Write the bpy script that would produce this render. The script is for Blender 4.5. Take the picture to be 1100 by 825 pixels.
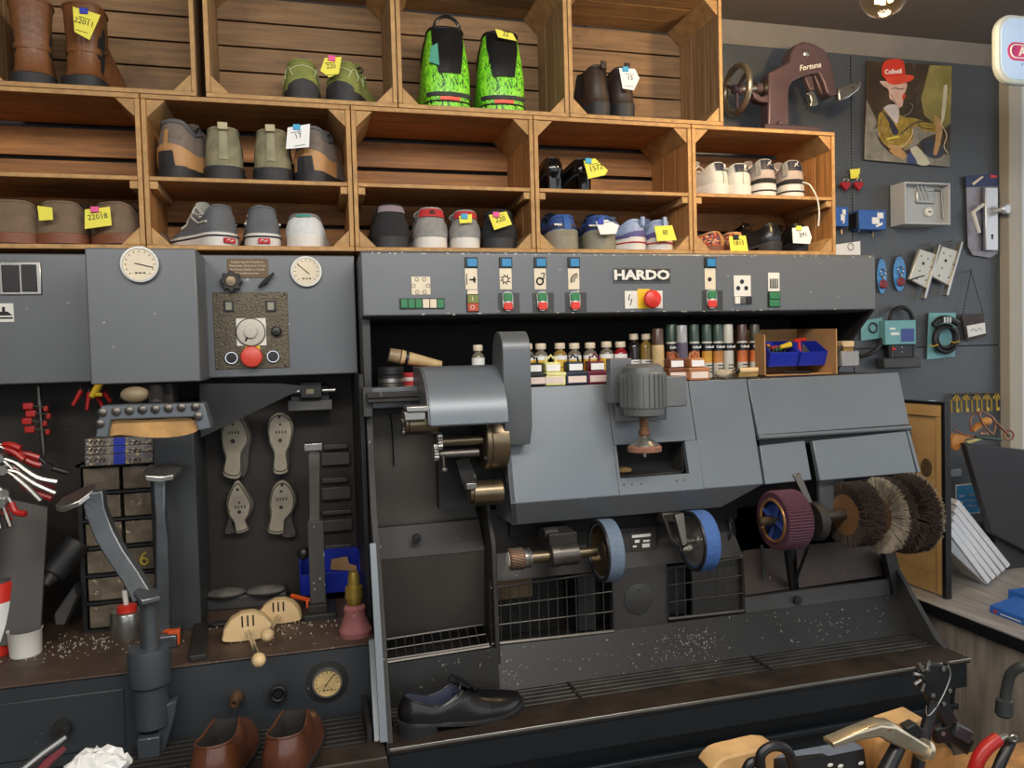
import bpy, bmesh, math, random
from mathutils import Vector, Matrix
random.seed(7)
sc = bpy.context.scene
for o in list(bpy.data.objects): bpy.data.objects.remove(o)
C = sc.collection
# ------------------------------------------------------------------ camera
FPX = 826.0
EYE = Vector((0, 0, 1.55))
_p, _y, _r = (math.radians(a) for a in (2.05, 14.84, -1.58))
FW = Vector((math.sin(_y)*math.cos(_p), math.cos(_y)*math.cos(_p), -math.sin(_p)))
_R = Vector((math.cos(_y), -math.sin(_y), 0)); _U = _R.cross(FW)
RT = _R*math.cos(_r) + _U*math.sin(_r); UP = -_R*math.sin(_r) + _U*math.cos(_r)
cd = bpy.data.cameras.new('camera'); cam = bpy.data.objects.new('camera', cd); C.objects.link(cam)
cd.sensor_fit = 'HORIZONTAL'; cd.sensor_width = 36; cd.lens = FPX/1100*36; cd.clip_start = .02
m3 = Matrix((RT, UP, -FW)).transposed(); cam.matrix_world = Matrix.Translation(EYE) @ m3.to_4x4()
sc.camera = cam
# measured photo positions -> places on real planes (wall-parallel Y, level Z, side X)
def ray(x, y): return FW + RT*((x-550)/FPX) - UP*((y-412.5)/FPX)
def P(x, y, Y): d = ray(x, y); return EYE + d*(Y/d.y)
def PZ(x, y, Z): d = ray(x, y); return EYE + d*((Z-EYE.z)/d.z)
def PX(x, y, X): d = ray(x, y); return EYE + d*(X/d.x)
# ------------------------------------------------------------------ world, lights, exposure
sc.view_settings.view_transform = 'Standard'; sc.view_settings.look = 'None'
sc.view_settings.exposure = 0.12; sc.view_settings.gamma = 1; sc.view_settings.use_curve_mapping = False
w = bpy.data.worlds.new('daylight'); sc.world = w; w.use_nodes = True
bg = w.node_tree.nodes['Background']; bg.inputs[0].default_value = (.90, .95, 1.0, 1); bg.inputs[1].default_value = 1.3
def area(name, loc, target, sx, sy, power, col):
    l = bpy.data.lights.new(name, 'AREA'); l.shape = 'RECTANGLE'; l.size = sx; l.size_y = sy; l.energy = power; l.color = col
    o = bpy.data.objects.new(name, l); C.objects.link(o); o.location = loc
    o.rotation_euler = (Vector(target)-Vector(loc)).to_track_quat('-Z', 'Y').to_euler(); return o
area('ceiling_panel_light', (.55, .35, 2.62), (.6, 1.75, 1.3), 1.6, .5, 44, (1, .95, .88))
area('ceiling_panel_light', (-.9, .2, 2.62), (-.6, 1.7, 1.3), .6, .6, 20, (1, .93, .85))
# ------------------------------------------------------------------ materials
def lin(c): return tuple(((v/255)/12.92 if v/255 <= .04045 else ((v/255+.055)/1.055)**2.4) for v in c)
MATS = {}
def M(name, col, rough=.5, metal=0, var=.18, scale=14, bump=0, bscale=120, stretch=(1,1,1), trans=0, emit=0, specks=None, dirt=None, dscale=6, alpha=1, coat=0, rnd=0):
    if name in MATS: return MATS[name]
    m = bpy.data.materials.new(name); m.use_nodes = True; MATS[name] = m
    nt = m.node_tree; n = nt.nodes; L = nt.links; b = n['Principled BSDF']
    c = lin(col)
    b.inputs['Roughness'].default_value = rough; b.inputs['Metallic'].default_value = metal
    if trans: b.inputs['Transmission Weight'].default_value = trans
    if coat: b.inputs['Coat Weight'].default_value = coat
    tc = n.new('ShaderNodeTexCoord'); mp = n.new('ShaderNodeMapping'); L.new(tc.outputs['Object'], mp.inputs[0])
    mp.inputs['Scale'].default_value = stretch
    src = mp.outputs[0]
    if rnd:
        oi = n.new('ShaderNodeObjectInfo'); ad = n.new('ShaderNodeVectorMath'); ad.operation = 'ADD'
        ms = n.new('ShaderNodeMath'); ms.operation = 'MULTIPLY'; ms.inputs[1].default_value = 37.0
        L.new(oi.outputs['Random'], ms.inputs[0]); L.new(src, ad.inputs[0]); L.new(ms.outputs[0], ad.inputs[1]); src = ad.outputs[0]
    out = None
    def mixc(a, fac, colb):
        mx = n.new('ShaderNodeMix'); mx.data_type = 'RGBA'
        if isinstance(a, tuple): mx.inputs[6].default_value = (*a, 1)
        else: L.new(a, mx.inputs[6])
        mx.inputs[7].default_value = (*colb, 1); L.new(fac, mx.inputs[0]); return mx.outputs[2]
    if var:
        ns = n.new('ShaderNodeTexNoise'); ns.inputs['Scale'].default_value = scale; ns.inputs['Detail'].default_value = 6
        L.new(src, ns.inputs['Vector'])
        rp = n.new('ShaderNodeValToRGB'); L.new(ns.outputs['Fac'], rp.inputs[0])
        rp.color_ramp.elements[0].position = .3; rp.color_ramp.elements[1].position = .7
        rp.color_ramp.elements[0].color = (*[x*(1-var) for x in c], 1); rp.color_ramp.elements[1].color = (*[min(1, x*(1+var)) for x in c], 1)
        out = rp.outputs[0]
        mr = n.new('ShaderNodeMapRange'); mr.inputs[3].default_value = max(.02, rough-.1); mr.inputs[4].default_value = min(1, rough+.12)
        L.new(ns.outputs['Fac'], mr.inputs[0]); L.new(mr.outputs[0], b.inputs['Roughness'])
    if rnd:
        oi2 = n.new('ShaderNodeObjectInfo'); hs = n.new('ShaderNodeHueSaturation'); mr2 = n.new('ShaderNodeMapRange')
        mr2.inputs[3].default_value = 1-rnd; mr2.inputs[4].default_value = 1+rnd
        L.new(oi2.outputs['Random'], mr2.inputs[0]); L.new(mr2.outputs[0], hs.inputs['Value'])
        if out: L.new(out, hs.inputs['Color'])
        else: hs.inputs['Color'].default_value = (*c, 1)
        out = hs.outputs[0]
    if dirt:
        nd = n.new('ShaderNodeTexNoise'); nd.inputs['Scale'].default_value = dscale; nd.inputs['Detail'].default_value = 8; nd.inputs['Roughness'].default_value = .7
        L.new(tc.outputs['Object'], nd.inputs['Vector'])
        rd = n.new('ShaderNodeMapRange'); rd.inputs[1].default_value = .5; rd.inputs[2].default_value = .72; rd.inputs[4].default_value = .75
        L.new(nd.outputs['Fac'], rd.inputs[0]); out = mixc(out or c, rd.outputs[0], lin(dirt))
    if specks:
        sv, ssc, th = specks
        nv = n.new('ShaderNodeTexNoise'); nv.inputs['Scale'].default_value = ssc; nv.inputs['Detail'].default_value = 3; L.new(tc.outputs['Object'], nv.inputs['Vector'])
        rs = n.new('ShaderNodeMapRange'); rs.inputs[1].default_value = th; rs.inputs[2].default_value = th+.03; L.new(nv.outputs['Fac'], rs.inputs[0])
        out = mixc(out or c, rs.outputs[0], lin(sv))
    if out: L.new(out, b.inputs['Base Color'])
    else: b.inputs['Base Color'].default_value = (*c, 1)
    if emit:
        b.inputs['Emission Color'].default_value = (*c, 1); b.inputs['Emission Strength'].default_value = emit
    if alpha < 1: b.inputs['Alpha'].default_value = alpha
    if bump:
        nb = n.new('ShaderNodeTexNoise'); nb.inputs['Scale'].default_value = bscale; nb.inputs['Detail'].default_value = 4; L.new(src, nb.inputs['Vector'])
        bp = n.new('ShaderNodeBump'); bp.inputs['Strength'].default_value = bump; bp.inputs['Distance'].default_value = .004
        L.new(nb.outputs['Fac'], bp.inputs['Height']); L.new(bp.outputs[0], b.inputs['Normal'])
    return m
# ------------------------------------------------------------------ geometry: everything is (verts, faces)
def join(*gs):
    V, Fc = [], []
    for v, f in gs:
        k = len(V); V += [Vector(a) for a in v]; Fc += [tuple(i+k for i in q) for q in f]
    return V, Fc
def xf(g, mat): return [mat @ Vector(v) for v in g[0]], g[1]
def mv(g, t): t = Vector(t); return [Vector(v)+t for v in g[0]], g[1]
def rot(g, ang, ax, piv=(0,0,0)):
    p = Vector(piv); return xf(g, Matrix.Translation(p) @ Matrix.Rotation(ang, 4, ax) @ Matrix.Translation(-p))
BF = [(0,3,2,1),(4,5,6,7),(0,1,5,4),(1,2,6,5),(2,3,7,6),(3,0,4,7)]
def box(x0, x1, y0, y1, z0, z1):
    return [Vector(v) for v in ((x0,y0,z0),(x1,y0,z0),(x1,y1,z0),(x0,y1,z0),(x0,y0,z1),(x1,y0,z1),(x1,y1,z1),(x0,y1,z1))], list(BF)
def hexa(a, b):   # 4 pts + 4 pts
    return [Vector(v) for v in (*a, *b)], list(BF)
def prism(poly, ax, a, b):   # polygon in the other two axes extruded along ax
    def mk(p, t): return Vector({'X': (t, p[0], p[1]), 'Y': (p[0], t, p[1]), 'Z': (p[0], p[1], t)}[ax])
    n = len(poly); V = [mk(p, a) for p in poly]+[mk(p, b) for p in poly]
    return V, [tuple(range(n))[::-1], tuple(range(n, 2*n))]+[(i, (i+1) % n, (i+1) % n+n, i+n) for i in range(n)]
def frame(d):
    d = Vector(d).normalized(); a = Vector((0,0,1)) if abs(d.z) < .9 else Vector((1,0,0))
    u = d.cross(a).normalized(); return d, u, d.cross(u)
def cyl(p0, p1, r, r2=None, n=20, caps=True):
    p0, p1 = Vector(p0), Vector(p1); r2 = r if r2 is None else r2; d, u, v = frame(p1-p0); V = []
    for p, q in ((p0, r), (p1, r2)):
        for i in range(n): a = 2*math.pi*i/n; V.append(p+(u*math.cos(a)+v*math.sin(a))*q)
    Fc = [(i, (i+1) % n, (i+1) % n+n, i+n) for i in range(n)]
    if caps: Fc += [tuple(range(n))[::-1], tuple(range(n, 2*n))]
    return V, Fc
def lathe(base, axis, prof, n=24, caps=True):   # prof: [(t along axis, radius)]
    base = Vector(base); d, u, v = frame(axis); V, Fc = [], []
    for t, r in prof:
        for i in range(n): a = 2*math.pi*i/n; V.append(base+d*t+(u*math.cos(a)+v*math.sin(a))*max(r, 1e-5))
    for k in range(len(prof)-1):
        for i in range(n): Fc.append((k*n+i, k*n+(i+1) % n, (k+1)*n+(i+1) % n, (k+1)*n+i))
    if caps: Fc += [tuple(range(n))[::-1], tuple(range((len(prof)-1)*n, len(prof)*n))]
    return V, Fc
def tube(path, r, n=8, closed=False, caps=True):
    path = [Vector(p) for p in path]; N = len(path); V, Fc = [], []; pu = None
    for k, p in enumerate(path):
        a = path[(k-1) % N] if closed or k > 0 else p; b = path[(k+1) % N] if closed or k < N-1 else p
        d = (b-a).normalized()
        if pu is None: _, u, _ = frame(d)
        else:
            u = pu-d*pu.dot(d); u = u.normalized() if u.length > 1e-6 else frame(d)[1]
        pu = u; v = d.cross(u); rr = r[k] if isinstance(r, (list, tuple)) else r
        for i in range(n): t = 2*math.pi*i/n; V.append(p+(u*math.cos(t)+v*math.sin(t))*rr)
    for k in range(N if closed else N-1):
        k2 = (k+1) % N
        for i in range(n): Fc.append((k*n+i, k*n+(i+1) % n, k2*n+(i+1) % n, k2*n+i))
    if caps and not closed: Fc += [tuple(range(n))[::-1], tuple(range((N-1)*n, N*n))]
    return V, Fc
def arc(c, u, v, r, a0, a1, n=16):
    c, u, v = Vector(c), Vector(u), Vector(v)
    return [c+(u*math.cos(a0+(a1-a0)*i/n)+v*math.sin(a0+(a1-a0)*i/n))*r for i in range(n+1)]
def spline(pts, k=6):
    pts = [Vector(p) for p in pts]; out = []
    for i in range(len(pts)-1):
        p0 = pts[max(i-1, 0)]; p1 = pts[i]; p2 = pts[i+1]; p3 = pts[min(i+2, len(pts)-1)]
        for j in range(k):
            t = j/k; out.append(.5*((2*p1)+(p2-p0)*t+(2*p0-5*p1+4*p2-p3)*t*t+(3*p1-p0-3*p2+p3)*t**3))
    return out+[pts[-1]]
def sphere(c, r, n=14, m=9, sq=(1,1,1)):
    c = Vector(c); V, Fc = [], []
    for j in range(m+1):
        a = math.pi*j/m
        for i in range(n): b = 2*math.pi*i/n; V.append(c+Vector((r*sq[0]*math.sin(a)*math.cos(b), r*sq[1]*math.sin(a)*math.sin(b), r*sq[2]*math.cos(a))))
    for j in range(m):
        for i in range(n): Fc.append((j*n+i, (j+1)*n+i, (j+1)*n+(i+1) % n, j*n+(i+1) % n))
    return V, Fc
def torus(c, axis, R, r, n=28, m=8):
    d, u, v = frame(axis); return tube(arc(c, u, v, R, 0, 2*math.pi*(n-1)/n, n-1), r, m, closed=True)
def rrect(w, h, r, n=4):  # rounded rectangle outline
    pts = []
    for cx, cy, a in ((w/2-r, h/2-r, 0), (-w/2+r, h/2-r, 90), (-w/2+r, -h/2+r, 180), (w/2-r, -h/2+r, 270)):
        for i in range(n+1): t = math.radians(a+90*i/n); pts.append((cx+r*math.cos(t), cy+r*math.sin(t)))
    return pts
def bpx(x0, y0, x1, y1, Y, d, lift=0):  # box with its front face on plane Y, d deep behind it
    a, b, c, e = P(x0, y0, Y), P(x1, y0, Y), P(x0, y1, Y), P(x1, y1, Y)
    return box((a.x+c.x)/2, (b.x+e.x)/2, Y-lift, Y+d, (c.z+e.z)/2, (a.z+b.z)/2)
def slab(pts, t, nrm=(0,1,0)):  # polygon of world points thickened along nrm
    nrm = Vector(nrm).normalized()*t; n = len(pts); V = [Vector(p) for p in pts]+[Vector(p)+nrm for p in pts]
    return V, [tuple(range(n)), tuple(range(n, 2*n))[::-1]]+[(i, i+n, (i+1) % n+n, (i+1) % n) for i in range(n)]
# ------------------------------------------------------------------ objects
BASE = {}
def mesh(name, g, mat, smooth=35):
    me = bpy.data.meshes.new(name); me.from_pydata([tuple(v) for v in g[0]], [], g[1])
    bm = bmesh.new(); bm.from_mesh(me); bmesh.ops.recalc_face_normals(bm, faces=bm.faces); bm.to_mesh(me); bm.free()
    if mat: me.materials.append(mat)
    if smooth:
        me.polygons.foreach_set('use_smooth', [True]*len(me.polygons)); me.set_sharp_from_angle(angle=math.radians(smooth))
    return me
def tag(o, label, cat, group=None):
    o['label'] = label; o['category'] = cat
    if group: o['group'] = group
    return o
def thing(name, label, cat, loc, rz=0, group=None):
    o = bpy.data.objects.new(name, None); C.objects.link(o); o.location = loc; o.rotation_euler = (0, 0, rz); o.empty_display_size = .05
    BASE[o.name] = Matrix.Translation(Vector(loc)) @ Matrix.Rotation(rz, 4, 'Z'); return tag(o, label, cat, group)
def obj(name, g, mat, parent=None, smooth=35, bev=0, world=True, label=None, seg=2, kind=None):
    if parent is not None:
        bm_ = BASE[parent.name]
        if world: g = xf(g, bm_.inverted())
        o = bpy.data.objects.new(name, mesh(name, g, mat, smooth)); C.objects.link(o); o.parent = parent; BASE[o.name] = bm_
    else:
        if world and g[0]:
            xs = [v[0] for v in g[0]]; ys = [v[1] for v in g[0]]; zs = [v[2] for v in g[0]]
            loc = Vector(((min(xs)+max(xs))/2, (min(ys)+max(ys))/2, min(zs)))
        else: loc = Vector((0,0,0))
        o = bpy.data.objects.new(name, mesh(name, mv(g, -loc), mat, smooth)); C.objects.link(o); o.location = loc; BASE[o.name] = Matrix.Translation(loc)
    if bev:
        b = o.modifiers.new('bevel', 'BEVEL'); b.width = bev; b.segments = seg; b.limit_method = 'ANGLE'; b.angle_limit = math.radians(40)
    if label: o['label'] = label
    if kind: o['kind'] = kind
    return o
def single(name, g, mat, label, cat, group=None, **k): return tag(obj(name, g, mat, **k), label, cat, group)
def struct(name, g, mat, **k):
    o = obj(name, g, mat, **k); o['kind'] = 'structure'; return o
def piece(name, me, parent, loc, rotz=None):   # copy sharing mesh data, loc in the parent's frame
    o = bpy.data.objects.new(name, me); C.objects.link(o); o.parent = parent; o.location = loc
    if rotz: o.rotation_euler = rotz
    BASE[o.name] = BASE[parent.name] @ o.matrix_basis; return o
def text(name, s, size, mat, parent, loc, right=(1,0,0), up=(0,0,1), ext=.0006, off=0, world=True, align='CENTER', sx=1):
    cu = bpy.data.curves.new(name, 'FONT'); cu.body = s; cu.size = size; cu.extrude = ext; cu.offset = off; cu.align_x = align; cu.align_y = 'CENTER'; cu.resolution_u = 2
    t = bpy.data.objects.new(name+'_tmp', cu); C.objects.link(t)
    dg = bpy.context.evaluated_depsgraph_get(); me = bpy.data.meshes.new_from_object(t.evaluated_get(dg)); bpy.data.objects.remove(t)
    r = Vector(right).normalized(); u = Vector(up).normalized(); nn = r.cross(u)
    mat4 = Matrix.Translation(Vector(loc)) @ Matrix((r*sx, u, nn)).transposed().to_4x4()
    if parent is not None and world: mat4 = BASE[parent.name].inverted() @ mat4
    me.transform(mat4); me.materials.clear(); me.materials.append(mat)
    o = bpy.data.objects.new(name, me); C.objects.link(o)
    if parent is not None: o.parent = parent; BASE[o.name] = BASE[parent.name]
    return o
# shared materials
m_grey   = M('grey_enamel', (102,105,108), .38, .25, .05, 3, bump=.03, bscale=300, specks=((165,165,160), 55, .735))
m_greyL  = M('grey_enamel_light', (114,121,127), .36, .25, .05, 3, bump=.03, bscale=300)
m_greyD  = M('grey_enamel_soot_shade', (64,63,62), .5, .2, .14, 5, specks=((150,146,135), 70, .72), dirt=(52,47,42), dscale=3)  # soot, with the shade low on the machine put into the base
m_soot_shade  = M('soot_shade_steel', (50,48,46), .55, .3, .2, 6, specks=((165,155,135), 85, .71), dirt=(44,38,33), dscale=4)  # darkened for soot and for the shade over the lower parts
m_black  = M('black_painted_metal', (34,34,35), .5, .1, .15, 9)
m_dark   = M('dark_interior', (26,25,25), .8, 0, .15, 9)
m_steel  = M('worn_steel', (170,168,162), .3, .9, .12, 12, bump=.05)
m_steelD = M('dark_steel', (105,100,94), .38, .85, .2, 14, bump=.08)
m_brass  = M('oily_brass', (126,112,90), .32, .9, .2, 14)
m_grill = M('grille_wire', (92,88,84), .42, .7, .15, 20)
m_chrome = M('chrome', (215,215,215), .15, 1, .03)
m_white  = M('white_plastic', (225,222,212), .45, 0, .05)
m_paper  = M('white_paper', (235,235,232), .7, 0, .03)
m_yelp   = M('yellow_paper', (236,226,82), .7, 0, .05)
m_ink    = M('black_ink', (25,25,28), .6, 0, 0)
m_cream  = M('cream_plate', (222,208,182), .55, 0, .1)
m_blk    = M('black_plastic', (26,26,28), .42, 0, .1)
m_red    = M('red_plastic', (214,52,38), .35, 0, .06)
m_green  = M('green_plastic', (44,120,72), .4, 0, .08)
m_blue   = M('blue_lamp_plastic', (40,128,178), .35, 0, .06)
m_yel    = M('yellow_plastic', (232,190,40), .45, 0, .06)
m_bluebin = M('blue_bin_plastic', (32,52,170), .38, 0, .05)
m_redgrip = M('red_grip', (176,34,30), .35, 0, .1)
m_pink   = M('pink_paper', (230,90,150), .7, 0, 0)
m_sky    = M('blue_paper', (70,165,205), .7, 0, 0)
m_grn    = M('teal_paper', (70,150,130), .7, 0, 0)
# ================================================================== SETTING
WY = 2.36
m_wall = M('wall_paint', (92,90,88), .85, 0, .08, 4)
m_ceil = M('ceiling_paint', (98,92,88), .8, 0, .06, 3)
m_band = M('wall_band', (122,116,108), .85, 0, .12, 6)
m_floor = M('floor_tile', (120,116,110), .5, 0, .1, 3)
m_frame = M('window_frame_beige', (178,170,154), .6, 0, .06, 5)
m_framew = M('window_frame_white', (214,214,214), .4, 0, .03)
m_glass = M('clear_glass', (255,255,255), .02, 0, 0, trans=1); m_glass.node_tree.nodes['Principled BSDF'].inputs['IOR'].default_value = 1.1
def pegmat():
    m = M('perforated_panel', (98,102,107), .42, .35, .06, 3); nt = m.node_tree; n = nt.nodes; L = nt.links; b = n['Principled BSDF']
    tc = n.new('ShaderNodeTexCoord'); mp = n.new('ShaderNodeMapping'); mp.inputs['Rotation'].default_value = (0, math.radians(45), 0); mp.inputs['Scale'].default_value = (1/.0078,)*3
    L.new(tc.outputs['Object'], mp.inputs[0]); fr = n.new('ShaderNodeVectorMath'); fr.operation = 'FRACTION'; L.new(mp.outputs[0], fr.inputs[0])
    sb = n.new('ShaderNodeVectorMath'); sb.operation = 'SUBTRACT'; sb.inputs[1].default_value = (.5,.5,.5); L.new(fr.outputs[0], sb.inputs[0])
    ml = n.new('ShaderNodeVectorMath'); ml.operation = 'MULTIPLY'; ml.inputs[1].default_value = (1,0,1); L.new(sb.outputs[0], ml.inputs[0])
    ln = n.new('ShaderNodeVectorMath'); ln.operation = 'LENGTH'; L.new(ml.outputs[0], ln.inputs[0])
    rp = n.new('ShaderNodeMapRange'); rp.inputs[1].default_value = .28; rp.inputs[2].default_value = .36; L.new(ln.outputs[1], rp.inputs[0])
    old = b.inputs['Base Color'].links[0].from_socket; mx = n.new('ShaderNodeMix'); mx.data_type = 'RGBA'; mx.inputs[6].default_value = (*lin((38,40,43)), 1)
    L.new(rp.outputs[0], mx.inputs[0]); L.new(old, mx.inputs[7]); L.new(mx.outputs[2], b.inputs['Base Color']); return m
m_peg = pegmat()
struct('floor', box(-2.2, 4.2, -3, 3.2, -.05, 0), m_floor)
struct('ceiling', box(-2.2, 4.2, -1.6, 2.6, 2.655, 2.75), m_ceil)
wb = struct('wall_back', box(-2.2, 2.60, WY, WY+.06, 0, 2.655), m_wall)
for a, b_, z0, z1 in ((1.24,1.893,1.545,2.585), (1.897,2.548,1.545,2.585), (1.24,1.893,.76,1.541), (1.897,2.548,.76,1.541)):
    obj('pegboard_panel', box(a, b_, WY-.008, WY, z0, z1), m_peg, wb, bev=.001)
struct('wall_left', box(-2.26, -2.2, -3, 2.4, 0, 2.655), m_wall)
struct('wall_right', box(4.2, 4.26, -3, 2.4, 0, .95), m_wall)
struct('light_blocking_wall', box(-2.26, 4.26, -2.6, -2.54, 0, 1.05), m_wall)  # unseen low wall, added to keep front daylight off the lower parts
struct('trim_1', slab([(.9,WY-.004,2.585),(2.60,WY-.004,2.585),(2.60,WY-.03,2.655),(.9,WY-.03,2.655)], .02), m_band)
wn = struct('window_1', box(2.548, 2.608, WY-.05, WY+.06, .70, 2.66), m_frame, bev=.003)
obj('window_frame', join(box(2.608, 2.645, WY-.035, WY+.05, .9, 2.62), box(2.645, 4.2, WY-.035, WY+.05, .88, .95), box(2.645, 4.2, WY-.035, WY+.05, 2.56, 2.62)), m_framew, wn, bev=.004)
obj('gasket', box(2.645, 2.652, WY-.01, WY+.03, .95, 2.56), m_blk, wn)
obj('pane', box(2.652, 4.2, WY, WY+.006, .95, 2.56), m_glass, wn)
struct('wall_below_window', box(2.608, 4.2, WY, WY+.06, 0, .9), m_wall)
# outdoors seen through the pane
m_leaf = M('outdoor_leaf', (84,104,70), .6, 0, .4, 30)
def leafball(c, r, nl, rs, size):
    rr = random.Random(rs); V, Fc = [], []
    for _ in range(nl):
        d = Vector((rr.gauss(0,1), rr.gauss(0,1), rr.gauss(0,1))).normalized(); p = Vector(c)+Vector((d.x*r[0], d.y*r[1], d.z*r[2]))*(.55+.45*rr.random())
        u = Vector((rr.gauss(0,1), rr.gauss(0,1), rr.gauss(0,1))).normalized(); v = d.cross(u).normalized(); k = len(V)
        V += [p-u*size, p+v*size*.45, p+u*size, p-v*size*.45]; Fc.append((k,k+1,k+2,k+3))
    return V, Fc
tr = thing('tree', 'leafy green tree outside the window', 'tree', (4.9, 4.4, 0))
obj('foliage', leafball((4.9,4.4,2.35), (.55,.5,.75), 2600, 3, .05), m_leaf, tr, smooth=0)
obj('trunk', cyl((4.9,4.4,0), (4.9,4.4,2.3), .09, .05, 10), M('bark', (80,66,52), .9, 0, .3, 20), tr)
bn = thing('banner', 'red and white banner hanging outside beyond the window pane', 'banner', (3.05, 2.75, .9))
a = P(1092, 312, 2.75); b_ = P(1092, 388, 2.75)
obj('red_field', box(3.07, 3.5, 2.75, 2.756, b_.z, a.z), M('banner_red', (214,62,66), .7, 0, .05), bn)
obj('white_field', box(3.07, 3.5, 2.75, 2.756, .95, b_.z-.001), M('banner_white', (225,225,232), .7, 0, .03), bn)
obj('pole', cyl((3.52,2.753,0), (3.52,2.753,2.2), .012), m_steel, bn)
# counter on the right
m_lam = M('grey_wood_laminate', (156,145,132), .5, 0, .32, 5, stretch=(7,7,1), bump=.12, bscale=30)
m_lamt = M('grey_wood_laminate_top', (158,153,148), .4, 0, .3, 6, stretch=(7,1,7), bump=.08, bscale=30)
ct = thing('shop_counter', 'grey wood laminate counter with black edge band at right of the machine', 'counter', (2.5, 1.6, 0))
obj('top', box(1.812, 3.2, .9, 2.35, .738, .76), m_lamt, ct)
obj('edge_band', box(1.802, 1.812, .9, 2.35, .728, .761), m_blk, ct, bev=.002)
zc = P(1040, 730, 1.75)
for k, (y0, y1) in enumerate(((1.823,2.35), (1.40,1.82), (.9,1.397))):
    obj('side_panel', box(1.822, 1.842, y0, y1, 0, .738), m_lam, ct, bev=.001)
obj('front_panel', box(1.842, 3.2, .92, .94, 0, .738), m_lam, ct)
# ================================================================== CRATES
m_wx = M('crate_wood_long', (160,108,58), .62, 0, .34, 4, stretch=(1.5,22,22), bump=.25, bscale=14, rnd=.16, dirt=(108,72,40), dscale=5)
m_wz = M('crate_wood_upright', (166,116,66), .62, 0, .32, 4, stretch=(22,22,1.5), bump=.25, bscale=14, rnd=.14, dirt=(112,76,42), dscale=5)
m_cut = M('cut_board_edge', (178,140,90), .7, 0, .22, 40, bump=.3, bscale=80, rnd=.08, dirt=(150,108,62), dscale=18)
m_blkw = M('crate_corner_wood', (176,138,90), .68, 0, .25, 30, bump=.3, bscale=60, rnd=.12)
m_wgx = M('hazed_crate_wood_long', (142,110,76), .68, 0, .3, 4, stretch=(1.5,22,22), bump=.25, bscale=14, rnd=.14, dirt=(90,66,44), dscale=5)  # top row woods greyed in colour to imitate the haze up there
m_wgz = M('hazed_crate_wood_upright', (152,120,84), .68, 0, .3, 4, stretch=(22,22,1.5), bump=.25, bscale=14, rnd=.12, dirt=(104,76,48), dscale=5)
CH, CD, T = .380, .258, .012
def crate_meshes(mx, mz, CW):
    d = (CD-T-.008)/3
    me = dict(floor=mesh('floor_board', box(0, CW, 0, d, 0, T), mx), side=mesh('side_board', box(0, T, 0, d, T, CH-T), mz),
        shelf=mesh('shelf_board', box(T, CW-T, 0, d+.004, 0, .011), mx),
        cleat=mesh('shelf_cleat', box(0, .019, 0, CD-T-.03, 0, .019), m_blkw))
    tri = [(0,0),(.044,0),(0,.044)]
    for nm, sx, sz in (('bl',1,1),('br',-1,1),('tl',1,-1),('tr',-1,-1)):
        me[nm] = mesh('corner_block', prism([(sx*p, sz*q) for p, q in tri], 'Y', .004, CD-T-.004), m_blkw)
    return me
def bevall(d):
    for me in d.values():
        bm = bmesh.new(); bm.from_mesh(me); bmesh.ops.bevel(bm, geom=list(bm.edges), offset=.0012, segments=1, affect='EDGES', profile=.5); me.materials.append(m_cut)
        for f in bm.faces:
            f.normal_update()
            if f.normal.y < -.9: f.material_index = 1
        bm.to_mesh(me); bm.free()
CRY = 2.07
def crate(x, CW, z, mz, shelf, nsl, label, mx, seed, gap):
    ms = crate_meshes(mx, mz, CW); bevall(ms)
    rr = random.Random(seed)
    t = thing('wooden_crate', label, 'crate', (x+CW/2, CRY+CD/2, z), group='wooden crates used as shoe shelves')
    ox, oy = -CW/2, -CD/2; d = (CD-T-.008)/3
    for k in range(3):
        y = oy+k*(d+.004)
        piece('floor_board', ms['floor'], t, (ox, y, 0)); piece('top_board', ms['floor'], t, (ox, y, CH-T))
        piece('side_board', ms['side'], t, (ox, y, 0)); piece('side_board', ms['side'], t, (-ox-T, y, 0))
    hs = (CH-2*T-gap*(nsl+1))/nsl
    for k in range(nsl):
        z0 = T+gap+k*(hs+gap)
        g = box(ox+.001, -ox-.001, oy+CD-T, oy+CD, z0, z0+hs)
        obj('back_slat', g, mx, t, world=False, bev=.0012)
    for nm, px, pz in (('bl', ox+T, T), ('br', -ox-T, T), ('tl', ox+T, CH-T), ('tr', -ox-T, CH-T)):
        piece('corner_block', ms[nm], t, (px, oy, pz))
    if shelf:
        sz = SHELF-z-.011
        for k in range(3): piece('shelf_board', ms['shelf'], t, (ox, oy+k*(d+.005), sz))
        piece('shelf_cleat', ms['cleat'], t, (ox+T, oy+.004, sz-.0195)); piece('shelf_cleat', ms['cleat'], t, (-ox-T-.019, oy+.004, sz-.0195))
    return t
SHELF = 2.018; MZ = 1.838; UZ = 2.2185
mids = ['holding three brown suede shoes at the far left', 'with grey skate shoes below and tan boots above', 'with an empty upper shelf and black and red sneakers below', 'with black high heels above and blue trainers below', 'with white sneakers above, rightmost of its row']
for k, (x, x2) in enumerate(((-.872,-.3745), (-.3725,.1305), (.1325,.629), (.631,1.1145), (1.1165,1.607))):
    crate(x, x2-x, MZ, m_wz, True, 4, 'two-level wooden crate '+mids[k], m_wx, k, .012)
ups = ['holding brown leather boots', 'holding green trail shoes', 'holding neon green boots', 'holding dark ankle boots, beside the cast iron machine']
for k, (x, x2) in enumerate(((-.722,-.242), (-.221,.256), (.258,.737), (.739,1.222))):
    crate(x, x2-x, UZ, m_wgz, False, 5, 'open wooden crate on the top row '+ups[k], m_wgx, 20+k, .005)
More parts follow.
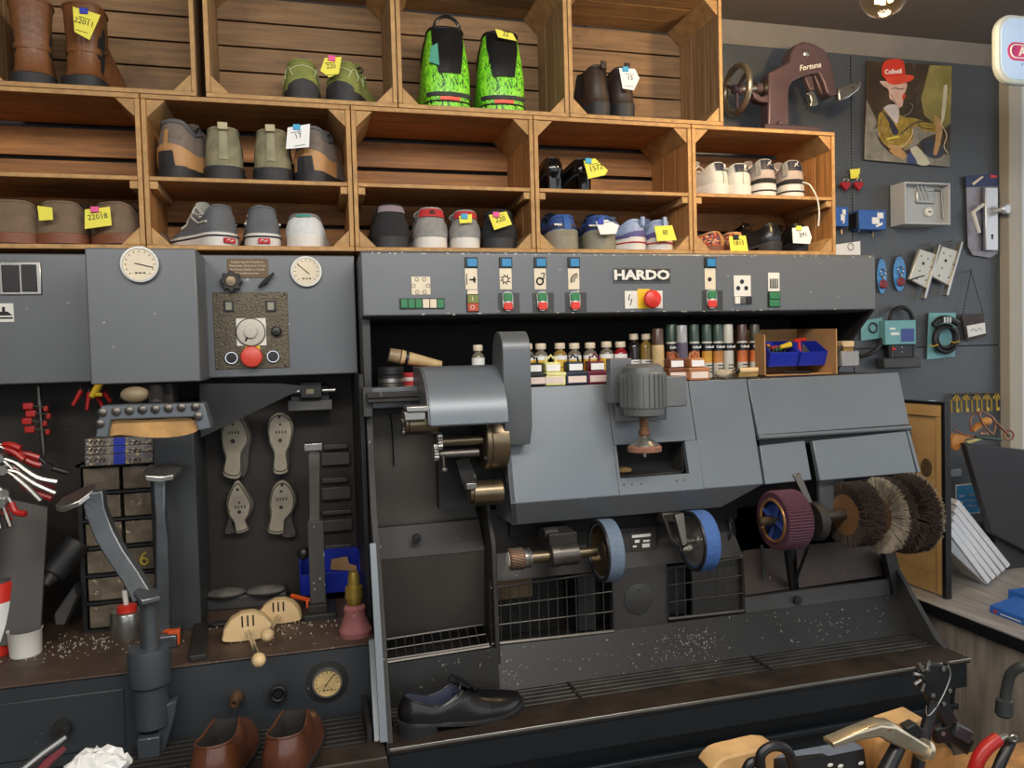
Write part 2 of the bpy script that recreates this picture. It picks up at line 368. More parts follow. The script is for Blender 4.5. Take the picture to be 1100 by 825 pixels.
# ================================================================== SHOES
def sm(t): t = max(0, min(1, t)); return t*t*(3-2*t)
def lerp(a, b, t): return a+(b-a)*t
class Shoe:
    N = 22; NV = 9
    def __init__(s, label, loc, rz, L=.25, W=.10, hr=.84, hc=.075, hs=.058, hv=.075, ht=.045, yt=.5, th=.022, hh=.008, kin=.86, name='sneaker', cat='shoe', group='shoes on the crate shelves', pinch=0, lean=0, toe=1.0):
        s.__dict__.update(locals()); s.L = L = min(L, 2.311-loc[1]) if group == 'shoes on the crate shelves' else L; s.root = thing(name, label, cat, loc, rz, group)
    def half(s, yy):
        hr = s.hr
        tab = [(0,0),(.012,.42*hr),(.04,.72*hr),(.09,.92*hr),(.18,hr),(.34,hr),(.5,.5*(hr+1)),(.68,1),(.8,.97),(.89,.8),(.95,.56),(.985,.27),(1,0)]
        for (a, p), (b, q) in zip(tab, tab[1:]):
            if yy <= b: return s.W/2*lerp(p, q, (yy-a)/(b-a))
        return 0
    def zf(s, yy): return s.th+s.hh*sm(1-yy/.62)+.008*max(0, (yy-.75)/.25)**2
    def bt(s, u):   # u in [-1,1]: base and top point
        t = abs(u); sd = 1 if u >= 0 else -1; yy = (1-math.cos(math.pi*t))/2; h = s.half(yy)
        B = Vector((sd*h, yy*s.L, s.zf(yy)))
        q = yy/s.yt
        xt = s.half(min(yy, s.yt))*s.kin*(1-.35*min(1, q)**3); 
        if q <= 1:
            z = lerp(s.hc, s.hs, sm(q/.55)) if q < .55 else lerp(s.hs, s.hv, sm((q-.55)/.45))
            T = Vector((sd*xt, .012+yy*s.L*.96, z))
        else:
            e = (yy-s.yt)/(1-s.yt); wgt = sm(e/.16)
            T = Vector((sd*lerp(xt, 0, wgt), .012+yy*s.L*.96-.05*s.L*e, lerp(s.hv, s.ht, e**.75)))
        T.y += s.lean*T.z
        return B, T, yy
    def surf(s, u, v):
        B, T, yy = s.bt(u); a = v*math.pi/2; wd = sm((yy-.25*s.yt)/(s.yt*.9))
        hor = lerp(v**1.4, (1-math.cos(a)), wd); ver = lerp(v, math.sin(a), wd)
        p = Vector((lerp(B.x, T.x, hor), lerp(B.y, T.y, hor), lerp(B.z, T.z, ver)))
        bl = .005*math.sin(math.pi*v)*(1-wd); c = Vector((0, .35*s.L, p.z)); d = (p-c); d.z = 0
        if d.length > 1e-4:
            d.normalize(); p += d*(bl-s.pinch*math.sin(math.pi*min(1, v)**.6)*(1-sm((yy-.2)/.5)))
        return p
    def sheet(s, u0, u1, v0, v1, off=0, nu=None, nv=None, top=None, taper=None):
        nu = nu or max(3, int(abs(u1-u0)*s.N*1.2)); nv = nv or 6; V = []; F = []
        for j in range(nv+1):
            for i in range(nu+1):
                u = lerp(u0, u1, i/nu)*(1 if taper is None else lerp(taper, 1, j/nv)); ve = v1 if top is None else top(u); v = lerp(v0, ve, j/nv); p = s.surf(u, v)
                if off:
                    e = .004; du = s.surf(min(1, u+e), v)-s.surf(max(-1, u-e), v); dv = s.surf(u, min(1, v+.02))-s.surf(u, max(0, v-.02)); n = du.cross(dv)
                    if n.length > 1e-12: p = p+n.normalized()*off
                V.append(p)
        w_ = nu+1
        for j in range(nv):
            for i in range(nu): F.append((j*w_+i, j*w_+i+1, (j+1)*w_+i+1, (j+1)*w_+i))
        return V, F
    def part(s, nm, g, mat, **k): return obj(nm, g, mat, s.root, world=False, **k)
    def upper(s, mat): s.up = s.part('upper', s.sheet(-1, 1, 0, 1, 0, 2*s.N, s.NV), mat, smooth=60); return s
    def patch(s, nm, u0, u1, v0, v1, mat, off=.0018, top=None, taper=None): s.part(nm, s.sheet(u0, u1, v0, v1, off, nu=12, top=top, taper=taper), mat, smooth=60); return s
    def collar_pts(s, n=26, du=0):
        ut = math.acos(1-2*s.yt*.98)/math.pi; return [s.surf(lerp(-ut, ut, i/n), 1) for i in range(n+1)], ut
    def lining(s, mat, cmat=None, r=.0035):
        pts, ut = s.collar_pts(); c = sum(pts, Vector())/len(pts)
        rings = []
        for k, (f, zz) in enumerate(((.0, None), (.10, -.006), (.12, .5), (.2, 0))):
            ring = []
            for p in pts:
                q = p+(Vector((c.x, c.y, p.z))-p)*f
                if k == 1: q.z -= .006
                if k == 2: q.z = lerp(s.th+.012, p.z, .5)
                if k == 3: q.z = s.zf(q.y/s.L)+.008
                ring.append(q)
            rings.append(ring)
        n = len(pts); V = [p for r_ in rings for p in r_]; F = []
        for k in range(3):
            for i in range(n): F.append((k*n+i, k*n+(i+1) % n, (k+1)*n+(i+1) % n, (k+1)*n+i))
        F.append(tuple(range(3*n, 4*n)))
        s.part('lining', (V, F), mat, smooth=60)
        s.part('collar', tube(pts, r, 6), cmat or mat, smooth=60); return s
    def tongue(s, mat, up=.025, back=.02, wid=.42):
        y0 = .012+s.yt*s.L*.96+s.lean*s.hv; w2 = s.W/2*wid; V = []; F = []
        for j in range(5):
            e = j/4; y = lerp(y0+.03, y0-back, e); z = lerp(s.hv-.012, s.hv+up, e)
            for i in range(5): a = (i-2)/2; V.append(Vector((a*w2*(1-.15*e*abs(a)), y+.008*a*a, z-.004*a*a)))
        for j in range(4):
            for i in range(4): F.append((j*5+i, j*5+i+1, (j+1)*5+i+1, (j+1)*5+i))
        V2 = [v+Vector((0, .005, .002)) for v in V]; k = len(V)
        g = (V+V2, F+[tuple(i+k for i in f)[::-1] for f in F])
        s.part('tongue', g, mat, smooth=60); return s
    def laces(s, mat, n=4, r=.0022):
        g = []
        for k in range(n):
            yy = s.yt+.03+k*.055; y = yy*s.L; e = (yy-s.yt)/(1-s.yt); z = lerp(s.hv, s.ht, e**.75)+.004; w2 = s.W*.2
            g.append(tube([(-w2, y, z-.006), (0, y-.006, z+.002), (w2, y, z-.006)], r, 5))
        y = s.yt*s.L+.004
        for sd in (-1, 1): g.append(tube(spline([(0, y, s.hv+.006), (sd*.02, y-.004, s.hv+.02), (sd*.034, y-.012, s.hv+.004), (sd*.008, y, s.hv+.004)], 5), r*.9, 5))
        s.part('laces', join(*g), mat, smooth=60); return s
    def outline(s, k=1.0, n=36): 
        o = []
        for i in range(n):
            u = -1+2*i/n; B, _, yy = s.bt(u); c = Vector((0, s.L*.5, 0)); p = Vector((B.x, B.y, 0)); d = p-c; o.append((c+d*k+d.normalized()*0, yy))
        return o
    def sole(s, mat, flare=1.05, band=None, heel=None, z0=0, name='sole'):
        o = s.outline(flare); n = len(o)
        if heel is None:
            rings = [[Vector((p.x*.97, p.y, z0+.008*max(0, (yy-.78)/.22)**2)) for p, yy in o], [Vector((p.x, p.y, z0+.004+.008*max(0, (yy-.78)/.22)**2)) for p, yy in o], [Vector((p.x, p.y, s.zf(yy)+.002)) for p, yy in o], [Vector((p.x*.9, s.L*.5+(p.y-s.L*.5)*.93, s.zf(yy)+.006)) for p, yy in o]]
        else:
            tk = .006; rings = [[Vector((p.x, p.y, max(z0, s.zf(yy)-tk))) for p, yy in o], [Vector((p.x, p.y, s.zf(yy)+.001)) for p, yy in o], [Vector((p.x*.9, s.L*.5+(p.y-s.L*.5)*.93, s.zf(yy)+.004)) for p, yy in o]]
        V = [p for r in rings for p in r]; F = [tuple(range(n))[::-1], tuple(range((len(rings)-1)*n, len(rings)*n))]
        for k in range(len(rings)-1):
            for i in range(n): F.append((k*n+i, k*n+(i+1) % n, (k+1)*n+(i+1) % n, (k+1)*n+i))
        so = s.part(name, (V, F), mat, smooth=50)
        if heel:   # heel block under the back
            hy, hm = heel; pts = [p for p, yy in o if p.y <= hy*s.L]; pts = sorted(pts, key=lambda p: p.x)
            left = sorted([p for p in pts if p.x < 0], key=lambda p: -p.y); right = sorted([p for p in pts if p.x >= 0], key=lambda p: p.y)
            loop = left+right; m_ = len(loop)
            V = [Vector((p.x*.95, p.y+.002, 0)) for p in loop]+[Vector((p.x, p.y, s.zf(p.y/s.L)-.004)) for p in loop]
            F = [tuple(range(m_))[::-1], tuple(range(m_, 2*m_))]+[(i, (i+1) % m_, (i+1) % m_+m_, i+m_) for i in range(m_)]
            s.part('heel', (V, F), hm, smooth=40)
        if band:
            o2 = s.outline(flare+.012); zt, bm_ = band; path = [Vector((p.x, p.y, s.zf(yy)*zt)) for p, yy in o2]
            s.part('foxing_stripe', tube(path, .0022, 5, closed=True), bm_, smooth=60)
        return s
def paper_tag(owner, px, Y, mat, lab=None, txt=None, clip=None, scrib=2):
    pts = [P(x, y, Y) for x, y in px]; t = obj('repair_tag', slab(pts, .0008), mat, owner, smooth=0, label=lab)
    c = sum(pts, Vector())/len(pts); w_ = max(p.x for p in pts)-min(p.x for p in pts)
    r = (pts[1]-pts[0]); r.y = 0; r.normalize(); u = Vector((-r.z, 0, r.x))
    if txt: text('tag_writing', txt, w_*.30, m_ink, t, c+Vector((0, -.0012, .002)), right=r, up=u, ext=.0002, off=-.0001)
    for k in range(scrib):
        a = c+u*(-w_*(.24+.11*k) if k else w_*.2)
        if clip is not False: obj('tag_scribble', tube([a-r*w_*.25+Vector((0,-.001,0)), a+r*w_*.2+Vector((0,-.001,0))], .0006, 4), m_ink, t)
    if clip: 
        a = pts[0]*.6+pts[1]*.4; obj('tag_clip', box(a.x-.009, a.x+.009, Y-.004, Y+.003, a.z-.010, a.z+.004), clip, t, bev=.001)
    return t
F_UP, F_SH, F_LO = UZ+T, SHELF, MZ+T
def at(hx, by, z, Y=2.092): p = P(hx, by, Y); return (p.x, Y, z)
R = math.radians
# --- shoe materials
b_leather = M('brown_boot_leather', (120,76,44), .42, 0, .3, 10, bump=.25, bscale=60, dirt=(70,42,26), dscale=12)
dk_leather = M('dark_brown_leather', (58,47,42), .36, 0, .2, 10, bump=.15, bscale=60)
bk_leather = M('black_leather', (24,23,24), .3, 0, .2, 10, bump=.12, bscale=70, coat=.15)
bk_patent = M('black_patent', (14,14,16), .12, 0, .1, 6, coat=.4)
rub_b = M('black_rubber', (38,38,40), .62, 0, .15, 30, bump=.15, bscale=90)
rub_w = M('white_rubber', (214,210,202), .55, 0, .08, 20)
olive = M('olive_suede', (128,134,68), .85, 0, .2, 40, bump=.2, bscale=160)
olive_l = M('pale_green_stitch', (190,200,150), .7, 0, .05)
taupe = M('taupe_mesh', (116,104,94), .8, 0, .18, 60, bump=.2, bscale=220)
tan = M('tan_leather', (178,132,84), .55, 0, .18, 14, bump=.1)
suede_g = M('worn_green_grey_suede', (132,126,98), .85, 0, .3, 16, bump=.2, bscale=160, dirt=(88,82,66), dscale=22)
suede_br = M('brown_suede', (120,100,80), .88, 0, .2, 20, bump=.25, bscale=200)
stack_l = M('stacked_leather_sole', (122,72,48), .55, 0, .2, 40, stretch=(1,1,8))
suede_gr = M('grey_suede', (98,100,104), .88, 0, .15, 26, bump=.2, bscale=220)
navy = M('navy_leather', (40,44,62), .5, 0, .1)
white_l = M('off_white_leather', (206,204,192), .5, 0, .06, 12, bump=.08)
knit_b = M('black_knit', (36,36,38), .9, 0, .2, 60, bump=.25, bscale=260)
knit_g = M('grey_knit', (142,140,136), .9, 0, .16, 60, bump=.25, bscale=260)
redsh = M('red_fabric', (186,44,48), .7, 0, .12)
blue_m = M('blue_trail_mesh', (44,72,132), .75, 0, .2, 60, bump=.2, bscale=220)
khaki = M('khaki_rubber', (134,130,112), .7, 0, .15, 30)
lblue = M('pale_blue_mesh', (150,166,196), .8, 0, .12, 60, bump=.2, bscale=220)
purple = M('purple_fabric', (92,84,138), .7, 0, .12)
pinkg = M('pink_grey_mesh', (176,160,152), .8, 0, .1, 60)
brn_dress = M('chestnut_leather', (94,55,36), .3, 0, .28, 7, coat=.25, dirt=(70,34,22), dscale=9)
lin_d = M('dark_lining', (36,32,30), .9, 0, .2, 30)
lin_g = M('grey_lining', (120,118,116), .95, 0, .15, 60)
lin_t = M('tan_lining', (150,112,72), .7, 0, .15, 20)
def neonmat():
    m = M('neon_green_print', (120,214,40), .45, 0, 0); nt = m.node_tree; n = nt.nodes; L = nt.links
    tc = n.new('ShaderNodeTexCoord'); mp = n.new('ShaderNodeMapping'); mp.inputs['Scale'].default_value = (3, 3, 1); L.new(tc.outputs['Object'], mp.inputs[0])
    ns = n.new('ShaderNodeTexNoise'); ns.inputs['Scale'].default_value = 60; ns.inputs['Detail'].default_value = 4; ns.inputs['Distortion'].default_value = 1.2; L.new(mp.outputs[0], ns.inputs['Vector'])
    rp = n.new('ShaderNodeValToRGB'); e = rp.color_ramp; e.elements[0].position = .40; e.elements[0].color = (*lin((20,44,16)), 1); e.elements[1].position = .46; e.elements[1].color = (*lin((110,206,36)), 1)
    k = e.elements.new(.62); k.color = (*lin((150,232,50)), 1); k = e.elements.new(.70); k.color = (*lin((200,240,110)), 1)
    L.new(ns.outputs['Fac'], rp.inputs[0]); L.new(rp.outputs[0], n['Principled BSDF'].inputs['Base Color']); return m
neon = neonmat()
def wovenmat():
    m = M('woven_multicolour', (150,60,60), .85, 0, 0); nt = m.node_tree; n = nt.nodes; L = nt.links
    tc = n.new('ShaderNodeTexCoord'); mp = n.new('ShaderNodeMapping'); mp.inputs['Scale'].default_value = (1, 1, 2.2); L.new(tc.outputs['Object'], mp.inputs[0])
    v = n.new('ShaderNodeTexVoronoi'); v.inputs['Scale'].default_value = 170; L.new(mp.outputs[0], v.inputs['Vector'])
    rp = n.new('ShaderNodeValToRGB'); rp.color_ramp.interpolation = 'CONSTANT'; e = rp.color_ramp
    e.elements[0].color = (*lin((40,34,60)), 1); e.elements[1].position = .3; e.elements[1].color = (*lin((176,50,48)), 1)
    for p_, c_ in ((.5,(210,190,160)), (.65,(60,90,110)), (.8,(200,120,60))): k = e.elements.new(p_); k.color = (*lin(c_), 1)
    sp = n.new('ShaderNodeSeparateColor'); L.new(v.outputs['Color'], sp.inputs[0]); L.new(sp.outputs[0], rp.inputs[0]); L.new(rp.outputs[0], n['Principled BSDF'].inputs['Base Color']); return m
woven = wovenmat()
# --- top row
def tall_boot(hx, by, rz, lean, lab):
    s = Shoe(lab, at(hx, by, F_UP, 2.10), rz, .235, .108, .9, .215, .205, .205, .06, .42, .018, .012, 1.0, 'leather_boot', pinch=.017, lean=lean)
    s.upper(b_leather).lining(lin_d, b_leather).sole(rub_b, 1.06).patch('heel_counter', -.26, .26, 0, .30, b_leather, .002).patch('ankle_strap', -.42, .42, .36, .44, b_leather, .003)
    s.patch('back_strip', -.05, .05, .28, .98, b_leather, .0025)
    p = s.surf(.36, .4); s.part('buckle', torus(p+Vector((.004, 0, 0)), (1, 0, 0), .012, .002, 16, 5), m_brass); return s
tall_boot(36, 88, R(14), .0, 'brown leather boot without tag at the far left of the top row')
s = tall_boot(82, 92, R(-14), .02, 'brown leather boot with yellow repair tag on its shaft')
paper_tag(s.root, [(78,7),(108,16),(96,43),(80,34)], 2.07, m_yelp, 'yellow repair tag', '22011', m_bluebin)
def trail(hx, by, rz, lab):
    s = Shoe(lab, at(hx, by, F_UP), rz, .235, .104, .86, .108, .085, .105, .06, .46, .020, .006, .80, 'trail_shoe')
    s.upper(olive).lining(lin_d, olive).sole(rub_b, 1.06).patch('rubber_heel', -.16, .16, 0, .30, rub_b, .004, top=lambda u: .36-9*u*u).tongue(olive, .03).laces(rub_b)
    for k in (-1, 1):
        for q in range(3): s.part('piping', tube([s.surf(k*lerp(.10+.12*q, .26+.10*q, i/8), .45+.4*math.sin(i/8*2.6)) + Vector((k*.002, -.002, 0)) for i in range(9)], .0014, 5), olive_l)
    s.part('piping', tube([s.surf(lerp(-.16, .16, i/10), .62+.18*math.cos(lerp(-1.4, 1.4, i/10))) + Vector((0, -.003, 0)) for i in range(11)], .0014, 5), olive_l)
    s.part('pull_loop', tube(arc(s.surf(0, 1)+Vector((0, .002, 0)), (1,0,0), (0,0,1), .009, 0, math.pi, 8), .002, 6), taupe); return s
trail(327, 108, R(6), 'olive green trail shoe without tag on the top row')
s = trail(364, 111, R(-26), 'olive green trail shoe with yellow tag on the top row')
paper_tag(s.root, [(349,62),(367,61),(364,79),(354,83),(344,76)], 2.065, m_yelp, 'yellow repair tag', '220', m_pink)
def neonboot(hx, by, rz, lab):
    s = Shoe(lab, at(hx, by, F_UP), rz, .235, .138, .9, .222, .218, .225, .09, .46, .018, .004, .80, 'neon_boot', pinch=-.003)
    s.upper(neon).lining(lin_d, bk_leather, .005).sole(neon, 1.04, band=(.9, rub_b))
    s.patch('back_panel', -.16, .16, .36, 1.0, bk_leather, .004, taper=.5)
    s.patch('heel_strip', -.20, .20, .06, .11, rub_b, .004).patch('red_heel_tab', -.07, .07, .0, .05, M('orange_red_plastic', (232,76,40), .4, 0, .05), .005)
    for k in (-1, 1): s.patch('side_flap', k*.38, k*.5, .5, .98, bk_leather, .004)
    s.tongue(bk_leather, .03, .01); return s
s = neonboot(484, 121, R(2), 'neon green and black boot with black loop handle and teal tag')
p0 = s.surf(0, 1); s.part('loop_handle', tube(arc(p0+Vector((0, .004, -.004)), (1,0,0), (0,0,1), .036, 0, math.pi, 14), .0045, 6), bk_leather)
paper_tag(s.root, [(463,50),(470,46),(472,70),(461,66)], 2.085, m_grn, 'teal clip tag', None, False, 0)
s = neonboot(542, 123, R(-4), 'neon green and black boot with yellow tag on its collar')
paper_tag(s.root, [(532,31),(551,36),(555,44),(535,40)], 2.075, m_yelp, 'yellow repair tag', '22')
def ankle(hx, by, rz, lab):
    s = Shoe(lab, at(hx, by, F_UP), rz, .235, .088, .82, .150, .138, .145, .05, .42, .02, .024, .86, 'ankle_boot', pinch=.006)
    s.upper(dk_leather).lining(lin_d, dk_leather).sole(rub_b, 1.03, heel=(.26, rub_b)).patch('heel_counter', -.24, .24, 0, .34, dk_leather, .002)
    s.patch('elastic_gore', .34, .48, .3, .95, knit_b, .002).patch('elastic_gore', -.48, -.34, .3, .95, knit_b, .002)
    s.part('pull_tab', box(-.009, .009, -.003, .004, .138, .160), dk_leather, bev=.002); return s
ankle(650, 131, R(16), 'dark brown ankle boot without tag, top row')
s = ankle(675, 132, R(8), 'dark brown ankle boot with white tag, top row')
paper_tag(s.root, [(665,73),(682,74),(687,84),(681,97),(669,95)], 2.07, m_paper, 'white repair tag', '15', m_sky)
# --- middle row, upper shelf
def hiker(hx, by, rz, lab):
    s = Shoe(lab, at(hx, by, F_SH), rz, .24, .104, .84, .145, .12, .13, .06, .46, .022, .006, .80, 'hiking_shoe')
    s.upper(taupe).lining(lin_g, M('grey_pad', (92,92,94), .8, 0, .1, 40), .006).sole(rub_b, 1.05).patch('tan_heel', -.42, .42, 0, .48, tan, .003, top=lambda u: .52-.5*abs(u)).patch('heel_clip', -.07, .07, 0, .34, rub_b, .006, taper=1.3)
    s.patch('back_strip', -.04, .04, .34, .8, tan, .004).patch('toe_guard', .55, .98, 0, .5, tan, .002).patch('toe_guard', -.98, -.55, 0, .5, tan, .002); s.tongue(taupe, .03).laces(rub_b); return s
hiker(180, 186, R(-30), 'tan and grey hiking shoe without tag beside the suede boots')
def chel(hx, by, rz, lab):
    s = Shoe(lab, at(hx, by, F_SH), rz, .235, .108, .88, .136, .128, .13, .055, .42, .024, .008, .80, 'suede_boot', pinch=.002)
    s.upper(suede_g).lining(lin_d, suede_g).sole(rub_b, 1.06).patch('rubber_foxing', -.5, .5, 0, .05, rub_b, .004).patch('back_strip', -.05, .05, .2, .98, M('suede_strip', (150,146,118), .85, 0, .25, 20), .003)
    s.part('pull_tab', box(-.012, .012, -.004, .004, .128, .146), M('webbing', (184,172,140), .8, 0, .1), bev=.002)
    for k in (-1, 1): s.patch('elastic_gore', k*.32, k*.48, .35, .95, lin_d, .002)
    return s
chel(241, 187, R(4), 'worn grey green suede boot, left one of its pair')
chel(292, 189, R(-3), 'worn grey green suede boot, right one beside the white tag')
s = hiker(329, 190, R(-28), 'tan and grey hiking shoe with white repair tag')
paper_tag(s.root, [(309,137),(333,133),(332,158),(307,160)], 2.055, m_paper, 'white repair tag', '17', m_sky)
def pump(hx, by, rz, lab):
    s = Shoe(lab, at(hx, by, F_SH), rz, .215, .072, .82, .094, .072, .066, .03, .62, .008, .046, .92, 'high_heel_pump')
    s.upper(bk_patent).lining(lin_d, bk_patent, .0015).sole(rub_b, 1.0, heel=(.06, bk_patent)); 
    s.part('block_heel', lathe((0, .022, .0), (0,0,1), [(0,.017),(.004,.018),(.03,.020),(.052,.027)], 14), bk_patent); s.part('heel_tip', lathe((0, .022, .0), (0,0,1), [(0,.0185),(.005,.0185)], 14), m_white); return s
pump(598, 205, R(6), 'black patent high heel pump without tag')
s = pump(632, 207, R(22), 'black patent high heel pump with yellow tag')
paper_tag(s.root, [(627,173),(639,170),(653,183),(650,188),(632,192)], 2.05, m_yelp, 'yellow repair tag', '1572', m_sky)
def court(hx, by, rz, lab):
    s = Shoe(lab, at(hx, by, F_SH), rz, .235, .092, .84, .098, .074, .09, .05, .48, .028, .003, .84, 'white_sneaker')
    s.upper(white_l).lining(lin_g, white_l).sole(rub_w, 1.05).patch('navy_heel_tab', -.13, .13, .62, .99, navy, .003).patch('back_strip', -.05, .05, .05, .6, white_l, .003).tongue(white_l, .03).laces(rub_w)
    for a in (-25, 0, 25):
        c = s.surf(0, .8)+Vector((0, -.006, 0)); s.part('leaf_emblem', sphere(c+Vector((math.sin(R(a))*.006, 0, .004*math.cos(R(a)))), .0035, 8, 6, (.7, .3, 1.6)), rub_w)
    s.part('emblem_stripes', join(*[box(-.007, .007, s.surf(0,.72).y-.006, s.surf(0,.72).y-.003, s.surf(0,.72).z+.003*k-.003, s.surf(0,.72).z+.003*k-.0015) for k in range(2)]), rub_w); return s
court(779, 213, R(26), 'off-white sneaker with navy heel tab, turned sideways at the left')
court(801, 214, R(12), 'off-white sneaker with navy heel tab, next to the grey runners')
def runner(hx, by, rz, lab):
    s = Shoe(lab, at(hx, by, F_SH), rz, .235, .086, .88, .115, .085, .10, .055, .46, .032, .006, .80, 'running_shoe')
    s.upper(pinkg).lining(lin_g, knit_g).sole(rub_w, 1.05, band=(.5, rub_b)).patch('outsole', -.6, .6, 0, .02, rub_b, .002).patch('dark_band', -.34, .34, .06, .24, knit_b, .003).patch('heel_tab', -.11, .11, .6, .98, navy, .003).patch('silver_edge', -.19, -.12, .4, .98, knit_g, .0035).patch('silver_edge', .12, .19, .4, .98, knit_g, .0035)
    c = s.surf(0, .82)+Vector((0, -.006, 0)); s.part('slash_emblem', join(tube([c+Vector((-.007,0,-.006)), c+Vector((.006,0,.008))], .0016, 5), tube([c+Vector((-.004,0,.004)), c+Vector((.008,0,-.004))], .0012, 5)), rub_w)
    s.tongue(pinkg, .03).laces(rub_w); return s
runner(827, 211, R(6), 'grey and navy running shoe without hanging lace')
s = runner(856, 213, R(-2), 'grey and navy running shoe with a white lace hanging over the shelf')
s_l = [P(862,196,2.075), P(869,198,2.06), P(874,205,2.05), P(878,214,2.045), P(880,228,2.045), P(879,243,2.045)]
obj('hanging_lace', tube(spline(s_l, 5), .0026, 6), rub_w, s.root)
# --- middle row, lower level
def derby(hx, by, rz, lab):
    s = Shoe(lab, at(hx, by, F_LO, 2.10), rz, .24, .128, .9, .108, .082, .10, .055, .5, .024, .004, .8, 'suede_shoe')
    s.upper(suede_br).lining(lin_d, suede_br).sole(stack_l, 1.05, band=(.12, rub_b)).patch('heel_counter', -.36, .36, 0, .6, suede_br, .002, top=lambda u: .62-.9*abs(u)).tongue(suede_br, .02).laces(lin_d); return s
derby(14, 268, R(8), 'brown suede shoe cut by the left edge of the picture')
s = derby(62, 268, R(-4), 'brown suede shoe with small yellow tag, middle of three')
paper_tag(s.root, [(40,221),(56,223),(57,236),(42,237)], 2.075, m_yelp, 'yellow repair tag', None, False, 0)
s = derby(115, 267, R(-24), 'brown suede shoe with large yellow tag')
paper_tag(s.root, [(91,225),(118,222),(120,242),(91,246)], 2.075, m_yelp, 'yellow repair tag', '22018', m_pink, 1)
def skate(hx, by, rz, lab):
    s = Shoe(lab, at(hx, by, F_LO, 2.09), rz, .24, .100, .86, .105, .072, .09, .045, .48, .030, .002, .8, 'skate_shoe')
    s.upper(suede_gr).lining(lin_g, suede_gr).sole(rub_w, 1.05, band=(.82, navy)).tongue(white_l, .035).laces(rub_w)
    s.part('red_heel_label', prism([(a, b+.014) for a, b in rrect(.030, .013, .002)], 'Y', -.012, -.004), redsh, bev=0)
    for k in (-1, 1): s.part('side_stripe', tube([s.surf(k*lerp(.22, .62, i/10), .5+.25*math.sin(i/10*3.0))+Vector((k*.002, 0, .001)) for i in range(11)], .003, 5), white_l)
    s.part('label_scribble', tube([(-.010,-.013,.013),(-.004,-.013,.017),(.002,-.013,.012),(.009,-.013,.016)], .0012, 4), m_paper); return s
skate(245, 268, R(38), 'grey suede skate shoe turned with its toe to the left')
skate(284, 269, R(6), 'grey suede skate shoe seen straight from behind')
s = Shoe('white canvas sneaker with teal label, beside the grey skate shoes', at(327, 270, F_LO, 2.09), R(-6), .235, .108, .86, .086, .066, .075, .045, .5, .03, .002, .84)
s.upper(white_l).lining(lin_g, lin_g, .005).sole(rub_w, 1.05).patch('heel_counter', -.36, .36, 0, .8, M('white_mesh', (208,210,210), .8, 0, .1, 60), .003).patch('teal_label', -.07, .07, .86, 1, M('teal_fabric', (60,150,140), .7), .004).tongue(white_l, .02).laces(rub_w)
def knit(hx, by, rz, mat, lab, tab, tabv, sole, wid=.105, hc=.11):
    s = Shoe(lab, at(hx, by, F_LO, 2.09), rz, .24, wid, .9, hc, hc*.76, hc*.9, .05, .48, .026, .004, .78)
    s.upper(mat).lining(lin_d, mat, .005).sole(sole, 1.03).patch('heel_counter', -.34, .34, .02, .6, mat, .003, top=lambda u: .66-.7*abs(u)).patch('heel_tab', -.16, .16, tabv, 1.0, tab, .004).tongue(mat, .03).laces(mat); return s
knit(423, 270, R(4), knit_b, 'black sneaker with grey and pink heel tab', M('grey_pink_tab', (142,128,136), .7), .78, rub_b, .106, .116)
s = knit(466, 270, R(2), knit_g, 'grey and red sneaker without tag', redsh, .70, rub_w, .098, .110)
c = s.surf(0, .88)+Vector((0, -.007, 0)); s.part('wing_emblem', join(*[box(c.x-.009+.002*k, c.x+.009-.002*k, c.y-.001, c.y+.002, c.z-.006+.004*k, c.z-.004+.004*k) for k in range(3)]), m_ink)
s = knit(502, 270, R(-3), knit_g, 'grey and red sneaker with blue and yellow tag', redsh, .72, rub_w, .090, .105)
paper_tag(s.root, [(493,232),(507,230),(507,239),(494,240)], 2.075, m_yelp, 'yellow and blue tag', None, m_sky, 0)
s = knit(537, 270, R(-12), knit_b, 'black sneaker with yellow tag and pink clip', knit_b, .85, rub_b, .106, .108)
paper_tag(s.root, [(525,231),(544,227),(550,241),(531,247)], 2.065, m_yelp, 'yellow repair tag', '220', m_pink, 1)
def trailb(hx, by, rz, lab):
    s = Shoe(lab, at(hx, by, F_LO, 2.09), rz, .24, .102, .88, .098, .074, .09, .05, .48, .036, .004, .8, 'trail_shoe')
    s.upper(blue_m).lining(lin_d, blue_m, .005).sole(khaki, 1.06).patch('khaki_heel', -.44, .44, 0, .30, khaki, .003, top=lambda u: .34-.3*abs(u)).patch('dark_band', -.4, .4, .40, .58, navy, .003).patch('back_strip', -.05, .05, .3, 1, M('blue_strip', (40,90,160), .6), .004).tongue(navy, .03).laces(navy)
    s.part('side_letters', join(*[box(-.040+.006*k, -.036+.006*k, -.001, .002, .068, .073) for k in range(4)]), m_paper); return s
trailb(610, 270, R(8), 'blue trail shoe with dark band and no tag')
s = trailb(648, 271, R(-4), 'blue trail shoe with rounded white tag')
paper_tag(s.root, [(640,238),(652,236),(665,242),(662,251),(645,252)], 2.06, m_paper, 'white repair tag', None, m_bluebin, 2)
def pale(hx, by, rz, lab):
    s = Shoe(lab, at(hx, by, F_LO, 2.09), rz, .24, .092, .86, .088, .066, .08, .048, .48, .032, .004, .8, 'running_shoe')
    s.upper(lblue).lining(lin_g, lblue, .005).sole(rub_w, 1.05, band=(.62, redsh)).patch('purple_heel', -.42, .42, 0, .40, purple, .003, top=lambda u: .42-.5*abs(u)).tongue(lblue, .03).laces(lblue); s.part('heel_pull', box(-.006, .006, -.008, .002, .07, .098), lblue, bev=.002); return s
pale(690, 271, R(34), 'pale blue running shoe with red sole line, no tag')
s = pale(714, 271, R(6), 'pale blue running shoe with yellow tag')
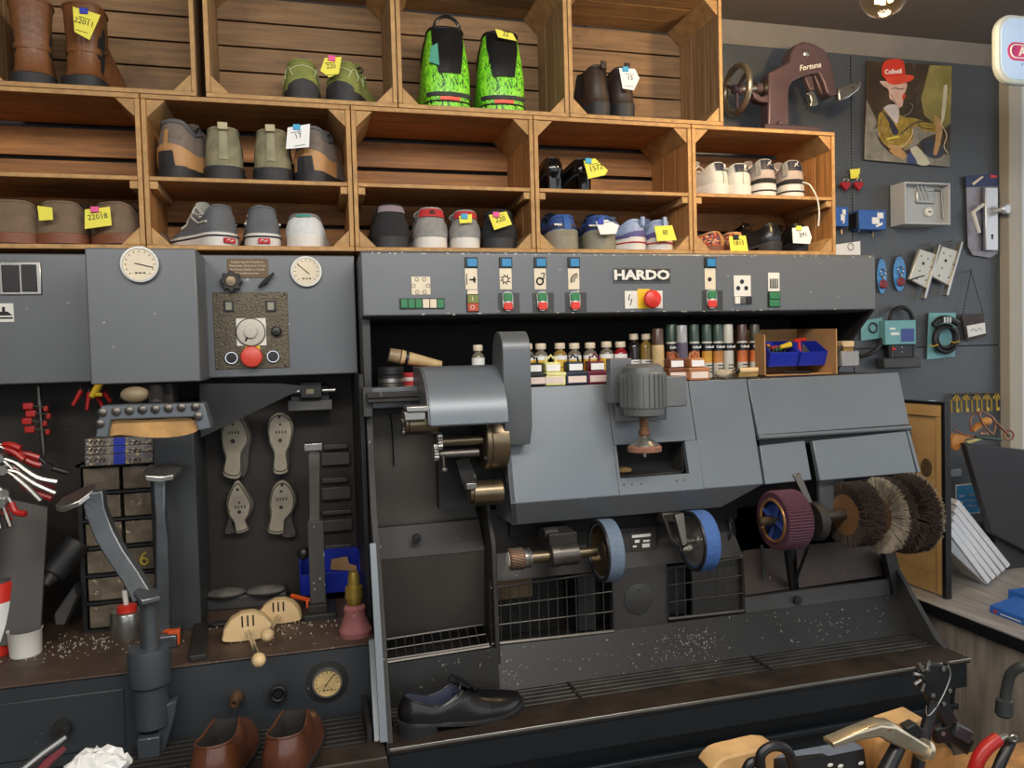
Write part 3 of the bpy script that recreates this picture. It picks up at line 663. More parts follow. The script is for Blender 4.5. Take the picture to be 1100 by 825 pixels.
paper_tag(s.root, [(703,243),(722,242),(727,258),(706,259)], 2.065, m_yelp, 'yellow repair tag', 'I0', None, 0)
def loafer(hx, by, rz, lab):
    s = Shoe(lab, at(hx, by, F_LO, 2.09), rz, .235, .080, .86, .058, .045, .055, .04, .55, .012, .002, .86, 'woven_loafer')
    s.upper(woven).lining(lin_t, tan, .003).sole(stack_l, 1.04).patch('back_strip', -.07, .07, 0, 1, tan, .003); return s
loafer(776, 271, R(38), 'multicolour woven slip-on shoe without tag')
s = loafer(794, 271, R(4), 'multicolour woven slip-on shoe hidden behind a yellow tag')
paper_tag(s.root, [(783,254),(801,253),(804,270),(785,271)], 2.07, m_yelp, 'yellow repair tag', '1815', m_blk, 1)
def dress(hx, by, rz, lab, z=None, Y=2.09, L=.24, W=.090, lining=lin_t):
    s = Shoe(lab, at(hx, by, F_LO, Y) if z is None else z, rz, L, W, .84, .088, .066, .08, .04, .5, .008, .022, .86, 'dress_shoe')
    s.upper(bk_leather).lining(lining, bk_leather, .002).sole(rub_b, 1.05, heel=(.27, rub_b)).patch('heel_counter', -.3, .3, 0, .9, bk_leather, .0015, top=lambda u: .9-1.6*abs(u)).tongue(bk_leather, .02).laces(bk_leather); return s
dress(838, 271, R(36), 'black leather dress shoe with tan lining, without tag')
s = dress(863, 271, R(4), 'black leather dress shoe with white tag, at the right end of the crates', W=.078)
paper_tag(s.root, [(851,245),(868,243),(872,255),(870,262),(852,261)], 2.06, m_paper, 'white repair tag', '391', m_yelp, 0)
# ================================================================== SHOE FINISHING MACHINE
def PC(x, y, off=0):   # on the sloping plane of the front covers
    n = Vector((0, 1, -.264)); c = 1.4006+off; d = ray(x, y); return EYE+d*((c-EYE.dot(n))/d.dot(n))
NC = Vector((0, 1, -.264)).normalized()
def cp(pts, t=.016, off=0): return slab([PC(x, y, off) for x, y in pts], t, NC)
XL, XR = .133, 1.586
fm = thing('shoe_finishing_machine', 'long grey shoe finishing machine with grinding wheels, brushes and control hood', 'machine', (.86, 1.95, 0))
HY = 1.89
zt = P(660, 271, HY).z; zb = P(660, 336, HY).z
obj('hood', prism([(HY, zb), (HY+.03, zb-.003), (2.30, zb), (2.30, zt-.01), (HY+.006, zt), (HY, zt-.006)], 'X', XL, 1.598), m_grey, fm, bev=.003)
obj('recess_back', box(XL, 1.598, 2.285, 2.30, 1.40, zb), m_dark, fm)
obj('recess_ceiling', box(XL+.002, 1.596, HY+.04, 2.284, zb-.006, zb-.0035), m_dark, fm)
obj('cheek', prism([(HY+.002, zb-.001), (2.03, 1.53), (2.05, 1.476), (2.284, 1.476), (2.284, zb-.001)], 'X', 1.586, 1.596), m_black, fm)
obj('cheek', prism([(1.93, zb-.001), (1.93, 1.476), (2.284, 1.476), (2.284, zb-.001)], 'X', XL, XL+.020), m_greyD, fm, bev=.002)
obj('shelf', box(XL, 1.60, 1.80, 2.284, 1.450, 1.474), m_soot_shade, fm, bev=.003)
obj('shelf_moulding', join(box(XL-.005, .46, 1.79, 1.802, 1.462, 1.476), box(XL-.005, .46, 1.782, 1.80, 1.452, 1.461)), m_soot_shade, fm, bev=.002)
obj('side_plate', prism([(1.84, 1.45), (1.80, 1.19), (1.73, 1.10), (1.585, .76), (1.57, .74), (1.62, 0), (2.3, 0), (2.3, 1.45)], 'X', XL-.003, XL+.010), m_soot_shade, fm)
sp = obj('edge_strip', slab([P(397,584,1.722), P(404,583,1.722), P(417,797,1.570), P(408,798,1.570)], .006), m_greyL, fm, bev=.001)
obj('side_plate', prism([(1.90, 1.45), (1.84, .96), (1.78, .90), (1.66, .77), (1.62, .752), (1.62, 0), (2.3, 0), (2.3, 1.45)], 'X', XR-.004, XR+.010), m_greyD, fm, bev=.002)
rr = random.Random(31); g = []
for k in range(70):
    x = rr.uniform(XL+.01, 1.59); e = rr.uniform(.001, .004); up_ = rr.random() < .6; z = zt-.006+rr.uniform(-.002, .001) if up_ else zb+rr.uniform(.0, .004); g.append(box(x-e, x+e, HY-.0006, HY+.001, z-.0012, z+.0012))
obj('paint_chips', join(*g), M('bare_metal_chip', (186,182,172), .5, .3), fm, smooth=0, kind='stuff')
# ---- hood controls
def plate(nm, r, mat, t=.002, base=HY, **k): return obj(nm, bpx(*r, base, 0, t), mat, fm if 'par' not in k else k.pop('par'), **k)
def ring_marks(parent, c, R_, n, r, rr, mat):
    for k in range(n):
        a = 2*math.pi*k/n; obj('printed_ring', torus(c+Vector((math.cos(a)*R_, 0, math.sin(a)*R_)), (0,1,0), r, rr, 12, 4), mat, parent)
q = plate('symbol_plate', (441.8,297.3,462.2,316.7), m_cream, bev=.0008); cc = P(452, 307, HY-.0025); ring_marks(q, cc, .018, 6, .0045, .0006, m_ink)
for k in range(6):
    x0 = 430.5+k*7.8; plate('indicator_lamp', (x0,321.5,x0+7,331), m_green if k in (0,1,2,5) else m_cream, .006, bev=.001)
plate('indicator_base', (429,320.5,477.5,332), m_blk, .003)
def pill(x0, y0, x1, y1):
    b = bpx(x0, y0, x1, y1, HY, 0, 0); xa, xb = b[0][0].x, b[0][1].x; za, zb_ = b[0][0].z, b[0][4].z; cx, cz = (xa+xb)/2, (za+zb_)/2; w_, h_ = xb-xa, zb_-za
    ri = obj('button_bezel', prism([(cx+a, cz+c) for a, c in rrect(w_, h_, w_*.48, 6)], 'Y', HY-.006, HY), m_steel, fm, bev=.001)
    obj('start_button', prism([(cx+a*.8, cz+h_*.19+c) for a, c in rrect(w_, h_*.40, w_*.19, 5)], 'Y', HY-.010, HY-.005), m_green, ri, bev=.002)
    obj('stop_button', prism([(cx+a*.8, cz-h_*.25+c) for a, c in rrect(w_, h_*.36, w_*.17, 5)], 'Y', HY-.011, HY-.005), m_red, ri, bev=.002)
    obj('centre_lens', sphere((cx, HY-.007, cz-h_*.04), w_*.22, 10, 6, (1, .5, .6)), m_white, ri)
def column(xc, w_=14, dot='gear'):
    bz = plate('lamp_bezel', (xc-w_/2,276.5,xc+w_/2,288), m_blk, .004, bev=.001)
    plate('blue_lamp', (xc-w_/2+2.5,278,xc+w_/2-1.2,286.6), m_blue, .007, par=bz, bev=.001)
    q = plate('symbol_plate', (xc-w_/2+.5,288.4,xc+w_/2-.5,311), m_cream, .002, bev=.0006); c = P(xc, 300, HY-.0028)
    if dot == 'gear':
        obj('printed_gear', torus(c, (0,1,0), .0075, .001, 14, 4), m_ink, q)
        for k in range(8): a = k*math.pi/4; obj('printed_tooth', tube([c+Vector((math.cos(a)*.008,0,math.sin(a)*.008)), c+Vector((math.cos(a+.35)*.0135,0,math.sin(a+.35)*.0135))], .0011, 4), m_ink, q)
    elif dot == 'wheel':
        obj('printed_wheel', torus(c+Vector((0,0,-.005)), (0,1,0), .0085, .0022, 16, 4), m_ink, q); obj('printed_bracket', tube([c+Vector((.010,0,.0)), c+Vector((.012,0,.016)), c+Vector((.004,0,.016))], .0015, 4), m_ink, q)
    elif dot == 'brush':
        obj('printed_brush', join(*[tube(arc(c+Vector((.012,0,-.004)), (1,0,0), (0,0,1), r_, 1.6, 3.4, 8), .0012, 4) for r_ in (.010, .015, .019)]), m_ink, q)
    elif dot == 'shaft':
        obj('printed_shaft', join(box(c.x-.012, c.x-.010, c.y-.0005, c.y+.0005, c.z-.014, c.z+.014), box(c.x-.004, c.x+.012, c.y-.0005, c.y+.0005, c.z-.003, c.z+.001), box(c.x+.006, c.x+.011, c.y-.0005, c.y+.0005, c.z-.008, c.z+.006)), m_ink, q)
    else: obj('printed_dot', cyl(c, c+Vector((0,.001,0)), .006, None, 12), m_ink, q)
column(506, 14, 'shaft'); column(543, 14, 'gear'); column(580, 13.5, 'wheel'); column(616, 13, 'brush'); column(762.5, 12.5, 'dot')
plate('small_plate', (502,311.5,513,316), m_cream)
bz = plate('button_bezel', (501,316,514,335), m_blk, .004, bev=.001); g_ = plate('start_button', (502,317,513.3,325.5), M('olive_green_button', (110,120,50), .5), .007, par=bz); r_ = plate('stop_button', (502,326,513.3,334.4), M('rust_red_button', (170,62,40), .5), .007, par=bz)
text('start_mark', 'I', .016, m_cream, g_, P(507.6, 321.3, HY-.0075)); text('stop_mark', 'O', .016, m_cream, r_, P(507.6, 330.3, HY-.0075))
for a in ((539,312.7,551,334.8), (576,312.5,588,334.5), (611,312.2,623,334), (758,310,769.3,332)):
    plate('worn_patch', (a[0]-4,a[1]+2,a[2]+7,a[3]+1), m_greyD, .001); pill(*a)
lp = plate('name_plate', (659,287.8,720,304), m_steelD, .003, bev=.001); plate('name_plate_field', (660.5,289.3,718.5,302.6), m_blk, .0035, par=lp)
text('brand_lettering', 'HARDO', .034, m_white, lp, P(689.5, 295.8, HY-.005), off=.0014, ext=.001, sx=1.32)
es = plate('stop_plate', (671,312.5,711.5,331.5), m_white, .002, bev=.0006); plate('yellow_backplate', (684.6,310.5,697.5,331.5), m_yel, .003, par=es)
c = P(677.5, 322, HY-.003); obj('printed_bolt', tube([c+Vector((-.002,0,.014)), c+Vector((-.006,0,.0)), c+Vector((.004,0,.002)), c+Vector((-.001,0,-.014))], .0012, 4), m_ink, es)
c = P(696.6, 322, HY); obj('emergency_stop', lathe(c, (0,-1,0), [(0,.011),(.016,.011),(.017,.022),(.024,.0245),(.032,.022),(.036,.012),(.037,0)], 26), m_red, fm)
q = plate('socket_plate', (787.8,296,806,318.5), m_white, .003, bev=.001)
for x, y in ((797,302.5), (793,309.5), (801.5,309.5)): c = P(x, y, HY-.003); obj('socket_hole', cyl(c, c+Vector((0,-.001,0)), .0062, None, 14), m_blk, q)
for k, m_ in enumerate((m_white, m_steelD, m_blk)): plate('rocker_button', (788.6+k*6.2,319,794.2+k*6.2,326.6), m_, .006, bev=.001)
q = plate('symbol_plate', (824.8,293,837,313), m_white, .002, bev=.0006); c = P(831, 304, HY-.0025)
obj('printed_bars', join(*[box(c.x-.011+.007*k, c.x-.007+.007*k, c.y-.0005, c.y, c.z-.012, c.z+.012) for k in range(4)], box(c.x-.013, c.x+.015, c.y-.0005, c.y, c.z-.014, c.z-.012)), m_ink, q)
bz = plate('button_bezel', (824.6,313.3,837.5,330), m_blk, .004); plate('green_button', (825.5,314,836.6,321.3), m_green, .007, par=bz, bev=.001); plate('green_button', (825.5,322.2,836.6,329.4), m_green, .007, par=bz, bev=.001)
# ---- main sloping cover with its opening
zT, zL = 1.475, 1.208
def YC(z): return 1.4006+.264*z
def cbox(x0, x1, z0, z1, t=.016, off=0): return slab([(x0, YC(z1)+off, z1), (x1, YC(z1)+off, z1), (x1, YC(z0)+off, z0), (x0, YC(z0)+off, z0)], t, NC)
oA, oB = PC(662, 478), PC(740, 508); ox0, ox1, oz1, oz0 = oA.x, oB.x+.001, (PC(662,478).z+PC(736,473.7).z)/2, (PC(664.6,514.4).z+PC(740.8,508).z)/2
mx0, mx1, mz0 = PC(656,450).x, PC(745,450).x, oz1
CX0, CX1 = .446, 1.110
obj('cover_panel', cbox(CX0, mx0-.001, zL, zT), m_greyL, fm, bev=.0015)
obj('cover_panel', cbox(mx1+.001, CX1, zL, zT), m_greyL, fm, bev=.0015)
obj('cover_panel', cbox(mx0+.0005, mx1-.0005, oz1, zT, .016, .0005), m_greyL, fm, bev=.0015)
obj('cover_panel', cbox(mx0-.001, mx1+.001, zL, oz0), m_greyL, fm, bev=.0005)
for q in ((mx0-.001, ox0), (ox1, mx1+.001)): obj('cover_panel', cbox(*q, oz0, oz1), m_greyL, fm)
obj('opening_pocket', join(box(ox0-.004, ox1+.004, 1.86, 1.87, oz0-.02, oz1+.02), box(ox0-.006, ox0, 1.768, 1.865, oz0-.02, oz1+.02), box(ox1, ox1+.006, 1.768, 1.865, oz0-.02, oz1+.02), box(ox0-.004, ox1+.004, 1.768, 1.865, oz0-.006, oz0), box(ox0-.004, ox1+.004, 1.76, 1.865, oz1+.015, oz1+.02)), m_greyD, fm)
obj('worn_brush', sphere(Vector((ox0+.035, 1.80, oz0+.008)), .026, 14, 7, (1, .8, .3)), M('straw_bristle', (146,116,66), .9, 0, .3, 60), fm)
for x, y in ((670.5,520.5), (679,520.3), (689,519.6), (727,516), (735,515.4)):
    c = PC(x, y); obj('screw', lathe(c, -NC, [(0,.003),(.0015,.0026),(.002,0)], 10), m_steelD, fm)
lipR = P(774.6, 546, 1.755)
obj('cover_lip', slab([(CX0, YC(zL), zL), (CX1, YC(zL), zL), (lipR.x, 1.755, 1.150), (CX0+.012, 1.755, 1.150)], .012), m_grey, fm, bev=.001)
obj('cover_side', slab([(CX0, YC(zT), zT), (CX0, YC(zL), zL), (CX0+.012, 1.755, 1.150), (CX0-.008, 1.84, 1.16), (CX0-.008, 1.90, zT)], .010, (1,0,0)), m_grey, fm)
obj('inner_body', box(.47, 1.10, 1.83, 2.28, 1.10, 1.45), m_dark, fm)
# ---- right hand covers
obj('cover_panel', cp([(803,407.5),(965,400),(977,456),(814.5,467.5)]), m_greyL, fm, bev=.0015)
ra, rb = PC(814,470), PC(977.5,459)
obj('rolled_lip', tube([ra+Vector((0,-.002,0)), rb+Vector((0,-.002,0))], .006, 10), m_greyL, fm)
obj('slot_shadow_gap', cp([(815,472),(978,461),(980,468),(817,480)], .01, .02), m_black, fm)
obj('small_cover', cp([(816.5,478.5),(864.5,473),(872,515.5),(822,520.5)]), m_greyL, fm, bev=.002)
obj('small_cover', cp([(873,473.5),(973,463),(984.5,507.5),(881,516.5)], .016, -.004), m_greyL, fm, bev=.002)
obj('cover_side', cp([(974,463),(977,462.5),(989,507),(986,507.5)], .09), m_greyL, fm)
obj('bracket_strap', slab([P(880,514,1.735), P(907,511.5,1.735), P(901,563,1.75), P(882,566,1.75)], .012), m_grey, fm, bev=.001)
obj('bracket_strap', slab([P(935.5,511,1.735), P(954,509.5,1.735), P(946,555,1.75), P(933,557,1.75)], .012), m_grey, fm, bev=.001)
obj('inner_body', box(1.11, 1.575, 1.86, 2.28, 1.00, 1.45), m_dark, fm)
# ---- belt guard, curved guard, drum
bx0, bx1 = P(541,420,1.69).x, P(571,420,1.69).x
gz1, gz0 = 1.608, 1.345
prof = [(1.712, gz0), (1.69, gz0+.045)] + [(1.735-.045*math.cos(a), gz1-.045+.045*math.sin(a)) for a in [i*math.pi/2/8 for i in range(9)]] + [(1.745+.05*math.sin(a), gz1-.08+.08*math.cos(a)) for a in [i*math.pi/2/6 for i in range(7)]] + [(1.80, 1.48), (1.80, gz0)]
obj('belt_guard', prism(prof, 'X', bx0, bx1), m_grey, fm, bev=.002)
gx0, gx1 = P(457,420,1.72).x, P(540,420,1.70).x
prof = [(1.655+.145*(1-math.cos(a)), 1.405+.127*math.sin(a)) for a in [i*math.pi/2/10 for i in range(11)]]
prof2 = prof+[(1.88, 1.532), (1.88, 1.405)]
obj('drum_guard', prism(prof+[(p[0]+.004, p[1]-.004) for p in prof[::-1]], 'X', gx0, gx1), m_greyL, fm, smooth=50)
obj('drum_guard_end', prism(prof2, 'X', gx0-.006, gx0), m_grey, fm, bev=.002)
def xcyl(x0p, x1p, yp, Y, r, prof=None, n=24):   # cylinder along X between two photo columns
    a, b = P(x0p, yp, Y), P(x1p, yp, Y); zc = P((x0p+x1p)/2, yp, Y).z; return cyl((a.x, Y, zc), (b.x, Y, zc), r, None, n)
obj('drum', join(xcyl(516, 522, 472, 1.76, .074), xcyl(522, 541, 472, 1.76, .070)), m_brass, fm, bev=.003)
for x, y in ((524,457), (527,480), (522,492)): c = P(x, y, 1.692); obj('drum_bolt', cyl(c, c+Vector((0,.01,0)), .004, None, 10), m_black, fm)
obj('roller_shaft', xcyl(474, 518, 473, 1.72, .011), m_brass, fm); obj('roller_shaft', xcyl(472, 514, 487, 1.73, .010), m_steelD, fm)
def cog(x, y, Y, r, w_, mat):
    c = P(x, y, Y); pts = []
    for k in range(36): rr = r*(1 if k % 2 else .86); a = 2*math.pi*k/36; pts.append((c.y+math.cos(a)*rr, c.z+math.sin(a)*rr))
    return prism(pts, 'X', c.x-w_/2, c.x+w_/2)
obj('cog', cog(472, 474, 1.715, .020, .010, m_steel), m_steel, fm); obj('cog', cog(468, 486, 1.725, .020, .010, m_steel), m_steel, fm)
obj('roller', join(xcyl(438, 470, 455, 1.70, .024), xcyl(434, 438, 455, 1.70, .027)), m_brass, fm, bev=.002); obj('cog', cog(433, 459, 1.70, .020, .006, m_steelD), m_steelD, fm)
obj('roller_clamp', join(bpx(434,442,458,452,1.665,.05), bpx(436,436,462,443,1.66,.05)), m_steel, fm, bev=.003)
obj('belt_arm', slab([P(489,494,1.77), P(504,490,1.77), P(516,522,1.77), P(499,528,1.77)], .02), m_soot_shade, fm, bev=.002)
obj('lower_roller', join(xcyl(507, 539, 529, 1.745, .029), xcyl(503, 508, 529, 1.745, .026)), m_brass, fm, bev=.002); obj('roller_clamp', bpx(501,519,512,526,1.71,.03), m_steel, fm, bev=.002)
obj('adjusting_knob', join(sphere(P(477,505,1.70), .008), cyl(P(476,490,1.70), P(477,504,1.70), .003)), m_steelD, fm)
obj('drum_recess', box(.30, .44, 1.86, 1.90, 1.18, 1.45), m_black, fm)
obj('under_shelf_bar', bpx(398,416,452,438,1.815,.05), m_grey, fm, bev=.002)
obj('shelf_bracket', bpx(390,416,400,448,1.80,.05), m_greyD, fm, bev=.002)
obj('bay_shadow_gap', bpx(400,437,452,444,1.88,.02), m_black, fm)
# ---- polishing motor
c0 = P(691, 420, 1.67); mr = .052
mo = obj('motor', lathe((c0.x, 1.67, c0.z-.062), (0,0,1), [(0,.030),(.006,.046),(.022,.048),(.024,.050),(.104,.050),(.106,.048),(.118,.047),(.126,.036),(.127,0)], 30), m_steelD, fm)
m_mot = M('motor_paint', (112,114,112), .42, .4, .1, 10); mo.data.materials[0] = m_mot
for k in range(26):
    a = 2*math.pi*k/26; d = Vector((math.cos(a), math.sin(a), 0)); e = Vector((-d.y, d.x, 0))*.0014; p = Vector((c0.x, 1.67, c0.z-.036)); q_ = p+Vector((0,0,.075))
    obj('fin', hexa([p+d*.048-e, p+d*.055-e, p+d*.055+e, p+d*.048+e], [q_+d*.048-e, q_+d*.055-e, q_+d*.055+e, q_+d*.048+e]), m_mot, mo)
obj('junction_box', bpx(713,404,738,437,1.645,.06), m_mot, fm, bev=.003)
obj('motor_bracket', bpx(656,385,679,433,1.72,.03), m_grey, fm, bev=.002); obj('motor_backplate', bpx(662,400,716,452,1.735,.012), m_grey, fm, bev=.002)
cs = P(693, 455, 1.67); obj('motor_shaft', lathe((c0.x, 1.67, c0.z-.062), (0,0,-1), [(0,.011),(.030,.010),(.032,.014),(.040,.014),(.044,.011)], 16), M('rusty_steel', (120,86,62), .55, .6, .3, 20), fm)
zz = c0.z-.104; obj('disc_flange', lathe((c0.x, 1.67, zz), (0,0,-1), [(0,.010),(.006,.014),(.022,.034),(.026,.036)], 24), m_steel, fm)
obj('disc_bristles', lathe((c0.x, 1.67, zz-.024), (0,0,-1), [(0,.036),(.004,.040),(.014,.040),(.016,.034)], 40), M('rusty_bristles', (138,96,76), .9, 0, .35, 200, bump=.5, bscale=300), fm)
obj('disc_nut', cyl((c0.x, 1.67, zz-.04), (c0.x, 1.67, zz-.052), .004, None, 8), m_steel, fm)
# ---- wheels and brushes (axes along the machine)
def wheel(nm, cx, cy, Y, hpx, wl, mat, hub, hubmat, extra=None, rim=.8):
    c = P(cx, cy, Y); a, b = P(cx, cy-hpx/2, Y), P(cx, cy+hpx/2, Y); r = (a-b).length/2
    g = lathe((c.x-wl/2, Y, c.z), (1,0,0), [(0,r*rim),(0,r*.985),(.003,r),(wl-.003,r),(wl,r*.985),(wl,r*.3)], 48, False)
    wo = obj(nm, g, mat, fm, smooth=40)
    obj('wheel_disc', lathe((c.x-wl/2+.006, Y, c.z), (1,0,0), [(0,0),(0,r*.25),(.004,r*.30),(.006,r*rim),(-.006,r*rim),(-.006,r*rim*1.02)], 40, False), hubmat, wo, smooth=30)
    return c, r, wo
m_belt = M('grey_blue_abrasive', (104,120,138), .7, 0, .12, 120, bump=.2, bscale=500)
m_bluea = M('blue_abrasive', (66,102,164), .75, 0, .3, 220, bump=.5, bscale=400)
c1, r1, wo = wheel('sanding_wheel', 651, 591, 1.70, 66, .036, m_belt, .2, m_brass)
obj('tyre_edge', torus((c1.x-.018, 1.70, c1.z), (1,0,0), r1*.93, r1*.07, 40, 8), m_blk, wo)
def spindle(c, segs, mat, x_start, par=None, n=22): return obj('spindle', lathe((x_start, c.y, c.z), (1,0,0), segs, n), mat, par or fm)
xs = P(546, 597, 1.70).x; dl = c1.x-.018-xs
g_cop = M('copper_burr', (150,112,86), .5, .5, .25, 80, bump=.3)
pts = []
obj('burr_head', join(lathe((xs, 1.70, c1.z), (1,0,0), [(0,.018),(.003,.023),(.032,.024),(.036,.021)], 30)), g_cop, fm)
for k in range(24):
    a = 2*math.pi*k/24; p = Vector((xs+.003, 1.70+math.cos(a)*.0235, c1.z+math.sin(a)*.0235)); q_ = Vector((xs+.033, 1.70+math.cos(a+.4)*.0245, c1.z+math.sin(a+.4)*.0245)); obj('burr_tooth', tube([p, q_], .0014, 4), m_steelD, fm)
obj('burr_face', cyl((xs-.001, 1.70, c1.z), (xs, 1.70, c1.z), .017, None, 20), m_white, fm)
obj('spindle_nut', lathe((xs+.036, 1.70, c1.z), (1,0,0), [(0,.022),(.004,.024),(.008,.020),(.012,.024),(.016,.022),(.018,.015)], 24), m_steel, fm)
spindle(c1, [(0,.014),(.04,.014),(.041,.012),(dl-.06,.012)], m_brass, xs+.054)
obj('spindle_housing', lathe((xs+.098, 1.70, c1.z), (1,0,0), [(0,.022),(.003,.027),(.02,.028),(.021,.026),(.068,.026),(.07,.02)], 26), m_steelD, fm)
obj('housing_mount', join(box(xs+.10, xs+.17, 1.70, 1.80, c1.z+.01, c1.z+.05), cyl((xs+.095, 1.73, c1.z+.045), (xs+.13, 1.73, c1.z+.045), .014)), m_soot_shade, fm, bev=.003)
c2, r2, wo = wheel('blue_sanding_wheel', 751, 580.5, 1.71, 64, .038, m_bluea, .2, m_steel)
obj('tyre_edge', torus((c2.x-.020, 1.71, c2.z), (1,0,0), r2*.92, r2*.07, 40, 8), m_blk, wo)
spindle(c2, [(0,.012),(.02,.012),(.021,.008),(.04,.008)], m_steel, c2.x-.055)
obj('wheel_bracket', join(slab([P(725,553,1.70), P(735,551,1.70), P(739,585,1.68), P(733,587,1.68)], .014), bpx(712,551,732,561,1.74,.05)), m_steelD, fm, bev=.002)
obj('bracket_rod', tube([P(714,557,1.73), P(722,580,1.72), P(734,588,1.69)], .006, 8), m_soot_shade, fm)
m_flap = M('purple_flap_abrasive', (82,46,60), .85, 0, .25, 150, bump=.5, bscale=300)
c3 = P(843, 558, 1.70); r3 = (P(843,527,1.70)-P(843,590,1.70)).length/2; wl = .070
pr = []
V, F = [], []; n = 120
for t, f_ in ((0,.72),(0,.97),(.006,1),(wl-.006,1),(wl,.97),(wl,.5)):
    for i in range(n): rr = r3*f_*(1 if i % 2 or f_ < .9 else .955); a = 2*math.pi*i/n; V.append(Vector((c3.x-wl/2+t, 1.70+math.cos(a)*rr, c3.z+math.sin(a)*rr)))
for k in range(5):
    for i in range(n): F.append((k*n+i, k*n+(i+1) % n, (k+1)*n+(i+1) % n, (k+1)*n+i))
wo = obj('flap_wheel', (V, F), m_flap, fm, smooth=25)
obj('wheel_disc', lathe((c3.x-wl/2+.012, 1.70, c3.z), (1,0,0), [(0,.012),(0,.024),(.002,.042),(0,r3*.72)], 32, False), M('blue_hub', (40,62,120), .5), wo)
obj('brass_ring', torus((c3.x-wl/2, 1.70, c3.z), (1,0,0), r3*.70, .004, 32, 8), M('bronze_ring', (168,120,72), .4, .5), wo)
for k in range(4): a = 2*math.pi*k/4+.4; obj('spoke', tube([Vector((c3.x-wl/2+.006, 1.70, c3.z)), Vector((c3.x-wl/2+.006, 1.70+math.cos(a)*r3*.68, c3.z+math.sin(a)*r3*.68))], .007, 6), M('blue_hub', (40,62,120), .5), wo)
spindle(c3, [(0,.008),(.004,.0125),(.05,.0125)], m_brass, c3.x-wl/2-.040)
obj('shaft_collar', lathe((c3.x+wl/2, 1.70, c3.z), (1,0,0), [(0,.020),(.012,.020),(.013,.026),(.020,.026),(.021,.018),(.03,.018)], 22), m_soot_shade, fm)
cb = P(874, 560, 1.70); obj('bearing_housing', lathe((cb.x-.008, 1.70, cb.z), (1,0,0), [(0,.020),(0,.048),(.010,.050),(.022,.050),(.022,.02)], 28), m_soot_shade, fm)
obj('support_arm', slab([P(852,510,1.72), P(860,508,1.72), P(877,548,1.70), P(872,552,1.70)], .02), m_steelD, fm, bev=.002)
obj('main_shaft', cyl((c3.x+wl/2, 1.70, c3.z), (1.56, 1.70, c3.z), .013), m_steelD, fm)
def brush(nm, cx, cy, hpx, wl, core, pale, mat, seed, nb=1500, tipmat=None, coremat=None):
    c = P(cx, cy, 1.70); r = (P(cx,cy-hpx/2,1.70)-P(cx,cy+hpx/2,1.70)).length/2; rr = random.Random(seed)
    wo = obj(nm, lathe((c.x-wl/2, 1.70, c.z), (1,0,0), [(0,.012),(0,r*core),(wl,r*core),(wl,.012)], 30, False), coremat, fm)
    for mm, nm2, sel in ((mat, 'bristles', lambda x: not pale(x)), (tipmat, 'pale_bristles', pale)):
        if mm is None: continue
        V, F = [], []
        rr = random.Random(seed)
        for k in range(nb):
            a = rr.random()*2*math.pi; x = rr.uniform(-1, 1); lo, hi, rad = core, 1.0, .0011; fl = x*.10; j = rr.uniform(.93, 1.0)
            if not sel(x): continue
            d = Vector((fl, math.cos(a), math.sin(a))); e = Vector((0, -math.sin(a), math.cos(a)))*rad; f2 = Vector((rad, 0, 0))
            p = Vector((c.x+x*wl*.42, 1.70, c.z)); A, B = p+d*r*lo, p+d*r*hi*j; s_ = len(V)
            V += [A-e, A+e*.6+f2, A+e*.6-f2, B-e*.7, B+e*.5+f2*.7, B+e*.5-f2*.7]; F += [(s_, s_+1, s_+4, s_+3), (s_+1, s_+2, s_+5, s_+4), (s_+2, s_, s_+3, s_+5), (s_+3, s_+4, s_+5)]
        obj(nm2, (V, F), mm, wo, smooth=0, kind='stuff')
    return c, r
m_br_d = M('dark_brown_bristle', (64,52,44), .8, 0, .35, 90)
m_br_w = M('pale_bristle', (158,146,128), .8, 0, .3, 60)
m_core = M('brush_wood_core', (124,88,56), .6, 0, .25, 10)
brush('polishing_brush', 918, 552, 70, .062, .62, lambda x: False, m_br_d, 1, 4200, None, m_core)
brush('polishing_brush', 949, 553, 82, .034, .50, lambda x: x < -.1, m_br_d, 2, 3600, m_br_w, m_core)
brush('polishing_brush', 974, 551, 86, .040, .50, lambda x: x > .70, m_br_d, 3, 4200, m_br_w, m_core)
# ---- lower front
LY = 1.80
obj('left_bay_panel', slab([P(396,440,1.93), P(470,440,1.93), P(520,570,1.93), P(397,570,1.93)], .02), M('bay_grey_brown', (88,83,76), .45, .3, .12, 3), fm)
obj('left_bay_panel', box(XL+.01, .47, 1.95, 1.96, .75, 1.45), m_soot_shade, fm)
z1, z2, z3 = P(450,566,1.86).z, P(450,598,1.86).z, P(450,680,1.90).z
obj('left_bay_band', slab([(XL+.010,1.89,z1),(.405,1.89,z1),(.412,1.86,z2),(XL+.010,1.86,z2)], .012), m_soot_shade, fm, bev=.001)
obj('steel_plate', slab([(XL+.012,1.862,z2),(.410,1.862,z2),(.412,1.895,z3),(XL+.012,1.895,z3)], .006), M('dull_stainless', (96,91,86), .42, .6, .14, 4, specks=((180,176,165), 60, .74)), fm)
c = P(447,577,1.865); obj('bay_knob', lathe(c, (0,-1,0), [(0,.006),(.008,.006),(.009,.011),(.018,.010),(.019,0)], 16), m_blk, fm)
def grille(p00, p10, p01, p11, nx, ny, label=None, r=.0016, fr=None):   # bars between four corners
    gr = obj('grille', tube([p00, p10, p11, p01], .0032, 6, closed=True), m_grill, fm)
    for k in range(1, nx): t = k/nx; obj('grille_bar', tube([p00.lerp(p10, t), p01.lerp(p11, t)], r, 5), m_grill, gr)
    for k in range(1, ny): t = k/ny; obj('grille_bar', tube([p00.lerp(p01, t), p10.lerp(p11, t)], r, 5), m_grill, gr)
    return gr
ga = [P(415,687,1.86), P(519,671,1.88), P(416,709,1.765), P(525,692,1.765)]
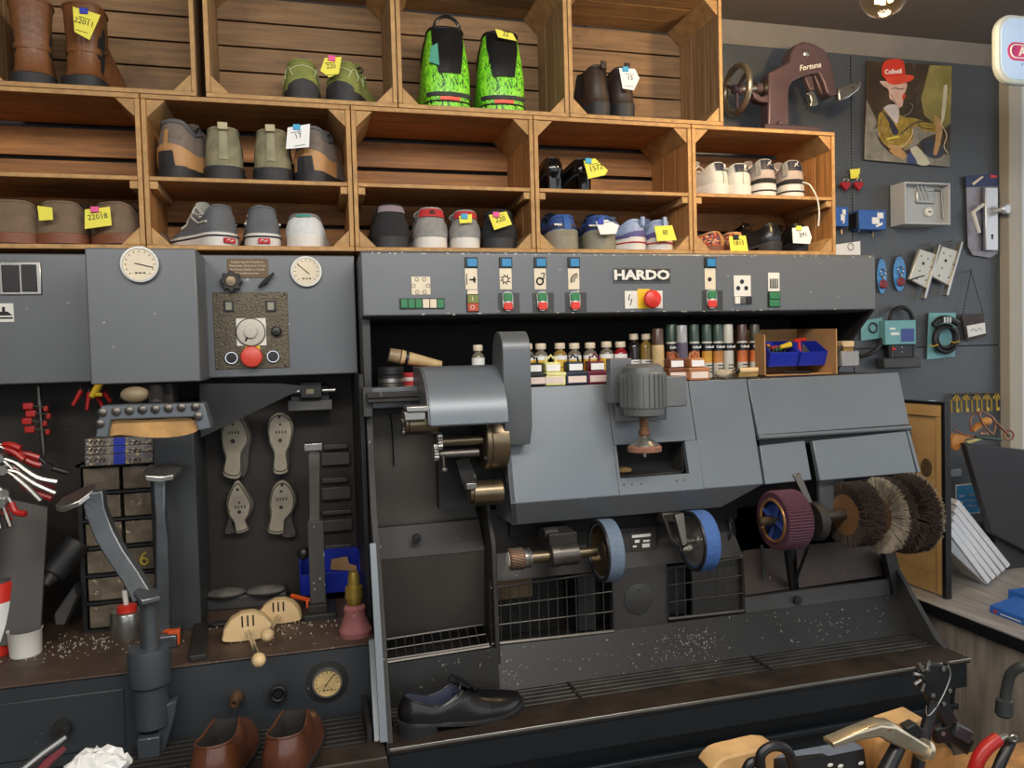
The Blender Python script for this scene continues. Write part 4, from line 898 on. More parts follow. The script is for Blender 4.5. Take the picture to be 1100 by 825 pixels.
grille(*ga, 11, 2); obj('grille_sill', tube([ga[2]+Vector((0,-.004,-.004)), ga[3]+Vector((0,-.004,-.004))], .004, 6), m_steelD, fm)
obj('grille_pit', box(XL+.012, .415, 1.76, 1.95, .775, .80), m_black, fm)
obj('bay_divider', prism([(1.97, 1.45), (1.83, 1.16), (1.79, 1.10), (1.775, .76), (1.97, .76)], 'X', .412, .424), m_soot_shade, fm, bev=.002)
g1 = [P(527,632,LY), P(657,614,LY), P(528,692,LY), P(659,678,LY)]; g2 = [P(717,611,LY), P(797,599,LY), P(718,665,LY), P(799,656,LY)]
a0, a1, b0, b1 = (g1[0].x+g1[2].x)/2, (g1[1].x+g1[3].x)/2, (g2[0].x+g2[2].x)/2, (g2[1].x+g2[3].x)/2
gt, gb = 1.003, .850; X0, X1 = .424, b1+.004
for q in ((X0, a0), (a1, b0), (b1, X1)): obj('lower_panel', box(*q, LY+.004, LY+.02, gb, gt), m_greyD, fm)
obj('lower_panel', slab([(X0, LY+.004, gt), (X1, LY+.004, gt), (X1, LY+.05, 1.06), (X0, LY+.05, 1.06)], .012), m_greyD, fm)
obj('lower_panel', box(X0, X1, LY+.05, LY+.062, 1.06, 1.17), m_soot_shade, fm)
obj('pit_back', box(X0, X1, LY+.14, LY+.15, .80, gt+.02), m_soot_shade, fm); obj('pit_floor', slab([(X0, LY+.01, gb-.01), (X1, LY+.01, gb-.01), (X1, LY+.14, gb-.03), (X0, LY+.14, gb-.03)], .006, (0,0,-1)), m_dark, fm)
obj('duct_box', join(box(a1-.085, a1-.04, LY+.02, LY+.13, gb, gt), box(a1-.04, a1, LY+.09, LY+.10, gb, gt)), m_black, fm); obj('duct_flap', box(a0+.01, a0+.12, LY+.05, LY+.055, gt-.06, gt-.015), m_brass, fm)
obj('duct_box', box(b0+.005, b0+.075, LY+.05, LY+.06, gb, gt-.02), m_black, fm); obj('duct_box', box(b0+.08, b1, LY+.02, LY+.03, gb, gt), m_greyD, fm)
grille(*g1, 13, 3); grille(*g2, 9, 3)
obj('grille_sill', tube([g1[2], g1[3]], .005, 6), m_steelD, fm); obj('grille_sill', tube([g2[2], g2[3]], .005, 6), m_steelD, fm)
c = P(686, 643, LY+.004); obj('round_cover', lathe(c, (0,-1,0), [(0,.040),(.002,.040),(.003,.038),(.003,0)], 32), m_greyD, fm)
for x, y in ((687,634), (687,659)): c = P(x, y, LY); obj('screw', sphere(c, .003, 8, 6), m_steelD, fm)
mb = obj('motor_block', bpx(666,566,706,602,1.83,.05), m_greyD, fm, bev=.004); obj('block_sill', bpx(664,601,707,606,1.82,.05), m_soot_shade, fm, bev=.002)
obj('rating_plate', bpx(677,572,701,592,1.829,.001), m_steelD, mb)
obj('rating_marks', join(bpx(679,574,699,577,1.828,.001), bpx(682,580,687,583,1.828,.001), bpx(691,580,698,582,1.828,.001), bpx(680,586,684,588,1.828,.001), bpx(690,584,698,588,1.828,.001)), m_paper, mb)
# skirt and tray
obj('bay_front', slab([(XL+.012,1.762,.858),(.412,1.762,.858),(.412,1.742,.757),(XL+.012,1.742,.757)], .008), M('scuffed_shaded_steel', (44,43,42), .45, .3, .15, 5, specks=((150,146,138), 80, .695), dirt=(40,36,32)), fm)  # real scuffs; base tone darkened for the shade below the covers
obj('skirt', slab([(XL+.01,LY,gb),(XR,LY,gb),(XR,1.745,.757),(XL+.01,1.745,.757)], .012), M('scuffed_shaded_steel', (44,43,42), .45, .3, .15, 5, specks=((150,146,138), 80, .695), dirt=(40,36,32)), fm)
m_bar = M('worn_bar', (92,88,84), .4, .6, .2, 20)
m_trayw = M('grimy_shaded_tray', (58,48,41), .5, .25, .3, 12, dirt=(34,28,24), dscale=8, specks=((150,140,125), 90, .73))  # grime, plus shade darkened into the base colour
tz = .757
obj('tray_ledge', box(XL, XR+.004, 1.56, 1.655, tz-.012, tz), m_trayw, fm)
obj('tray_bed', box(XL, XR, 1.655, 1.745, tz-.03, tz-.024), m_black, fm)
obj('tray_edge', box(XL, XR+.004, 1.556, 1.560, tz-.006, tz+.001), m_steel, fm, bev=.001)
for k, yy in enumerate((1.665, 1.685, 1.705, 1.725, 1.742)): obj('tray_bar', box(XL+.02, XR-.01, yy-.0035, yy+.0035, tz-.014, tz-.001), m_bar, fm, bev=.001)
for x in (PZ(620,745,tz).x, PZ(818,712,tz).x): obj('tray_cross_bar', box(x-.003, x+.003, 1.65, 1.75, tz-.004, tz+.002), m_soot_shade, fm)
m_frontp = M('front_panel_blueblack', (36,41,46), .42, .3, .1, 6)
obj('front_apron', box(XL, XR, 1.566, 1.58, tz-.075, tz-.012), m_frontp, fm)
obj('front_panel', slab([(XL,1.60,tz-.075),(XR,1.60,tz-.075),(XR,1.66,.1),(XL,1.66,.1)], .012), m_frontp, fm)
obj('front_rib', box(XL, XR, 1.590, 1.602, tz-.145, tz-.13), m_frontp, fm, bev=.003)
obj('plinth', box(XL, XR, 1.68, 2.28, 0, .1), m_black, fm)
def skirt_pt(x, y):
    n = Vector((0, 1, -.591)); c = 1.745-.591*.757-.0015; d = ray(x, y); return EYE+d*((c-EYE.dot(n))/d.dot(n))
rr = random.Random(21); V, F = [], []
for cx, cy, sx, sy, nn_ in ((470,722,26,9,130), (540,725,18,7,50), (745,688,18,6,110), (735,702,22,5,50), (890,668,30,8,40), (640,712,60,8,40)):
    for k in range(nn_):
        p = skirt_pt(max(428, cx+rr.gauss(0, sx)), min(cy+16, cy+rr.gauss(0, sy))); s_ = rr.uniform(.0006, .0019); q = len(V); a = rr.random()*3.1; u = Vector((math.cos(a), -.2*math.sin(a), math.sin(a)))*s_; v = Vector((-math.sin(a), 0, math.cos(a)))*s_*.6
        V += [p-u-v, p+u-v, p+u+v, p-u+v, p-u-v+Vector((0,.001,0)), p+u-v+Vector((0,.001,0)), p+u+v+Vector((0,.001,0)), p-u+v+Vector((0,.001,0))]; F += [tuple(i+q for i in f) for f in BF]
obj('dust_flecks', (V, F), M('pale_dust', (168,160,146), .9, 0, 0), fm, smooth=0, kind='stuff')
# lower right plates behind the brushes
m_rustp = M('brown_stained_plate', (70,59,52), .5, .4, .2, 4, specks=((150,120,90), 40, .72))
obj('lower_plate', slab([P(797,560,1.88), P(840,560,1.88), P(848,633,1.83), P(800,640,1.83)], .012), m_rustp, fm, bev=.001)
obj('lower_plate', slab([P(853,560,1.88), P(950,550,1.88), P(952,618,1.83), P(858,632,1.83)], .012), m_rustp, fm, bev=.001)
obj('plate_slot', slab([P(817,585,1.85), P(820,585,1.85), P(823,622,1.825), P(820,623,1.825)], .003), m_black, fm)
obj('lower_gap', box(b1+.004, XR, 1.86, 1.87, .84, 1.12), m_black, fm)
obj('lower_strip', slab([P(800,642,1.81), P(955,622,1.81), P(957,645,1.80), P(801,662,1.80)], .012), m_greyD, fm)
c = P(853.5, 643, 1.81); obj('clamp_knob', lathe(c, (0,-1,0), [(0,.004),(.008,.004),(.009,.011),(.018,.011),(.019,0)], 16), m_soot_shade, fm)
obj('leg_brace', tube([P(846,592,1.75), P(851,630,1.82)], .010, 4), m_black, fm); obj('leg_brace', tube([P(868,588,1.72), P(853,628,1.81)], .005, 4), m_black, fm)
obj('brush_pillar', slab([P(951,594,1.80), P(962,594,1.80), P(975,640,1.80), P(962,645,1.80)], .02), m_greyD, fm)
for a, b_ in (((780,553),(790,575)), ((783,558),(781,584))): obj('cable', tube(spline([P(*a, 1.84), P((a[0]+b_[0])/2+3, (a[1]+b_[1])/2, 1.83), P(*b_, 1.84)], 5), .003, 6), m_blk, fm)
obj('cable', tube(spline([P(418,440,1.9), P(421,460,1.9), P(423,500,1.92)], 5), .002, 6), m_blk, fm)
# ================================================================== LEFT: SOLE PRESS UNIT
pu = thing('sole_press_unit', 'grey sole press cabinet with pressure gauges above a grimy worktop', 'machine', (-.35, 2.0, 0))
PY, BY, WT = 2.045, 1.88, .905
PX0, PX1 = -.98, .127
zt, zb = 1.825, 1.517
obj('cabinet', box(PX0, PX1, PY, 2.34, zb, zt-.002), m_grey, pu, bev=.003)
obj('protruding_box', box(P(94,340,BY).x, P(213,340,BY).x, BY, PY, zb-.004, P(150,266.5,BY).z), m_grey, pu, bev=.003)
def plt(nm, r, mat, t=.002, base=PY, par=None, **k): return obj(nm, bpx(*r, base, 0, t), mat, par or pu, **k)
def gauge(x, y, Y, rpx, needle, face=m_cream, par=None, flange=None):
    c = P(x, y, Y); r = rpx/FPX*Y*1.0
    if flange: obj('gauge_flange', lathe(c, (0,-1,0), [(0,r*flange),(.003,r*flange),(.004,r*1.05)], 36), m_soot_shade, par or pu)
    b = obj('gauge', lathe(c, (0,-1,0), [(0,r),(.010,r),(.012,r*.97),(.012,r*.86),(.009,r*.85)], 36), m_steel, par or pu)
    f = obj('gauge_face', lathe(c, (0,-1,0), [(.004,r*.86),(.0095,r*.86),(.0095,0)], 36), face, b)
    q = c+Vector((0,-.0102,0)); d = Vector((math.cos(needle), 0, math.sin(needle)))
    obj('needle', tube([q-d*r*.25, q+d*r*.7], .0011, 5), m_ink, b)
    for k in range(13):
        a = math.radians(225-270*k/12); e = Vector((math.cos(a), 0, math.sin(a))); obj('tick', tube([q+e*r*.66, q+e*r*.76], .0007, 4), m_ink, b)
    for k in range(3): obj('dial_print', box(q.x-.010+.008*k, q.x-.005+.008*k, q.y, q.y+.0005, q.z-r*.5, q.z-r*.42), m_ink, b)
    return b
gauge(151, 284.5, BY, 18, R(-14)); gauge(329, 292, PY, 16, R(140))
sf = plt('switch_frame', (-24,281,45,317), m_steel, .005, bev=.002)
for a in ((-20,284.5,0.5,314), (3,285,22,314), (24,284.5,40.5,313.5)): plt('switch_panel', a, m_blk, .008, par=sf, bev=.0015)
lb = plt('symbol_plate', (-16,326,15,346), m_white, .002); c = P(4, 337, PY-.003)
obj('printed_press', join(prism([(c.x-.018, c.z-.004), (c.x+.018, c.z-.004), (c.x+.008, c.z+.005), (c.x-.008, c.z+.005)], 'Y', c.y, c.y+.0006), box(c.x-.003, c.x+.003, c.y, c.y+.0006, c.z+.004, c.z+.016), box(c.x-.018, c.x+.018, c.y, c.y+.0006, c.z-.012, c.z-.008)), m_ink, lb)
ip = plt('instruction_plate', (244,278,288,298.5), M('bronze_plate', (92,74,54), .4, .5, .1), .002, bev=.0006)
for k in range(4): p = P(266, 281.5+k*4, PY-.0026); text('plate_lettering', ('Regulierung des Pressdrucks', 'Manometer Schuhdruck 3-5 bar', 'Bei Gummi Sohlen ca. 4-6 bar', 'Kontrollmanometer')[k], .0068, m_cream, ip, p, ext=.0002)
def starknob(x, y, Y, r, mat, n=8, par=None):
    c = P(x, y, Y); pts = []
    for k in range(n*6): a = 2*math.pi*k/(n*6); rr = r*(.86+.14*math.cos(n*a)); pts.append((c.x+math.cos(a)*rr, c.z+math.sin(a)*rr))
    o = obj('star_knob', prism(pts, 'Y', Y-.022, Y-.008), mat, par or pu, bev=.002); obj('knob_hub', lathe(c, (0,-1,0), [(0,r*.4),(.020,r*.5),(.026,r*.42),(.027,0)], 18), m_brass, o); return o
starknob(249, 303, PY, .028, m_soot_shade)
c = P(285, 303.5, PY); wk = obj('wing_key', join(tube([c+Vector((-.016,-.016,-.014)), c+Vector((0,-.018,0)), c+Vector((.022,-.016,.022))], [.003,.006,.003], 8)), m_soot_shade, pu); obj('key_shank', cyl(c, c+Vector((0,-.016,0)), .006), m_soot_shade, wk)
m_ham = M('hammered_bronze', (88,80,64), .42, .5, .28, 130, bump=.5, bscale=220)
cpn = plt('control_plate', (230,314,310,396), m_ham, .003, bev=.001)
for x, y in ((233,317), (306,316), (236,393), (306,392)): c = P(x, y, PY-.003); obj('screw', sphere(c, .003, 8, 6), m_steelD, cpn)
for x, y in ((246,329), (291,329)): plt('lamp_bezel', (x-5.5,y-6,x+5.5,y+6), m_blk, .007, par=cpn, bev=.001); plt('lamp_lens', (x-3.2,y-4,x+3.2,y+4), M('dull_lens', (150,145,125), .3), .009, par=cpn)
sd = plt('dial_plate', (254,342,286,371.5), m_white, .005, par=cpn, bev=.001)
c = P(269.5, 356.8, PY-.006); obj('timer_dial', lathe(c, (0,-1,0), [(0,.035),(.003,.035),(.004,.033),(.004,.016),(.012,.015),(.013,.011),(.012,0)], 32), M('aged_white_dial', (196,190,175), .4, 0, .06), sd)
obj('dial_ring', torus(c+Vector((0,-.006,0)), (0,1,0), .014, .002, 24, 6), m_blk, sd); obj('dial_pointer', tube([c+Vector((-.004,-.010,-.006)), c+Vector((-.014,-.006,-.022))], .002, 5), m_blk, sd)
obj('dial_ring', torus(c+Vector((0,-.004,0)), (0,1,0), .0345, .0012, 30, 5), m_steelD, sd)
c = P(297, 356, PY); obj('black_knob', lathe(c, (0,-1,0), [(0,.012),(.012,.013),(.018,.010),(.020,0)], 20), m_blk, cpn)
plt('yellow_label', (263.5,370,279.5,378), m_yel, .004, par=cpn)
c = P(271, 383.5, PY); obj('emergency_stop', lathe(c, (0,-1,0), [(0,.012),(.014,.012),(.015,.024),(.024,.027),(.032,.024),(.036,.013),(.037,0)], 26), M('faded_red_plastic', (214,72,56), .4, 0, .06), cpn)
for x, y in ((249,384.5), (293.5,383)): c = P(x, y, PY); b = obj('push_button', lathe(c, (0,-1,0), [(0,.017),(.007,.017),(.009,.015),(.009,.013)], 24, False), m_chrome, cpn); obj('button_cap', lathe(c, (0,-1,0), [(0,.013),(.007,.013),(.0075,0)], 20), m_blk, b)
# recess
RY = 2.21
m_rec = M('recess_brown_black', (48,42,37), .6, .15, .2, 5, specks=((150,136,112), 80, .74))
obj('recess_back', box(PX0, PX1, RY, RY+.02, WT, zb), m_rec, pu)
obj('recess_side', box(PX1-.010, PX1, 1.86, RY, WT, zb), m_black, pu)
cx0, cx1 = P(168, 560, 2.0).x, P(212, 560, 2.0).x
obj('column', box(cx0, cx1, 2.0, RY, WT, 1.46), M('column_enamel', (70,72,74), .45, .3, .1, 5, specks=((190,190,185), 70, .735)), pu, bev=.002)
obj('column_painted_shadow', slab([P(214,412,2.04), P(300,412,2.04), P(330,415,2.04), P(216,470,2.04)], .006), m_black, pu)  # black sheet put in as the diagonal shadow beside the column
obj('left_plate', slab([P(-60,520,2.04), P(51,545,2.04), P(43,690,1.95), P(-60,700,1.95)], .012), M('plate_enamel', (76,73,70), .45, .3, .1, 4, specks=((170,168,160), 60, .75)), pu, bev=.001)
# louvre slots
for x0, y0, x1, y1 in ((347,477,374,483), (345,486,376,500), (345,513,374,519), (345,523,377,537), (346,548,378,553), (347,558,379,571), (349,585,378,592)):
    b = obj('louvre', bpx(x0,y0,x1,y1,RY-.016,.016), M('louvre_paint', (74,70,66), .45, .2, .1), pu, bev=.003)
ab = obj('top_bracket', bpx(309,430,357,441,2.12,.06), M('bracket_grey', (92,90,88), .45, .4), pu, bev=.002); obj('bracket_block', bpx(312,414,354,431,2.13,.05), m_soot_shade, pu, bev=.003); obj('lamp_block', bpx(322,410,346,428,2.10,.04), m_black, pu, bev=.003)
obj('bracket_screw', xcyl(305, 360, 420, 2.115, .006), m_steel, pu); obj('brass_tab', bpx(329,418,337,423,2.098,.003), m_brass, pu)
# worktop and front
m_wtop = M('grimy_brown_worktop', (84,66,54), .55, 0, .25, 10, dirt=(48,38,32), dscale=6, specks=((176,160,136), 75, .70))
yf = 1.765
obj('worktop', box(PX0, PX1, yf, RY, WT-.005, WT), m_wtop, pu, bev=.003)
m_fpan = M('front_enamel_dark', (66,70,74), .42, .3, .12, 5, specks=((170,168,160), 70, .735))
obj('front_panel', box(PX0, PX1, yf+.004, yf+.02, .70, WT-.005), m_fpan, pu)
obj('door_panel', bpx(-80,752,135,815,yf+.004,0,.004), m_fpan, pu, bev=.006)
c = P(69, 779, yf); obj('door_knob', lathe(c, (0,-1,0), [(0,.008),(.010,.009),(.012,.018),(.020,.016),(.021,0)], 18), m_soot_shade, pu)
gauge(351.5, 732, yf+.004, 16, R(50), M('aged_gauge_face', (206,176,120), .5, 0, .25, 60), None, 1.35)
c = P(299, 742.5, yf); obj('valve_wheel', join(torus(c+Vector((0,-.014,0)), (0,1,0), .015, .005, 20, 8), cyl(c, c+Vector((0,-.018,0)), .008)), m_blk, pu)
c = P(255, 747, yf); obj('air_nozzle', lathe(c, (-.15,-1,-.2), [(0,.014),(.012,.014),(.013,.010),(.03,.010),(.030,.006),(.02,.006)], 16), M('copper_nozzle', (140,110,86), .4, .7), pu)
tz2 = .757
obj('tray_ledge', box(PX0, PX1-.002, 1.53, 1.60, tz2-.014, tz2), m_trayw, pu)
for k, yy in enumerate((1.615, 1.635, 1.655, 1.675, 1.695, 1.715, 1.735)): obj('tray_bar', box(P(132,790,1.66).x, PX1-.035, yy-.005, yy+.005, tz2-.014, tz2-.001), m_soot_shade, pu, bev=.0015)
obj('tray_bed', box(PX0, PX1-.002, 1.60, yf+.004, tz2-.04, tz2-.034), m_black, pu)
obj('tray_end', box(PX1-.035, PX1-.025, 1.60, yf, tz2-.034, tz2+.03), m_soot_shade, pu)
obj('tray_edge', box(PX0, PX1-.002, 1.527, 1.530, tz2-.006, tz2+.001), m_steel, pu)
obj('tray_front', box(PX0, PX1-.002, 1.535, 1.55, .3, tz2-.014), m_frontp, pu)
obj('edge_strip', slab([P(396,688,1.745), P(403,686,1.745), P(410,797,1.60), P(402,799,1.60)], .006), m_greyL, pu, bev=.001)
obj('body_lower', box(PX0, PX1-.004, yf+.02, 2.3, 0, WT-.025), m_black, pu)
obj('rail', slab([PZ(203,712,WT), PZ(222,709,WT), PZ(224,655,WT), PZ(212,655,WT)], .014, (0,0,1)), m_soot_shade, pu, bev=.003)
# hanging press pad
pp_ = obj('press_frame', join(slab([P(108,436,1.80), P(219,433,1.80), P(227,460,1.80), P(213,463,1.80), P(208,448,1.80), P(119,451,1.80), P(116,470,1.80), P(102,470,1.80)], .06)), M('press_enamel', (104,110,116), .4, .3, .1, 6, specks=((180,180,175), 80, .73)), pu, bev=.003)
for x, y in ((110,443), (125,442), (139,441), (153,440), (167,439.5), (181,438.5), (195,437.5), (210,437), (107.5,455), (213,447)):
    c = P(x, y, 1.80); obj('rivet', lathe(c, (0,-1,0), [(0,.009),(.005,.009),(.007,.006),(.0075,0)], 14), m_steelD, pp_)
obj('pad_leather', join(slab(spline([P(117,469,1.815), P(121,452,1.815), P(160,451,1.815), P(205,449,1.815), P(213,462,1.815), P(190,469,1.815), P(160,470,1.815), P(130,467,1.815), P(117,469,1.815)], 3)[:-1], .05)), M('tan_hide', (196,150,92), .7, 0, .25, 20, bump=.3, bscale=80), pp_)
obj('press_arm', join(bpx(152,411,186,434,1.93,.08), cyl(P(168,400,1.95), P(168,436,1.86), .016)), m_soot_shade, pu, bev=.004)
obj('arm_bolt', sphere(P(145,424,1.90), .024, 14, 8, (1.3,.8,.8)), M('bone_knob', (150,132,104), .5), pu)
# ---- loose things
m_iron = M('anvil_iron', (112,116,120), .34, .75, .16, 10, bump=.1)
# last holder bolted to the front
ls = thing('last_holder_post', 'grey iron holder sleeve with flared post fixed to the worktop front', 'holder', (P(160,700,1.72).x, 1.72, .70))
cxp = P(160, 700, 1.72).x; zA, zB, zC, zD, zE = P(160,632,1.72).z, P(160,697,1.72).z, P(160,735,1.72).z, P(160,770,1.72).z, P(160,812,1.70).z
m_holder = M('holder_enamel', (78,84,90), .4, .3, .1, 8, specks=((190,190,185), 90, .73))
obj('sleeve', lathe((cxp, 1.72, zC), (0,0,1), [(0,.037),(.004,.041),(.066,.042),(zB-zC+.004,.040),(zB-zC+.005,.024)], 28), m_holder, ls)
obj('lower_sleeve', lathe((cxp, 1.72, zD-.02), (0,0,1), [(0,.030),(.004,.034),(zC-zD+.02,.034)], 26), m_holder, ls)
obj('neck', lathe((cxp+.004, 1.72, zB), (0,0,1), [(0,.019),(.05,.018),(zA-zB-.03,.019),(zA-zB-.010,.026)], 18), m_iron, ls)
obj('cap', slab([P(143,635,1.70), P(150,630,1.74), P(170,632,1.74), P(173,640,1.70), P(152,645,1.68)], .012, (0,0,-1)), m_iron, ls, bev=.003)
obj('foot_bracket', join(bpx(147,793,172,818,1.68,.05), slab([P(172,760,1.70), P(190,752,1.72), P(188,768,1.72), P(176,812,1.70), P(166,812,1.70)], .03)), m_holder, ls, bev=.003)
# swan arm anvil
an = thing('swan_neck_anvil', 'long curved iron anvil arm leaning up to the left with flat toe plate', 'anvil', PZ(150,640,WT+.1))
pts = [P(100,528,1.80), P(104,548,1.80), P(113,572,1.79), P(126,595,1.78), P(142,618,1.76), P(154,640,1.74)]
g = []
for k in range(len(pts)-1):
    a, b = pts[k], pts[k+1]; d = (b-a).normalized(); nrm = Vector((d.z, 0, -d.x))
    w0, w1 = (.020 if k else .022), .020; g.append((a-nrm*w0, a+nrm*w0))
g.append((pts[-1]-nrm*.022, pts[-1]+nrm*.022)); V = []; F = []
for l, r_ in g: V += [l+Vector((0,-.016,0)), r_+Vector((0,-.016,0)), r_+Vector((0,.016,0)), l+Vector((0,.016,0))]
for k in range(len(g)-1):
    for j in range(4): F.append((k*4+j, k*4+(j+1) % 4, (k+1)*4+(j+1) % 4, (k+1)*4+j))
F += [(0,1,2,3), tuple(range(4*len(g)-4, 4*len(g)))]
obj('arm', (V, F), m_iron, an, bev=.003)
obj('toe_plate', slab([P(59,543,1.78), P(66,535,1.83), P(88,524,1.84), P(102,519,1.83), P(100,526,1.79), P(84,538,1.77), P(67,545,1.77)], .012, (.2,0,-1)), m_steel, an, bev=.002)
an2 = thing('anvil_stand', 'small upright iron anvil with flat top in front of the dark column', 'anvil', PZ(176,665,WT))
obj('top_plate', slab([P(153,506,1.90), P(160,500,1.95), P(182,499,1.95), P(195,502,1.92), P(186,510,1.88), P(172,513,1.88), P(156,511,1.88)], .012, (0,0,-1)), m_steel, an2, bev=.002)
za = P(172,512,1.92).z
obj('neck', prism([(P(165,515,1.92).x, za-.005), (P(179,515,1.92).x, za-.005), (P(178,540,1.92).x, za-.09), (P(181,562,1.92).x, za-.15), (P(183,660,1.92).x, WT+.03), (P(168,660,1.92).x, WT+.03), (P(167,540,1.92).x, za-.09)], 'Y', 1.905, 1.94), m_iron, an2, bev=.004)
obj('foot', box(P(160,660,1.92).x, P(192,660,1.92).x, 1.88, 1.98, WT, WT+.03), m_iron, an2, bev=.004)
# iron lasts on the back wall
m_last = M('cast_iron_last', (164,154,134), .45, .45, .2, 16, bump=.25, bscale=90, specks=((84,72,58), 60, .68))
m_lastd = M('last_dark_side', (84,80,74), .5, .6, .2, 16)
def last(label, outl, shadow, marks):
    pts = [P(x, y, RY-.035) for x, y in outl]; c = sum(pts, Vector())/len(pts)
    t = thing('iron_last', label, 'shoe last', (c.x, RY-.02, min(p.z for p in pts)), group='iron lasts on the press back wall')
    sp_ = spline(pts+[pts[0]], 4)[:-1]
    obj('sole_face', slab(sp_, .012), m_last, t, bev=.002)
    obj('rim', tube(spline([p.lerp(c, .10)+Vector((0,-.001,0)) for p in pts+[pts[0]]], 4)[:-1], .0016, 5, closed=True), m_lastd, t)
    p2 = [P(x, y, RY-.022) for x, y in shadow]; obj('shadow_shape', slab(spline(p2+[p2[0]], 4)[:-1], .010), m_lastd, t, bev=.002)  # dark shape behind the last, drawn in as its shadow
    for x, y, r in marks: q = P(x, y, RY-.036); obj('hole', cyl(q, q+Vector((0,.001,0)), r, None, 10), m_black, t)
    a = P(marks[-1][0]-5, (marks[-1][1]+marks[-2][1])/2, RY-.0358); obj('cast_marks', join(*[box(a.x+.008*k, a.x+.004+.008*k, a.y, a.y+.0006, a.z-.004, a.z+.004) for k in range(4)]), m_lastd, t)
last('large wide iron last, upper left of the four', [(237,462),(243,450),(251,443),(258,446),(266,462),(267,475),(260,488),(258,513),(240,511),(242,493),(238,480)], [(256,442),(262,444),(271,468),(268,484),(266,506),(259,512),(258,480)], [(251,447,.004),(250,456,.003),(250,474,.006)])
last('narrow rounded iron last, upper right of the four', [(287,462),(290,449),(300,443),(311,448),(315,460),(312,478),(308,488),(309,507),(294,508),(294,488),(289,476)], [(300,446),(314,452),(316,465),(311,480),(311,500),(306,502)], [(300,448,.004),(301,456,.003),(301,473,.005)])
last('pointed iron last, lower left of the four', [(243,541),(247,528),(255,516),(264,528),(270,541),(268,553),(264,560),(267,569),(254,573),(251,562),(245,553)], [(242,535),(256,518),(272,535),(272,548),(266,556),(250,560),(253,572),(241,573),(245,556)], [(255,526,.004),(257,540,.003),(257,550,.005)])
last('rounded iron last with round cast mark, lower right of the four', [(289,541),(293,524),(303,516),(312,522),(317,537),(314,550),(306,560),(304,573),(288,572),(290,556)], [(300,518),(316,526),(319,540),(314,556),(318,575),(302,576),(306,556)], [(303,521,.004),(302,528,.004),(302,545,.005)])
# press column with base
pc = thing('press_column', 'speckled upright press column with flat steel bar on a square base', 'press', PZ(343,665,WT))
Yc = PZ(343,660,WT).y
obj('column', bpx(332,560,349,655,Yc-.01,.05), M('speckled_paint', (74,72,70), .5, .2, .1, 6, specks=((190,184,168), 50, .66)), pc, bev=.002)
obj('bar', slab([P(331,484,Yc+.01), P(344,484,Yc+.01), P(344,562,Yc+.01), P(332,562,Yc+.01)], .02), m_steelD, pc, bev=.002); obj('bar_cap', bpx(326,476,347,485,Yc-.005,.04), m_steel, pc, bev=.003)
obj('base', join(bpx(326,660,362,673,Yc-.05,.12)), m_soot_shade, pc, bev=.004); obj('base_step', bpx(331,650,352,661,Yc-.03,.08), m_soot_shade, pc, bev=.003)
c = P(326, 594, Yc+.02); obj('ball_lever', join(sphere(c, .017), cyl(c, P(336,594,Yc+.02), .004)), m_blk, pc)
def binbox(nm, label, x0, y0, x1, y1, Y, d, mat, group=None, h=.6):
    b = bpx(x0, y0, x1, y1, Y, d); xa, xb = b[0][0].x, b[0][1].x; za, zb_ = b[0][0].z, b[0][4].z; t_ = .004
    o = thing(nm, label, 'bin', ((xa+xb)/2, Y+d/2, za), group=group); zf = lerp(za, zb_, h)
    obj('front', slab([(xa, Y-.015, zf), (xb, Y-.015, zf), (xb, Y, za), (xa, Y, za)], t_), mat, o, bev=.001); obj('back', box(xa, xb, Y+d-t_, Y+d, za, zb_), mat, o); obj('floor', box(xa, xb, Y, Y+d, za, za+t_), mat, o)
    for x in (xa, xb-t_): obj('side', slab([(x, Y-.015, zf), (x, Y, za), (x, Y+d, za), (x, Y+d, zb_), (x, Y+.04, zb_)], t_, (1,0,0)), mat, o)
    return o, (xa, xb, za, zb_)
bo, bb = binbox('parts_bin', 'dark blue plastic bin with cardboard scrap behind the press column', 322, 598, 387, 637, 2.10, .09, m_bluebin)
bo.location.z += 0
single('cardboard_scrap', slab([P(356,601,2.12), P(373,598,2.12), P(375,606,2.12), P(383,608,2.12), P(383,613,2.12), P(355,612,2.12)], .006), M('cardboard', (170,132,92), .8, 0, .1), 'torn cardboard scrap in the dark blue bin', 'cardboard')
m_pinkc = M('dusty_pink_rubber', (150,92,90), .75, 0, .2, 30, specks=((190,170,150), 80, .7))
pk = thing('cone_polisher', 'dusty pink cone shaped rubber piece with brass fitting on worktop', 'polisher', PZ(382,680,WT))
b = PZ(382,681,WT); b.z = WT; ph = P(382,652,b.y).z-WT
obj('cone', lathe((b.x, b.y, WT), (0,0,1), [(0,.038),(.012,.039),(.016,.036),(ph*.75,.024),(ph,.026),(ph+.006,.020)], 26), m_pinkc, pk)
obj('fitting', lathe((b.x, b.y, WT+ph), (0,0,1), [(0,.014),(.012,.015),(.013,.018),(.022,.018),(.023,.021),(.05,.020),(.051,.014),(.07,.014),(.085,.011)], 20), M('brass_yellow', (176,150,70), .4, .7, .2, 20), pk)
